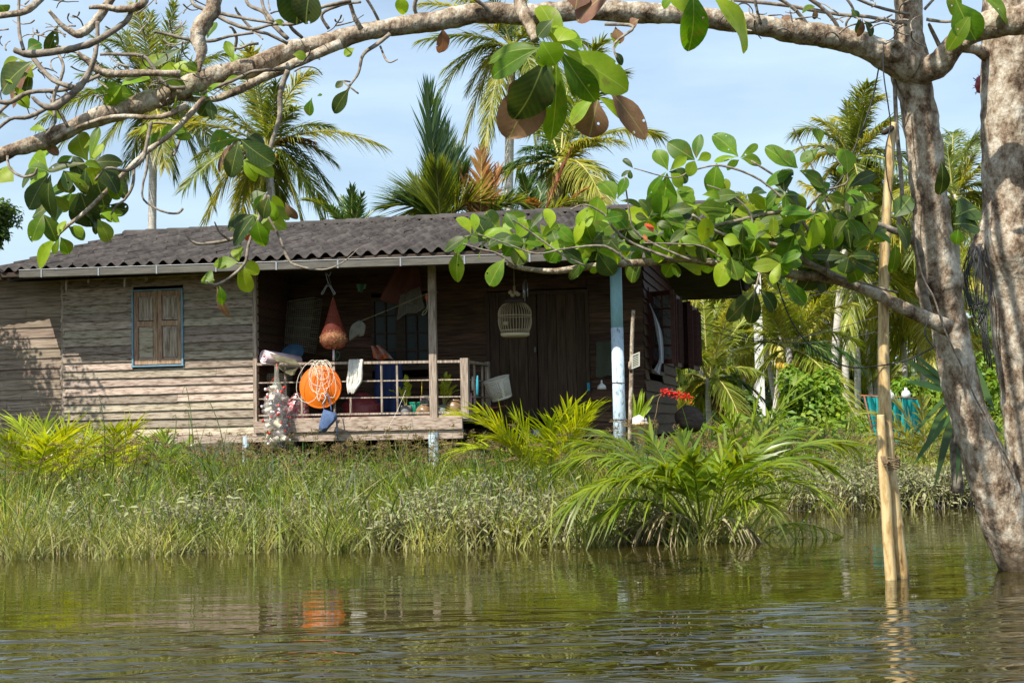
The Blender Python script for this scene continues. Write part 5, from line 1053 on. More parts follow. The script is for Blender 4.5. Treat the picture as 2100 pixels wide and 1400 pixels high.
# canopy of the lower limb: explicit leaves on its outline, whorls inside
for k_, bx, by, tx, ty, w in (
 ('leafy', 966, 480, 948, 436, 26), ('leafy', 972, 478, 980, 434, 18), ('leafd', 964, 482, 908, 508, 24), ('leaf', 966, 484, 922, 512, 24), ('leaf', 940, 515, 930, 578, 30), ('leaf', 975, 478, 1012, 480, 18), ('leafy', 1055, 478, 990, 468, 26), ('leaf', 1060, 474, 1040, 432, 24),
 ('leafy', 1062, 480, 1022, 498, 20), ('leaf', 1080, 480, 1045, 525, 26), ('leaf', 1035, 530, 1000, 580, 40), ('leafd', 1088, 470, 1106, 432, 16), ('leafy', 1128, 468, 1130, 420, 24), ('leaf', 1145, 505, 1130, 468, 28), ('leaf', 1148, 505, 1195, 472, 30), ('leaf', 1142, 508, 1128, 538, 36),
 ('leafd', 1150, 508, 1192, 535, 28), ('leaf', 1210, 520, 1175, 566, 16), ('leafd', 1190, 540, 1170, 575, 16), ('leafy', 1180, 475, 1215, 430, 32), ('leafy', 1215, 470, 1235, 405, 38), ('leaf', 1235, 450, 1280, 440, 26), ('leafy', 1215, 545, 1222, 560, 18),
 ('leaf', 1262, 410, 1240, 358, 36), ('leaf', 1266, 408, 1284, 365, 20), ('leaf', 1272, 412, 1320, 408, 16), ('leafd', 1298, 345, 1280, 322, 12), ('leafd', 1294, 350, 1272, 356, 9), ('leafd', 1292, 348, 1292, 366, 10),
 ('leaf', 1370, 350, 1350, 305, 30), ('leafy', 1374, 350, 1405, 318, 20), ('leaf', 1366, 352, 1320, 402, 18), ('leaf', 1368, 355, 1362, 440, 48), ('leafd', 1372, 352, 1418, 360, 30), ('leafy', 1375, 356, 1405, 378, 28), ('leaf', 1425, 328, 1370, 292, 40), ('leaf', 1428, 325, 1430, 276, 22), ('leafy', 1430, 330, 1458, 315, 20),
 ('leafy', 1425, 330, 1410, 358, 24), ('leaf', 1514, 322, 1465, 264, 42), ('leafy', 1512, 322, 1462, 325, 14), ('leaf', 1518, 324, 1558, 294, 16), ('leaf', 1520, 325, 1562, 330, 30), ('leafy', 1516, 328, 1490, 344, 20), ('leaf', 1470, 335, 1460, 398, 38), ('leaf', 1425, 422, 1398, 388, 28), ('leafd', 1424, 426, 1372, 432, 24),
 ('leaf', 1430, 425, 1496, 425, 36), ('leafd', 1426, 430, 1428, 512, 38), ('leaf', 1520, 400, 1462, 395, 26), ('leafy', 1440, 400, 1480, 392, 18), ('leaf', 1632, 345, 1572, 302, 36), ('leaf', 1636, 345, 1600, 310, 34), ('leaf', 1626, 350, 1570, 372, 26), ('leaf', 1682, 300, 1678, 260, 22), ('leafd', 1690, 302, 1714, 312, 20), ('leaf', 1680, 305, 1645, 330, 28),
 ('leafy', 1738, 355, 1740, 295, 38), ('leaf', 1735, 360, 1725, 338, 22), ('leaf', 1640, 350, 1700, 372, 40), ('leafd', 1740, 385, 1802, 342, 26), ('leaf', 1742, 390, 1805, 380, 18), ('leafy', 1640, 450, 1636, 382, 40), ('leaf', 1690, 410, 1685, 365, 26), ('leafd', 1745, 398, 1800, 442, 34), ('leafd', 1735, 428, 1742, 515, 40), ('leaf', 1700, 430, 1712, 508, 40),
 ('leafy', 1582, 488, 1532, 458, 32), ('leafy', 1585, 486, 1590, 445, 22), ('leaf', 1588, 488, 1625, 470, 18), ('leafd', 1738, 525, 1665, 520, 22), ('leafd', 1742, 525, 1808, 520, 22), ('leafd', 1740, 528, 1735, 560, 34), ('leafd', 1745, 530, 1798, 558, 24), ('leaf', 1740, 535, 1765, 575, 36),
 ('leafd', 1552, 590, 1497, 658, 34), ('leafd', 1550, 595, 1540, 664, 32), ('leafd', 1556, 592, 1604, 634, 30), ('leaf', 1608, 575, 1655, 625, 30), ('leafd', 1560, 585, 1530, 560, 30), ('leafd', 1590, 575, 1610, 570, 30), ('leaf', 1545, 530, 1530, 495, 34), ('leafr', 1340, 478, 1330, 452, 14), ('leafr', 1330, 498, 1318, 480, 7),
 ('leafy', 1790, 495, 1812, 480, 26), ('leafd', 1835, 445, 1870, 400, 40), ('leafd', 1838, 460, 1880, 500, 34), ('leaf', 1836, 500, 1840, 560, 26), ('leafd', 1960, 445, 2008, 415, 60), ('leafd', 1955, 460, 2010, 450, 46), ('leaf', 1965, 470, 1960, 500, 26), ('leafd', 1930, 330, 1945, 400, 30), ('leafd', 1995, 300, 2010, 285, 10)):
    lf(k_, bx, by, tx, ty, w, rr.uniform(9.0, 9.4), (rr.uniform(-.4, .4), -1, rr.uniform(.0, .8)))
cl = [(1000, 495), (1030, 480), (1075, 500), (1110, 485), (1150, 480), (1180, 500), (1215, 495), (1240, 480), (1260, 500), (1285, 470), (1310, 490), (1330, 450), (1350, 480), (1375, 465), (1400, 500), (1430, 480), (1455, 450), (1480, 470), (1500, 440), (1520, 500), (1545, 470), (1570, 430), (1590, 510), (1610, 400), (1630, 480), (1650, 520), (1670, 440), (1695, 400), (1715, 470), (1600, 540), (1540, 400), (1480, 410), (1560, 530), (1670, 545), (1500, 530), (1340, 440), (1700, 530), (1440, 500), (1380, 420), (1770, 430), (1320, 515), (1380, 535), (1450, 515), (1530, 540), (1630, 545), (1700, 500), (1740, 450), (1480, 470), (1225, 515), (1405, 470), (1550, 490), (1650, 480), (1560, 450), (1790, 480), (1060, 490)]
for (cx_, cy_) in cl:
    D = rr.uniform(9.0, 9.8); a0_ = rr.uniform(0, 6.28); n = rr.choice([4, 5, 6, 7])
    if cy_ < 420: n -= 1
    for k in range(n):
        a = a0_ + k * 6.28 / n + rr.uniform(-.3, .3); L = rr.choice([rr.uniform(30, 55), rr.uniform(50, 82)]) * (.7 + .3 * abs(math.sin(a))); kd = rr.choices(['leaf', 'leafy', 'leafd'], [4, 4, 3])[0]  # bright and dark kinds put lit and shaded leaves into the colour
        lf(kd, cx_, cy_, cx_ + L * math.cos(a), cy_ + L * math.sin(a) * .8, L * rr.uniform(.48, .66), D, (rr.uniform(-.7, .7), -1, rr.uniform(-.1, 1.2)), rr.uniform(-.12, .12))
for (cx_, cy_) in ((75, 340), (130, 350), (210, 345), (100, 400), (160, 430), (215, 420), (90, 440), (150, 320), (40, 120), (30, 175), (250, 175), (320, 150), (375, 130), (430, 205), (330, 270), (355, 255), (540, 400), (520, 440), (500, 330)):
    D = rr.uniform(8.2, 8.8); n = rr.choice([2, 3, 4])
    for k in range(n):
        a = rr.uniform(.2, 2.9) + (3.14 if rr.random() < .25 else 0); L = rr.uniform(34, 66); lf(rr.choices(['leaf', 'leafy', 'leafd', 'leafb'], [3, 4, 4, .5])[0], cx_, cy_, cx_ + L * math.cos(a), cy_ + L * math.sin(a) * .85, L * .52, D, (rr.uniform(-.7, .7), -1, rr.uniform(-.1, 1.2)), rr.uniform(-.1, .1))
crown = MB(); mats = []
for i, (k_, L) in enumerate(LV.items()):
    mats.append(M[k_]); B, D, Nn, Ln, W = zip(*L); crown.leaves(B, D, Nn, Ln, W, [rr.uniform(.15, .7) for _ in B], .16, i)
crown.build('crown', mats, tree)
# rest of the crown, unseen overhead, added to shade the near water
oc = MB(); r_ = random.Random(44); B = []; Dd = []; Nn = []; L = []; tw = MB(); A0 = P(1862, -60, 9.9)
for i in range(7):
    e = Vector((r_.uniform(-6.5, -2.2), r_.uniform(.5, 3.8), r_.uniform(4.2, 5.6))); m_ = A0.lerp(e, .5) + Vector((0, 0, 1.4)); pp, _ = bez(A0 + Vector((0, 0, 1)), m_, e, np.linspace(0, 1, 9)); tw.tube([tuple(x) for x in pp], list(np.linspace(.032, .01, 9)), 7)
    for j in range(11):
        c = e + Vector((r_.gauss(0, .75), r_.gauss(0, .6), r_.gauss(0, .3))); c.z = max(c.z, 1.12 + .36 * max(c.y, 0) + .45)
        for k in range(6): a = r_.uniform(0, 6.28); B.append(tuple(c)); Dd.append((math.cos(a), math.sin(a), r_.uniform(-.6, .5))); Nn.append((r_.gauss(0, .4), r_.gauss(0, .4), 1)); L.append(r_.uniform(.16, .28))
tw.tube([A0 - Vector((0, 0, .1)), A0 + Vector((0, 0, 1.2))], [.11, .08], 10)
oc.leaves(B, Dd, Nn, L, [x * .55 for x in L], [.4] * len(B), .16, 0); oc.build('crown', M['leaf'], tree); tw.build('branch', M['twig'], tree)
# cords and cables on the tree
blk = mat('black_cable', [(.012,.012,.012),(.03,.03,.03)], 9, rough=.5)
def cable(name, label, pts, D, r_, m=blk, D1=None):
    s = MB(); s.tube([P(x, y, D + ((D1 or D) - D) * i / (len(pts) - 1)) for i, (x, y) in enumerate(pts)], r_ * D / F, 6, smooth=6); return solo(name, label, 'cable', s, m, P(*pts[0], D))
cable('cable', 'long black cable sagging from the overhead limb behind the bamboo pole to the trunk', [(1802, 140), (1790, 200), (1770, 260), (1750, 310), (1730, 360), (1690, 410), (1660, 440), (1620, 480), (1590, 540), (1600, 600), (1630, 670), (1680, 725), (1740, 752), (1800, 750), (1860, 738), (1915, 712)], 9.75, 1.6)
cable('cable', 'black cable dropping from the fork past the top of the bamboo pole', [(1812, 90), (1812, 150), (1822, 220), (1826, 260), (1816, 310), (1822, 380), (1840, 430), (1860, 460), (1840, 480)], 9.6, 1.4)
cable('vine', 'dark vine winding down the front of the leaning trunk', [(1868, 450), (1890, 560), (1915, 610), (1935, 670), (1955, 715), (1970, 745), (1985, 780), (2000, 815), (2025, 860), (2060, 930)], 9.62, 2.0, M['twig'], 9.9)
cable('cable', 'short black loop hanging from the lower limb beside the trunk', [(1905, 650), (1897, 680), (1905, 700), (1916, 712)], 9.65, 1.6)
cable('liana', 'thin grey liana hanging straight down right of the bamboo pole top', [(1834, 140), (1838, 250), (1845, 330), (1850, 400), (1845, 440), (1842, 480)], 9.9, 4.5, M['twig'])
rr = random.Random(21)
s = MB()
for k in range(13):
    x0 = rr.uniform(1985, 2012); w_ = rr.uniform(6, 32); yb_ = rr.uniform(620, 690); xc = rr.uniform(1992, 2012)
    s.tube([P(x0, 505, 10.15), P(xc - w_, 560 + rr.uniform(-15, 15), 10.1), P(xc - w_ * .6 + rr.uniform(-4, 4), 620, 10.08), P(xc + rr.uniform(-8, 8), yb_, 10.05), P(xc + w_ * .7, 615, 10.1), P(xc + w_ * .8, 560, 10.12), P(x0 + 8, 500, 10.15)], 1.15 * 10 / F, 5, smooth=4)
for k in range(4): x0 = 2008 + k * 4; s.tube([P(x0, 640, 10.1), P(x0 + 6, 690, 10.05), P(x0 + 12 + k, 740 + k * 6, 10.1)], 1.8 * 10 / F, 5, smooth=4)
solo('cable_bundle', 'tangled loops of black cable hung between the two stems', 'cable', s, blk, P(2000, 505, 10.15))
s = MB(); s.lathe([(0, -.07), (.05, -.05), (.065, 0), (.05, .06), (0, .09)], 14, 0, tuple(P(2017, 175, 10.6))); rr = random.Random(3)
for k in range(60):
    d = Vector((rr.gauss(0, 1), rr.gauss(0, 1), rr.gauss(0, 1))).normalized(); p = P(2016, 172, 10.6); s.tube([p + d * .05, p + d * rr.uniform(.07, .1)], .002, 3, cap=False)
solo('red_fruit', 'dark red bristly fruit peeping from behind the right stem', 'fruit', s, mat('red_fruit', [(.22,.02,.03),(.35,.05,.05)], 9, rough=.6), P(2017, 175, 10.6))
# ---------------- bamboo poles ----------------
t = thing('bamboo_pole', 'tall bamboo pole standing in the water left of the leaning tree', 'bamboo pole', PW(1838, 1199)); D = 9.8
def culm(pts, D, name, nodes, parent):
    k = D / F; a = catmull(np.array(pts, float), 12); P3 = [P(x, y, D) for x, y, _ in a]; rad = []
    ln = a[:, 1]
    for (x, y, w_) in a: rad.append(w_ / 2 * k * (1 + .10 * max(math.exp(-((y - n_) / 2.5) ** 2) for n_ in nodes)))
    s = MB(); s.tube(P3, rad, 16); return s.build(name, M['bamboo'], parent)
culm([(1832, 252, 14), (1828, 290, 17), (1820, 400, 19), (1814, 520, 21), (1812, 640, 22), (1812, 760, 24), (1816, 860, 28), (1821, 950, 31), (1833, 1050, 32), (1840, 1120, 33), (1849, 1196, 34), (1852, 1260, 34)], 9.8, 'culm', (330, 478, 602, 718, 890, 1075), t)
s = MB(); s.tube([P(1830, 262, 9.8), P(1822, 268, 9.7), P(1812, 272, 9.65)], .02, 7); s.build('peg', M['darkwood'], t)
t2 = thing('bamboo_pole', 'shorter split bamboo pole tied to the left side of the tall one', 'bamboo pole', PW(1825, 1195))
culm([(1806, 850, 15), (1808, 900, 20), (1812, 960, 22), (1818, 1040, 23), (1822, 1110, 23), (1828, 1195, 24), (1830, 1250, 24)], 9.72, 'culm', (1112,), t2)
s = MB()
for k in range(9):
    y = 938 + k * 2.6; s.tube([P(1820, y, 9.76) + Vector((.085 * math.cos(a), .07 * math.sin(a), .012 * math.sin(a * 2 + k))) for a in np.linspace(0, 6.283, 17)], .005, 5)
for k in range(5): s.tube([P(1806 + k * 3, 935, 9.66), P(1812 + k * 2, 950 + (k % 2) * 6, 9.64), P(1826 - k * 3, 944, 9.66)], .005, 5, smooth=3)
solo('rope_lashing', 'brown rope lashing round the two bamboo poles', 'rope', s, mat('brown_rope', [(.14,.09,.045),(.28,.2,.11)], 30, rough=.9), P(1820, 948, 9.76))
# ================= bank vegetation =================
M['reed'] = mat('tall_reed', [(.03,.07,.012),(.09,.15,.025)], 2, rough=.5, rnd=.35, transl=.35, tcol=(1.8,1.7,.6), dirt=((.30,.28,.16), .0, .3, .5)); M['dry'] = mat('dry_grass', [(.25,.19,.09),(.46,.39,.24)], 2, rough=.8, rnd=.4, transl=.2)
def gZ(x, y): return float(gz(np.array(x), np.array(y)))
def hfun(X, Y): return gz(X, Y)
def in_house(X, Y):
    u = (X - HO.x) * EU.x + (Y - HO.y) * EU.y; v = (X - HO.x) * EV.x + (Y - HO.y) * EV.y
    return (u > a0 - 1) & (u < uE) & (v > .25) & (v < VE)
def scatter(n, x0, x1, y0, y1, off=0.0):
    X = rs.uniform(x0, x1, n); Y = rs.uniform(y0, y1, n); ok = (Y > shore(X) + off + rs.uniform(-.25, .15, n)) & ~in_house(X, Y) & (np.abs(X) < .40 * Y + 1.2)
    return X[ok], Y[ok]
def patch(X, Y, s=1.0, ph=0): return .5 + .25 * np.sin(X * 1.7 * s + ph) * np.cos(Y * 1.3 * s + ph * 2) + .25 * np.sin(X * 4.1 * s + Y * 2.3 * s + ph)
def grass(mb, X, Y, h0, h1, w, seg=4, m=0, lean=.6, droop=(.1, .9)):
    n = len(X); B = np.stack([X, Y, hfun(X, Y) - .04], 1); a = rs.uniform(0, 2*np.pi, n); l = rs.uniform(0, lean, n)
    D = unit(np.stack([np.cos(a) * l, np.sin(a) * l, np.ones(n)], 1)); H = rs.uniform(h0, h1, n) * (.35 + 1.05 * patch(X, Y, 1.1, 1) * (.6 + .8 * patch(X, Y, 3.1, 4))) * np.where((Y > 17.3) & (X < 2.5), .68, 1)
    side = unit(np.stack([np.ones(n), rs.uniform(-1, 1, n), np.zeros(n)], 1)); cu = np.stack([np.cos(a), np.sin(a), np.zeros(n)], 1) * rs.uniform(0, .55, (n, 1))
    mb.ribbons(B, D, H, rs.uniform(.6, 1.3, n) * w, side, rs.uniform(*droop, n) * .6, seg, m, curl=cu, prof=lambda t: (1 - t ** 1.8) + .04)
g = MB()
X, Y = scatter(15000, -8, 3.0, 12.2, 16.0); grass(g, X, Y, .25, .62, .013)
X, Y = scatter(22000, -9, 4.5, 15.5, 21.5); grass(g, X, Y, .3, .6, .014)
X, Y = scatter(7000, -8, 3.5, 12.3, 20.5); grass(g, X, Y, .4, .8, .011, m=1, lean=.9, droop=(.4, 1.3))
X, Y = scatter(5000, 1, 12, 16.2, 28); grass(g, X, Y, .35, .7, .012, m=1, lean=.9, droop=(.4, 1.3))
X, Y = scatter(9000, -7, 3, 12.4, 20); grass(g, X, Y, .55, .95, .010, lean=.2, droop=(.3, 1.0))
X, Y = scatter(26000, .8, 13, 16.2, 27); grass(g, X, Y, .25, .55, .016)
X, Y = scatter(22000, 2.5, 22, 26, 48); grass(g, X, Y, .3, .8, .03, seg=3)
X, Y = scatter(1900, -8, 3, 12.8, 18.5); grass(g, X, Y, .7, 1.15, .015, seg=5, m=2, lean=.45, droop=(.2, 1.1))
for px, py, tx, ty in ((215, 960, 203, 812), (250, 950, 255, 885), (395, 960, 382, 795), (465, 960, 428, 820), (400, 1000, 385, 840), (350, 930, 360, 850), (820, 940, 843, 868), (530, 940, 560, 880), (2000, 960, 2010, 880)):
    a = P(px, py, 16.5); b = P(tx, ty, 16.7); g.tube([a, a.lerp(b, .5) + Vector((.03, 0, .05)), b, b + Vector((-.05, 0, -.06))], [.007, .005, .004, .002], 4, 2, smooth=3, cap=False)
# clumped reeds standing in the shallows at the edge
cx_ = rs.uniform(-6.5, 2.0, 60); X = np.concatenate([np.full(34, c) + rs.normal(0, .09, 34) for c in cx_]); Y = np.concatenate([np.full(34, float(shore(c)) + rs.uniform(-.35, .5)) + rs.normal(0, .07, 34) for c in cx_])
n = len(X); B = np.stack([X, Y, np.full(n, -.08)], 1); a = rs.uniform(0, 6.28, n); l = rs.uniform(0, .45, n); D = unit(np.stack([np.cos(a)*l, np.sin(a)*l, np.ones(n)], 1))
g.ribbons(B, D, rs.uniform(.25, .8, n), rs.uniform(.008, .018, n), unit(np.stack([np.ones(n), rs.uniform(-1, 1, n), np.zeros(n)], 1)), rs.uniform(.1, .6, n), 4, 0, curl=np.stack([np.cos(a), np.sin(a), np.zeros(n)], 1) * .3, prof=lambda t: (1 - t ** 1.8) + .04)
o = g.build('bank_grass', [M['grass'], M['dry'], M['reed']]); tag(o, 'mixed green and tan grass and reeds covering the muddy bank', 'grass', kind='stuff')
# sedges with brown umbels
g = MB(); X, Y = scatter(1100, -8, 7, 14.6, 19.8, .6)
X2, Y2 = scatter(420, -6, 5, 17, 19.9, 0); X = np.concatenate([X, X2]); Y = np.concatenate([Y, Y2])
rr = random.Random(31)
B = []; D = []; L = []
for x, y in zip(X, Y):
    z0 = gZ(x, y); h = rr.uniform(.42, .78) * (.72 if y > 17.5 and x < 2.5 else 1) ; a = rr.uniform(0, 6.28); l = rr.uniform(0, .14); tip = Vector((x + l * math.cos(a), y + l * math.sin(a), z0 + h)); g.tube([(x, y, z0), ((x + tip.x) / 2, (y + tip.y) / 2, z0 + h * .55), tip], [.004, .003, .002], 3, 1, cap=False)
    for k in range(18):
        d = Vector((rr.gauss(0, 1), rr.gauss(0, 1), abs(rr.gauss(.2, .8)))).normalized(); ln = rr.uniform(.02, .075)
        B.append(tuple(tip + d * .005)); D.append(tuple(d)); L.append(ln)
        if k % 2: 
            for q_ in range(3): B.append(tuple(tip + d * ln * .8)); D.append(tuple((d + Vector((rr.gauss(0, .7), rr.gauss(0, .7), rr.gauss(0, .7)))).normalized())); L.append(.022)
B = np.array(B); D = np.array(D); g.ribbons(B, D, np.array(L), .0075, unit(np.cross(D, rs.normal(0, 1, D.shape))), .25, 2, 0)
o = g.build('sedge', [M['sedge'], M['grass']]); tag(o, 'sedge stalks topped with brown feathery umbels', 'sedge', kind='stuff')
# broad-leaved weeds dusted with dried mud
g = MB(); B = []; D = []; Nn = []; L = []; W = []; rr = random.Random(17)
clumps = [(1000, 1085, .5, 90), (940, 1060, .4, 50), (1060, 1050, .4, 45), (430, 1090, .4, 50), (500, 1020, .6, 70), (620, 1085, .4, 30), (470, 1060, .4, 50), (860, 985, .6, 60), (930, 970, .6, 60), (1000, 975, .5, 50), (1090, 990, .5, 50), (780, 1000, .5, 30), (1290, 1010, .6, 50), (1350, 1010, .5, 50), (1400, 1090, .3, 30), (1230, 1090, .3, 20),
          (1690, 1010, .7, 90), (1740, 990, .6, 80), (1640, 1000, .5, 50), (1820, 1000, .5, 50), (1900, 1010, .7, 90), (1960, 1010, .6, 90), (2010, 1020, .5, 80), (1560, 1010, .5, 50), (2060, 1030, .6, 60), (1700, 950, .8, 60), (1880, 960, .8, 50), (380, 1010, .5, 30), (200, 1060, .4, 25), (560, 1040, .6, 60), (700, 1050, .6, 50), (780, 1090, .4, 35), (860, 1075, .4, 40), (680, 1000, .5, 40), (330, 1085, .4, 30), (100, 1090, .5, 25), (1130, 1085, .4, 35), (920, 1020, .5, 45), (1480, 1030, .5, 30), (1330, 1090, .3, 20)]
for px, py, rad, n in clumps:
    c = PW(px, py + 26, .05)
    if c.y < float(shore(c.x)): c = Vector((c.x, float(shore(c.x)) + .05, 0))
    for k in range(int(n * 1.9)):
        x, y = c.x + rr.gauss(0, rad * .55), c.y + abs(rr.gauss(0, rad * .6)); z0 = max(gZ(x, y), -.1); h = rr.uniform(.15, .5); la = rr.uniform(0, 6.28); ll = rr.uniform(0, .3)
        tip = Vector((x + ll * math.cos(la), y + ll * math.sin(la), z0 + h)); b0_ = Vector((x, y, z0 - .03)); g.tube([b0_, (b0_ + tip) / 2 + Vector((0, 0, .04)), tip], [.006, .004, .003], 4, 1, cap=False)
        for j in range(rr.randint(6, 11)):
            t_ = rr.uniform(.25, 1); p = b0_.lerp(tip, t_) + Vector((0, 0, .02)); a = rr.uniform(0, 6.28); e = rr.uniform(-.7, .9); B.append(tuple(p)); D.append((math.cos(a), math.sin(a), e)); Nn.append((rr.gauss(0, .4), rr.gauss(0, .4) - .2, 1)); L.append(rr.uniform(.05, .13)); W.append(rr.uniform(.016, .034))
g.leaves(B, D, Nn, L, W, [rr.uniform(.2, 1.1) for _ in B], .4, 0, seg=3)
o = g.build('muddy_weeds', [M['herb'], M['twig']]); tag(o, 'broad-leaved weeds coated in pale dried mud along the waterline', 'weeds', kind='stuff')
# brighter leafy ground cover under the house edge and beneath the palms
g = MB(); B = []; D = []; Nn = []; L = []; W = []; X, Y = scatter(5200, -6, 13, 15.5, 27)
for x, y in zip(X, Y):
    z0 = gZ(x, y) + rr.uniform(.05, .42) * (.5 + .6 * float(patch(np.array(x), np.array(y), .8, 1))); a = rr.uniform(0, 6.28); B.append((x, y, z0)); D.append((math.cos(a), math.sin(a), rr.uniform(-.5, .8))); Nn.append((rr.gauss(0, .5), rr.gauss(0, .5) - .3, 1)); L.append(rr.uniform(.06, .15)); W.append(rr.uniform(.015, .035))
X, Y = scatter(9000, 2, 24, 26, 50)
for x, y in zip(X, Y):
    z0 = gZ(x, y) + rr.uniform(.0, .9) * float(patch(np.array(x), np.array(y), .5, 3)) ; a = rr.uniform(0, 6.28); B.append((x, y, z0)); D.append((math.cos(a), math.sin(a), rr.uniform(-.5, .8))); Nn.append((rr.gauss(0, .5), rr.gauss(0, .5) - .5, 1)); L.append(rr.uniform(.12, .35)); W.append(rr.uniform(.05, .14))
g.leaves(B, D, Nn, L, W, [.5] * len(B), .3, 0, seg=2); o = g.build('low_greenery', M['bushg']); tag(o, 'leafy green undergrowth scattered among the grass', 'undergrowth', kind='stuff')
# ================= swamp palm clumps =================
FT0 = .22
def clump(label, base, D, fr, L, W, n, mt, hang=.25, seed=0, rad=.011, group=None, dead=None):
    b = PW(*base, 0.0) if D is None else P(base[0], base[1], D); z = max(gZ(b.x, b.y), -.15); b.z = z
    t = thing('swamp_palm', label, 'palm clump', b, group); r_ = random.Random(seed)
    for f in fr:
        bx, by, tx, ty = f[:4]; sag = f[4] if len(f) > 4 else .18; dd = f[5] if len(f) > 5 else r_.uniform(-.5, .5); mm = f[6] if len(f) > 6 else mt
        DD = b.y; A = P(bx, by, DD); C_ = P(tx, ty, DD + dd); Bm = A.lerp(C_, .5) + Vector((0, 0, (C_ - A).length * sag)); s = MB(); k = (C_ - A).length
        frond(s, A, Bm, C_, L * (.75 + .25 * min(1, k)), W, int(n * (.5 + .5 * min(1.2, k))), hang, t0=.40 if seed == 5 else .22, rad=rad, ang=(62, 18), seg=4, jit=.3, rag=.22)
        o = s.build('frond', [M[mm], M['rachis'] if mm != 'nipad' else M['nipad']], t)
    return t
clump('yellow-green swamp palm spreading along the bank at the far left edge', (85, 1010), 16.5, [(90, 1010, -20, 880), (90, 1010, 40, 868), (95, 1010, 90, 872, .1), (95, 1005, 140, 880), (90, 1010, -40, 930), (100, 1010, 190, 905), (90, 1020, -30, 985, .25), (100, 1020, 170, 960, .3), (60, 1000, 10, 900), (70, 1010, 100, 905)], .56, .022, 36, 'nipa', seed=1)
clump('dark and yellow swamp palm under the left plank wall', (230, 1000), 17.5, [(225, 990, 330, 890, .25), (225, 990, 180, 885), (230, 990, 235, 878, .1), (220, 990, 130, 905, .25), (235, 990, 300, 905, .2), (230, 1000, 370, 940, .3), (225, 1000, 150, 950, .3), (235, 990, 270, 878)], .52, .022, 34, 'nipa', seed=2)
clump('small dark swamp palm in the grass right of the left wall corner', (350, 990), 17.0, [(350, 985, 300, 900, .2, .3, 'nipad'), (350, 985, 390, 905, .2, .3, 'nipad'), (350, 990, 430, 950, .3, 0, 'nipad'), (350, 990, 340, 895, .1, .2, 'nipad')], .38, .026, 22, 'nipad', seed=3)
clump('bright yellow-green swamp palm below the veranda corner and door', (1120, 1010), 16.3, [(1110, 1010, 945, 852, .3), (1115, 1005, 985, 845, .22), (1120, 1005, 1060, 862, .2), (1122, 1005, 1130, 868, .1), (1125, 1005, 1215, 836, .25), (1125, 1005, 1205, 868, .2), (1115, 1010, 940, 930, .4), (1110, 1010, 925, 985, .35), (1125, 1010, 1230, 920, .3), (1120, 1000, 1170, 838, .15), (1120, 1000, 1040, 905, .3), (1120, 1010, 1010, 900, .3)], .52, .024, 36, 'nipa', seed=4)
clump('large dark green swamp palm standing in the water right of centre', (1440, 1112), 12.9, [(1430, 1110, 1190, 910, .35, .2), (1430, 1100, 1240, 890, .24, .5), (1435, 1100, 1330, 890, .1, .6), (1440, 1100, 1400, 900, .06, .3), (1440, 1100, 1490, 915, .08), (1450, 1100, 1570, 885, .12, .8), (1455, 1105, 1745, 915, .36, .6), (1450, 1100, 1640, 880, .25, .9), (1450, 1100, 1700, 960, .5, .1), (1440, 1105, 1150, 960, .5, .1), (1445, 1100, 1680, 1010, .5, -.3), (1440, 1105, 1165, 1040, .55, -.4), (1445, 1105, 1350, 960, .3, -.5), (1450, 1105, 1600, 960, .35, -.5),
   (1440, 1105, 1280, 985, .45, -.3), (1450, 1105, 1520, 940, .25, -.6), (1440, 1105, 1420, 940, .1, -.5), (1455, 1110, 1580, 1040, .5, -.4), (1430, 1110, 1230, 1060, .5, -.3)], .5, .034, 24, 'nipad', hang=.5, seed=5, rad=.012)
# dense upright blades at the heart of the big clump
t = bpy.data.objects['swamp_palm.004'] if 'swamp_palm.004' in bpy.data.objects else None
s = MB(); r_ = random.Random(8); n = 90; bx_ = np.array([r_.gauss(1440, 62) for _ in range(n)]); B = np.array([tuple(P(x, 1112, 12.9 + r_.uniform(-.3, .4))) for x in bx_]); a = rs.uniform(-1, 1, n)
D_ = unit(np.stack([a * .5 + (bx_ - 1440) / 260, rs.uniform(-.4, .4, n), np.ones(n)], 1)); s.ribbons(B, D_, rs.uniform(.35, .95, n), rs.uniform(.014, .032, n), unit(np.cross(D_, rs.normal(0, 1, (n, 3)))), rs.uniform(.1, .8, n), 5, 0, prof=lambda x: min(1, .4 + 3 * x) * (1 - x ** 2.4) + .02)
s.build('young_blade', M['nipad'], t)
for pts in ([(1430, 1080), (1360, 1010), (1300, 1105)], [(1450, 1080), (1500, 1030), (1560, 1110)]):
    s = MB(); A, Bm, C_ = [P(x, y, 12.75) for x, y in pts]; frond(s, A, Bm, C_, .3, .03, 18, 1.2, t0=.2, rad=.01, ang=(60, 30), seg=4, rag=.3); s.build('dead_frond', [M['dry'], M['dry']], t)
clump('young upright palm with broad blades behind the large dark swamp palm', (1530, 960), 14.8, [(1530, 960, 1640, 775, .08), (1530, 960, 1650, 808, .25), (1525, 960, 1560, 800, .05), (1525, 960, 1490, 840, .1), (1530, 960, 1470, 880, .2)], .30, .045, 9, 'nipad', hang=.1, seed=6, rad=.014)
clump('bright green feathery palm behind the bamboo pole', (1900, 950), 18.5, [(1900, 940, 1800, 850, .2), (1900, 940, 1790, 900, .3), (1900, 940, 1840, 830, .15), (1900, 940, 1960, 840, .2), (1900, 940, 1890, 820, .1), (1905, 940, 2000, 900, .3), (1900, 945, 1820, 940, .4), (1900, 945, 1990, 960, .4)], .5, .03, 28, 'palmy', seed=7)
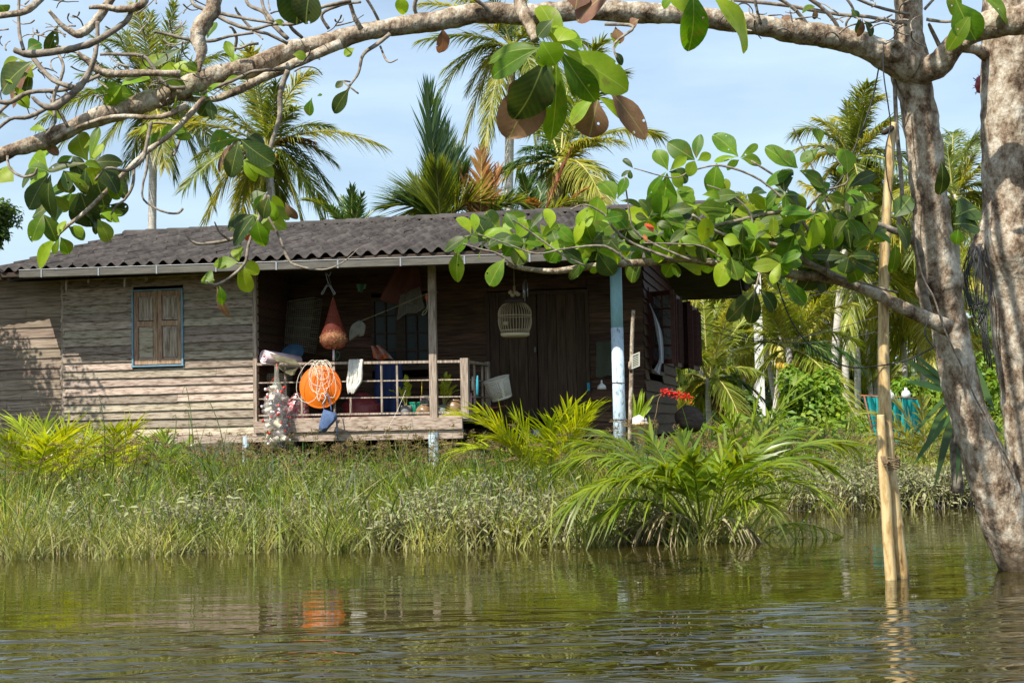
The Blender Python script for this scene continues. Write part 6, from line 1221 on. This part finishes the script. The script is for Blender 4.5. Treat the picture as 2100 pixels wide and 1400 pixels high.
# stray broken fronds in the water
for lab, pts, D, L, mm in (('dried brown palm frond collapsed at the waterline left of the large dark swamp palm', [(1385, 1060), (1300, 1062), (1245, 1120)], 12.7, .22, 'palmb'), ('fallen yellowed palm frond arching onto the water right of the dark swamp palm', [(1540, 1108), (1620, 1040), (1725, 1100)], 12.9, .24, 'nipad')):
    s = MB(); A, Bm, C_ = [P(x, y, D + .15 * i) for i, (x, y) in enumerate(pts)]; frond(s, A, Bm, C_, L, .03, 17, .9, t0=.1, rad=.012, ang=(60, 30), seg=4)
    o = s.build('fallen_frond', [mat('tan_dry_leaflet', [(.35,.27,.16),(.5,.42,.27)], 4, rough=.7, rnd=.3) if 'brown' in lab else M[mm], M['rachis']], None, A); o.location = A; tag(o, lab, 'palm frond', 'fallen palm fronds')
# broad dark blades of a palm behind the leaning trunk
t = thing('fan_bladed_palm', 'dark palm with long broad blades behind the leaning trunk', 'palm', PW(1965, 1010)); s = MB(); B = []; D = []; Nn = []; LL = []; W = []
for bx, by, tx, ty, w_ in ((1935, 790, 1850, 720, 20), (1935, 800, 1855, 768, 16), (1935, 780, 1875, 716, 12), (2000, 830, 2045, 838, 10), (1985, 740, 2040, 830, 26), (1960, 800, 2060, 880, 22), (1950, 850, 1870, 940, 16), (1955, 850, 1915, 985, 18), (1940, 830, 1895, 905, 14), (1970, 850, 2010, 960, 20), (1990, 850, 2030, 920, 16), (1975, 860, 1960, 980, 14), (1945, 810, 1870, 880, 10)):
    D0 = 11.5; a = P(bx, by, D0); b = P(tx, ty, D0 - .2); B.append(tuple(a)); D.append(tuple(b - a)); Nn.append((.2, -1, .5)); LL.append((b - a).length); W.append(w_ * D0 / F)
B, D, LL, W = np.array(B), unit(np.array(D)), np.array(LL), np.array(W); s.ribbons(B, D, LL, W, unit(np.cross(D, np.array([[.1, -1, .3]]))), .12, 6, 0, prof=lambda x: min(1, .4 + 3 * x) * (1 - x ** 2.5) + .02); s.build('blade', M['palmd'], t)
s = MB(); s.tube([P(1965, 1010, 11.5), P(1955, 840, 11.5), P(1975, 760, 11.5)], [.05, .035, .02], 8, smooth=4); s.build('stalk', M['twig'], t)
# ================= coconut palms =================
def trunk_mb(base, top, r0, r1, bow=(0, 0)):
    s = MB(); base = Vector(base); top = Vector(top); n = 46; pts = []; rad = []
    for i in range(n + 1):
        t = i / n; p = base.lerp(top, t) + Vector((bow[0] * math.sin(t * 3.14), bow[1] * math.sin(t * 3.14), 0)); pts.append(p); rad.append((r0 + (r1 - r0) * min(1, t * 1.1) + (r0 * .7) * max(0, 1 - t * 14) ** 2) * (1 + .035 * (i % 2)))
    s.tube(pts, rad, 12); return s
M['palmb'].node_tree.nodes['Color Ramp'].color_ramp.elements[0].color = (.22, .10, .02, 1); M['palmb'].node_tree.nodes['Color Ramp'].color_ramp.elements[1].color = (.42, .22, .05, 1)
def palm_px(label, crown, D, fronds, base=None, tr=.12, L=.85, n=88, mt='palm', name='coconut_palm', hang=.45, nuts=0, group='coconut palms beyond the house', seed=0, W=.045, rad=.03, extra=9, extra_s=1.0, ang=(58, 22)):
    r_ = random.Random(seed); top = P(crown[0], crown[1], D); bx = base if base is not None else crown[0]
    b = P(bx, 900, D); b.z = gZ(b.x, b.y) - .05; t = thing(name, label, 'palm tree', b, group)
    trunk_mb(b, top, tr, tr * .8, (r_.uniform(-.25, .25), 0)).build('trunk', M['ptrunk'], t)
    mats = {}
    for f in fronds:
        tx, ty = crown[0] + f[0], crown[1] + f[1]; sag = f[2] if len(f) > 2 else .22; mm = f[3] if len(f) > 3 else mt; dd = f[4] if len(f) > 4 else r_.uniform(-1.2, 1.2)
        C_ = P(tx, ty, D + dd); k = (C_ - top).length; Bm = top.lerp(C_, .42) + Vector((0, 0, k * sag)); s = mats.setdefault(mm, MB())
        frond(s, top + Vector((0, 0, -.1)), Bm, C_, L * (.6 + .4 * min(1, k / 3.5)), W, int(n * (.45 + .55 * min(1.3, k / 3.5))), hang, t0=.16, rad=rad, ang=ang, seg=3)
    for i in range(extra):
        a = r_.uniform(0, 6.28); e = R(r_.uniform(-35, 70)); ln = r_.uniform(2.4, 3.9) * extra_s; d = Vector((math.cos(a) * math.cos(e), math.sin(a) * math.cos(e), math.sin(e))); C_ = top + d * ln + Vector((0, 0, -.7)); Bm = top + d * ln * .5 + Vector((0, 0, .5)); mm = r_.choice([mt, mt, 'palmy'])
        frond(mats.setdefault(mm, MB()), top, Bm, C_, L, W, int(n * .9), hang, t0=.16, rad=rad, ang=(58, 22), seg=3)
    for mm, s in mats.items(): s.build('crown' if mm == mt else 'dead_frond' if mm in ('palmb', 'palmr') else 'crown', [M[mm], M['rachis']], t)
    if nuts:
        for k in range(nuts):
            a = r_.uniform(0, 6.28); c = top + Vector((.28 * math.cos(a), .28 * math.sin(a), -.25 - r_.uniform(0, .3))); s = MB(); s.lathe([(0, -.13), (.07, -.11), (.11, 0), (.09, .09), (0, .13)], 12, 0, tuple(c)); s.build('coconut', M['nut'], t)
    return t
M['nut'] = mat('yellow_coconut', [(.35,.30,.04),(.5,.32,.04)], 3, rough=.4)
# behind the house
palm_px('tall coconut palm with orange nuts behind the left end of the roof', (318, 215), 44, [(-60, -150, .1), (-10, -190, .05), (40, -210, .05), (-130, -140, .15), (90, -160, .12), (-150, -60), (110, -90), (-190, -10, .3), (120, 10, .3), (-240, 40, .35), (130, 150, .4), (120, 210, .45, 'palmd'), (-130, 130, .4), (40, 150, .3), (-60, 150, .35), (-170, -100, .2), (60, 40, .3, 'palmy'), (-20, 110, .3, 'palmy'), (-200, 90, .4), (20, 130, .3, 'palmy')], base=332, nuts=7, seed=1, tr=.15)
palm_px('coconut palm with long drooping right-hand fronds behind the roof', (548, 300), 40, [(-30, -110, .08), (20, -130, .05), (60, -80, .15), (130, -40, .3), (135, 30, .35), (150, 120, .45, 'palmd'), (120, 170, .4), (75, 165, .35), (-70, 160, .45, 'palmy'), (-130, 160, .45, 'palmy'), (-90, 40, .35, 'palmy'), (-150, -60, .3, 'palmy'), (-100, -80, .2), (-140, 20, .3), (30, 120, .3), (-50, 100, .3, 'palmy'), (90, -10, .25, 'palmb'), (-20, 140, .3, 'palmy')], base=556, nuts=3, seed=2)
palm_px('tall coconut palm rising behind the middle of the roof and partly behind the overhead limb', (1050, 95), 46, [(-190, -10, .2), (-140, 50, .3), (-170, 130, .45), (-100, 200, .45, 'palmy'), (-60, 230, .4, 'palmy'), (90, -60), (160, 0, .3), (170, 120, .45), (100, 200, .45, 'palmy'), (120, 240, .45), (50, 220, .35, 'palmy'), (-30, -80, .1), (30, -90, .1), (-90, 90, .4, 'palmy'), (60, 140, .3), (150, 190, .5)], base=1052, nuts=4, seed=3, tr=.17)
palm_px('coconut palm with green nuts behind the right part of the roof', (1150, 335), 34, [(120, -45, .3, 'palmy'), (70, 60, .4), (110, 40, .35), (-70, -30, .3, 'palmd'), (-130, 20, .35, 'palmd'), (-30, -75, .1), (30, -70, .1), (90, 100, .4), (-90, 80, .4, 'palmd'), (0, 90, .3), (50, 110, .3), (-50, 100, .3, 'palmy'), (65, -50, .2, 'palmy')], base=1155, nuts=8, seed=4, tr=.12)
palm_px('low palm with a tall upright dark frond just behind the roof ridge', (905, 470), 27.5, [(-28, -275, .0, 'palmd', .3), (5, -190, -.0, 'palmd'), (-50, -90, .1, 'palm'), (-75, -60, .25, 'palmd'), (-105, -45, .35, 'palmd'), (30, -150, .0, 'palmd'), (-10, -120, .05, 'palm'), (48, -110, .1, 'palmd')], L=1.15, n=110, hang=.06, seed=5, tr=.09, W=.04, rad=.02, extra=3, extra_s=.4, ang=(30, 10))
palm_px('low palm with an orange-brown frond just behind the roof ridge', (985, 480), 27.2, [(3, -165, .0, 'palmb', .2), (-40, -130, .05, 'palmb', .2), (38, -130, .05, 'palmb', .3), (-10, -100, .0, 'palmy'), (60, -80, .1, 'palmd')], L=.75, n=60, hang=.2, seed=6, tr=.09, W=.05, rad=.02, extra=2, extra_s=.5, ang=(48, 18))
palm_px('low palm with a dead red-brown frond behind the right part of the roof', (1100, 470), 28, [(70, -160, .02, 'palmr', .2), (-30, -110, .05, 'palmd'), (100, -80, .1, 'palmb', .2), (130, -60, .15, 'palmb', .4), (10, -90, .0, 'palmd'), (-10, -60, .1, 'palmb')], L=.55, n=64, hang=.2, seed=7, tr=.09, W=.04, rad=.02, extra=4, extra_s=.5, ang=(42, 18))
palm_px('distant low palm whose fan of fronds just tops the roof left of centre', (722, 480), 30, [(-20, -75, .05, 'palmd'), (20, -80, .05, 'palmd'), (50, -50, .15, 'palmd'), (-55, -60, .15, 'palmd'), (0, -95, .0, 'palmd'), (75, -25, .3, 'palmd'), (-100, -70, .3, 'palm')], L=.5, n=46, hang=.15, seed=8, tr=.09, rad=.02, extra=0, ang=(45, 15))
palm_px('coconut palm crown in the gap between the canopy leaves and bamboo pole', (1748, 325), 42, [(-10, -115, .03), (25, -105, .05), (-45, -70, .15), (75, -75, .2, 'palmy'), (-75, -80, .3, 'palmy'), (-90, 10, .35, 'palmy'), (90, -10, .3), (80, 60, .35), (-70, 60, .35, 'palmy'), (20, 90, .3), (-110, -20, .3, 'palmy'), (60, 100, .35), (-30, 100, .3), (0, 70, .2, 'palmb')], base=1700, seed=9, tr=.13)
palm_px('coconut palm crown seen between the two tree stems', (1955, 400), 40, [(-12, -95, .03), (40, -80, .1, 'palmy'), (65, -60, .2, 'palmy'), (-50, -40, .2), (60, 20, .3, 'palmy'), (-60, 50, .3), (30, 80, .3), (90, -20, .3), (-20, 90, .3), (70, 70, .4)], base=1975, seed=10, tr=.12)
# the near right-hand palms seen under the branch
palm_px('small palm with a drooping orange dead frond beyond the side window', (1452, 775), 31, [(-60, -5, .2, 'palmy', .3), (-50, 35, .35, 'palmy', .2), (20, 50, .4, 'palmb', .1), (32, 70, .35, 'palmb', .3), (40, -100, .15), (90, -60, .3, 'palmy'), (-10, -170, .05), (-40, -140, .05), (20, -150, .05), (110, -10, .3), (120, 50, .35, 'palmd'), (-20, 70, .3), (100, -150, .15), (60, -180, .08, 'palmy')], base=1458, mt='palmg', seed=11, tr=.07, L=.6, extra=4, extra_s=.6)
palm_px('leafy coconut palm with yellow nuts in the middle of the grove', (1618, 712), 38, [(-120, -60, .25), (-100, 10, .35), (-90, -130, .15, 'palmy'), (-30, -160, .05), (60, -150, .1), (130, -90, .25, 'palmy'), (140, -10, .35), (110, 70, .4), (60, 110, .35, 'palmy'), (-15, 120, .2, 'palmy'), (-80, 90, .35), (100, -130, .15), (-130, -20, .35), (150, 40, .4, 'palmd'), (30, 90, .35), (90, 20, .3, 'palmd')], base=1625, mt='palmg', seed=12, nuts=5, tr=.12, extra=2)
PT = [(1584, 470, 1582, 47, .11), (1765, 500, 1742, 43, .135), (1735, 520, 1755, 45, .13), (1828, 560, 1848, 50, .12), (1580, 420, 1535, 50, .12), (1880, 620, 1905, 46, .14), (1545, 500, 1600, 52, .12), (1660, 500, 1655, 55, .13), (1480, 560, 1500, 52, .12), (1420, 520, 1440, 56, .12), (1960, 560, 1950, 48, .13), (2040, 500, 2050, 52, .13), (1790, 430, 1795, 58, .12), (1700, 590, 1690, 60, .12), (1870, 480, 1890, 60, .12), (1620, 600, 1630, 62, .12), (1520, 640, 1520, 58, .12), (1930, 680, 1930, 54, .12), (1790, 660, 1790, 62, .12), (1440, 640, 1450, 60, .12)]
labs = ['slender white-trunked coconut palm just right of the concrete post', 'front one of the close pair of pale coconut trunks', 'slimmer leaning trunk of the close pair of coconut palms', 'coconut palm whose trunk shows right of the bamboo pole', 'leaning coconut palm directly behind the concrete post', 'coconut palm whose thick trunk shows left of the leaning tree', 'coconut palm behind the concrete post leaning left', 'tall coconut palm deep in the grove above the leafy bush', 'coconut palm behind the shutters at the left of the grove', 'coconut palm nearest the back corner of the house', 'coconut palm seen low between the two tree stems', 'coconut palm mostly hidden by the right tree stem', 'far tall coconut palm behind the bamboo pole', 'far coconut palm above the leafy bush, left of the pale pair', 'far tall palm left of the leaning tree trunk', 'far low palm directly above the leafy bush', 'far low palm between the concrete post and the small dead-frond palm', 'far low palm behind the leaning tree trunk', 'far low palm behind the turquoise net', 'far low palm just right of the shutters']
# shared crown meshes for the grove
def generic_crown(seed, n=20):
    r_ = random.Random(seed); s = [MB(), MB()]
    for i in range(n):
        a = i * 2.4 + r_.uniform(-.3, .3); e = R(78 - 125 * i / n + r_.uniform(-10, 10)); ln = r_.uniform(3.2, 4.4)
        d = Vector((math.cos(a) * math.cos(e), math.sin(a) * math.cos(e), math.sin(e))); C_ = d * ln + Vector((0, 0, -.6 - .5 * math.cos(e))); Bm = d * ln * .5 + Vector((0, 0, .55 + .3 * math.cos(e)))
        frond(s[0 if i % 3 else 1], (0, 0, 0), Bm, C_, .9, .07, 62, .6, t0=.14, rad=.03, ang=(58, 22), seg=3)
    return s
GC = []
for k in range(3):
    a, b = generic_crown(50 + k); o1 = a.build('crown', [M['palmg'], M['rachis']], None, (0, 0, 0)); o2 = b.build('crown', [M['palmgy'], M['rachis']], None, (0, 0, 0)); GC.append((o1.data, o2.data)); bpy.data.objects.remove(o1); bpy.data.objects.remove(o2)
for i, ((cx_, cy_, bx, D, tr_), lab) in enumerate(zip(PT, labs)):
    cy_ = max(cy_, 500) + (70 if cy_ < 560 and cx_ < 1700 else 20)
    top = P(cx_, cy_, D); b = P(bx, 900, D); b.z = gZ(b.x, b.y) - .05; t = thing('coconut_palm', lab, 'palm tree', b, 'coconut palms in the grove')
    trunk_mb(b, top, tr_ * .85, tr_ * .7, (random.uniform(-.3, .3), 0)).build('trunk', M['ptrunk'], t)
    for dta in GC[i % 3]:
        o = bpy.data.objects.new('crown', dta); COL.objects.link(o); o.parent = t; o.location = top - b; o.rotation_euler = (0, 0, i * 1.3); o.scale = (.88, .88, .88)
# leafy bushes
def bush(label, c, D, rx, rz, n, lsz, m, name='leafy_bush', seed=0, grp=None, ry=None):
    r_ = random.Random(seed); top = P(c[0], c[1], D); b = Vector((top.x, top.y, gZ(top.x, top.y))); t = thing(name, label, 'bush' if 'bush' in name else 'tree', b, grp); B = []; Dd = []; Nn = []; L = []; k = D / F; RX = rx * k; RZ = rz * k; RY = ry or RX * .8
    lobes = [(Vector((r_.uniform(-.7, .7) * RX, r_.uniform(-.7, .7) * RY, r_.uniform(-.75, .7) * RZ)), r_.uniform(.2, .46)) for _ in range(26)]
    for i in range(n):
        lc, ls = r_.choice(lobes); d = Vector((r_.gauss(0, 1), r_.gauss(0, 1), r_.gauss(0, 1))).normalized() * r_.uniform(.55, 1.05); p = top + lc + Vector((d.x * RX * ls, d.y * RY * ls, d.z * RZ * ls))
        if p.z < b.z: continue
        B.append(tuple(p)); a = r_.uniform(0, 6.28); Dd.append((math.cos(a), math.sin(a), r_.uniform(-.9, .4))); Nn.append(tuple(d * .6 + Vector((r_.gauss(0, .4), r_.gauss(0, .4), .7)))); L.append(lsz * r_.uniform(.6, 1.3))
    s = MB(); s.leaves(B, Dd, Nn, L, [x * .6 for x in L], [.6] * len(L), .3, 0, seg=2); s.build('foliage', M[m], t)
    s = MB()
    for i in range(6): lc = lobes[i][0]; s.tube([b + Vector((.05 * i, 0, 0)), b.lerp(top + lc, .5) + Vector((.1, 0, 0)), top + lc], [.05, .035, .015], 6, smooth=3)
    s.build('stem', M['twig'], t)
    return t
bush('rounded vine-covered yellow-green bush between the pale palm trunks', (1675, 835), 33, 75, 90, 6500, .16, 'bushg', seed=1)
bush('low leafy bush at the foot of the grove left of the concrete post', (1490, 850), 36, 60, 50, 3000, .2, 'bushd', seed=2)
bush('low leafy bush behind the turquoise net', (1880, 850), 40, 90, 80, 4500, .22, 'bushg', seed=3)
bush('dark leafy bush between the two tree stems', (1990, 840), 36, 70, 130, 4500, .2, 'bushg', seed=4)
bush('leafy bush at the right edge behind the right tree stem', (2110, 860), 38, 80, 90, 3000, .22, 'bushd', seed=5)
bush('distant small-leaved tree just showing above the left end of the roof', (-22, 455), 36, 62, 62, 4200, .13, 'bushd', 'small_leaved_tree', seed=16)
tb = bush('small-leaved tree left of the house shading the annex wall', (-372, 440), 19.6, 240, 135, 13000, .085, 'bushd', 'shade_tree', seed=6)
# far wood closing the view behind the grove
g = MB(); B = []; D = []; Nn = []; L = []; r_ = random.Random(77)
for i in range(15000):
    x = r_.uniform(6, 34); y = r_.uniform(64, 74); hmax = 3.4 + 1.3 * math.sin(x * .9) + 1.0 * math.sin(x * 2.3 + 1); z = .5 + r_.random() ** .8 * hmax; B.append((x, y, z)); a = r_.uniform(0, 6.28); D.append((math.cos(a), math.sin(a), r_.uniform(-1, .4))); Nn.append((r_.gauss(0, .5), -1 + r_.gauss(0, .5), .8)); L.append(r_.uniform(.35, .9))
g.leaves(B, D, Nn, L, [x * .6 for x in L], [.5] * len(L), .3, 0, seg=2); o = g.build('far_wood', M['bushd']); tag(o, 'far dark wood closing the view behind the palm grove', 'wood', kind='stuff')
# ================= poles, net, wires at right =================
D = 44; t = thing('concrete_post', 'square white concrete utility post in front of the palm grove', 'utility post', P(1560, 900, D)); b = P(1563, 905, D); top = P(1550, 540, D); s = MB(); s.beam(b, top, .24, .2)
s.build('shaft', mat('white_concrete', [(.62,.61,.6),(.8,.8,.8)], 3, rough=.9, bump=.2), t, smooth=False)
for k in range(13): s = MB(); p = b.lerp(top, (k + 1.2) / 14); s.beam(p + Vector((0, -.10, 0)), p + Vector((0, -.105, .0)), .045, .045); s.build('bolt_hole', M['darkwood'], t, smooth=False)
s = MB()
for ox, oz in ((0, 0), (.05, -.45)):
    for a_, b_ in (((-.09, .12), (.02, .22)), ((.02, .22), (.04, .05)), ((.04, .05), (.1, .14))): p = b.lerp(top, .06); s.beam(p + Vector((a_[0] + ox, -.125, a_[1] + oz)), p + Vector((b_[0] + ox, -.125, b_[1] + oz)), .035, .012)
s.build('painted_mark', blk, t, smooth=False)
# teal net fence
D = 24; t = thing('net_enclosure', 'turquoise net enclosure on rusty rails behind the bamboo pole', 'net enclosure', P(1830, 925, D)); s = MB(); V = []; n = 40; K = 8
for i in range(n + 1):
    u = i / n; x = 1768 + u * 125; y0 = 812 + u * 8; 
    for j in range(K + 1):
        w_ = j / K; V.append(tuple(P(x + (1 - u) * w_ * 28 * (1 if u < .3 else .6), y0 + w_ * (108), D + .10 * math.sin(i * 1.1 + w_) + .7 * u + .05 * math.sin(i * 2.7))))
s.add(V, [[i*(K+1)+j, (i+1)*(K+1)+j, (i+1)*(K+1)+j+1, i*(K+1)+j+1] for i in range(n) for j in range(K)]); s.build('net', mat('turquoise_net', [(.01,.36,.36),(.02,.5,.48),(.2,.65,.6)], 5, (6,1,.6), .7, .2, transl=.45, pos=(.3,.75)), t)
s = MB(); s.tube([P(1766, 811, D), P(1893, 818, D + .7)], .02, 6); s.tube([P(1772, 811, D), P(1800, 930, D)], .014, 6); s.tube([P(1888, 818, D + .6), P(1885, 930, D + .6)], .014, 6); s.build('rail', mat('rusty_rail', [(.22,.07,.03),(.35,.16,.08)], 6, rough=.9), t)
for px, py, lab in ((1825, 812, 'upturned white plastic jug on the enclosure rail beside the bamboo pole'), (1858, 808, 'larger white plastic jug on the enclosure rail, right of the other')):
    c = P(px, py, D + .3); s = MB(); s.lathe([(0, -.07), (.07, -.07), (.08, .0), (.06, .05), (.025, .07), (.025, .11), (0, .11)], 16, 0, tuple(c)); solo('white_jug', lab, 'jug', s, mat('white_jug', [(.75,.75,.75)], 3, rough=.4), c)
# thin wires crossing the grove
wi = mat('thin_wire', [(.05,.05,.05)], 3)
for lab, pts, D in (('upper thin wire sagging from the house shutters across the grove', [(1432, 662), (1480, 672), (1550, 695), (1650, 690), (1780, 655), (1830, 640)], 23), ('lower thin wire sagging from the house shutters across the grove', [(1432, 672), (1500, 690), (1560, 700), (1680, 702), (1800, 680)], 23.5), ('thin overhead wire rising right from the house eave', [(1434, 622), (1520, 605), (1640, 598), (1760, 600)], 24), ('straight thin wire rising toward the bamboo pole', [(1434, 635), (1560, 620), (1700, 600), (1830, 570)], 24.5)):
    s = MB(); s.tube([P(x, y, D) for x, y in pts], .006, 4, smooth=5); solo('wire', lab, 'wire', s, wi, P(*pts[0], D), group='wires crossing in front of the grove')
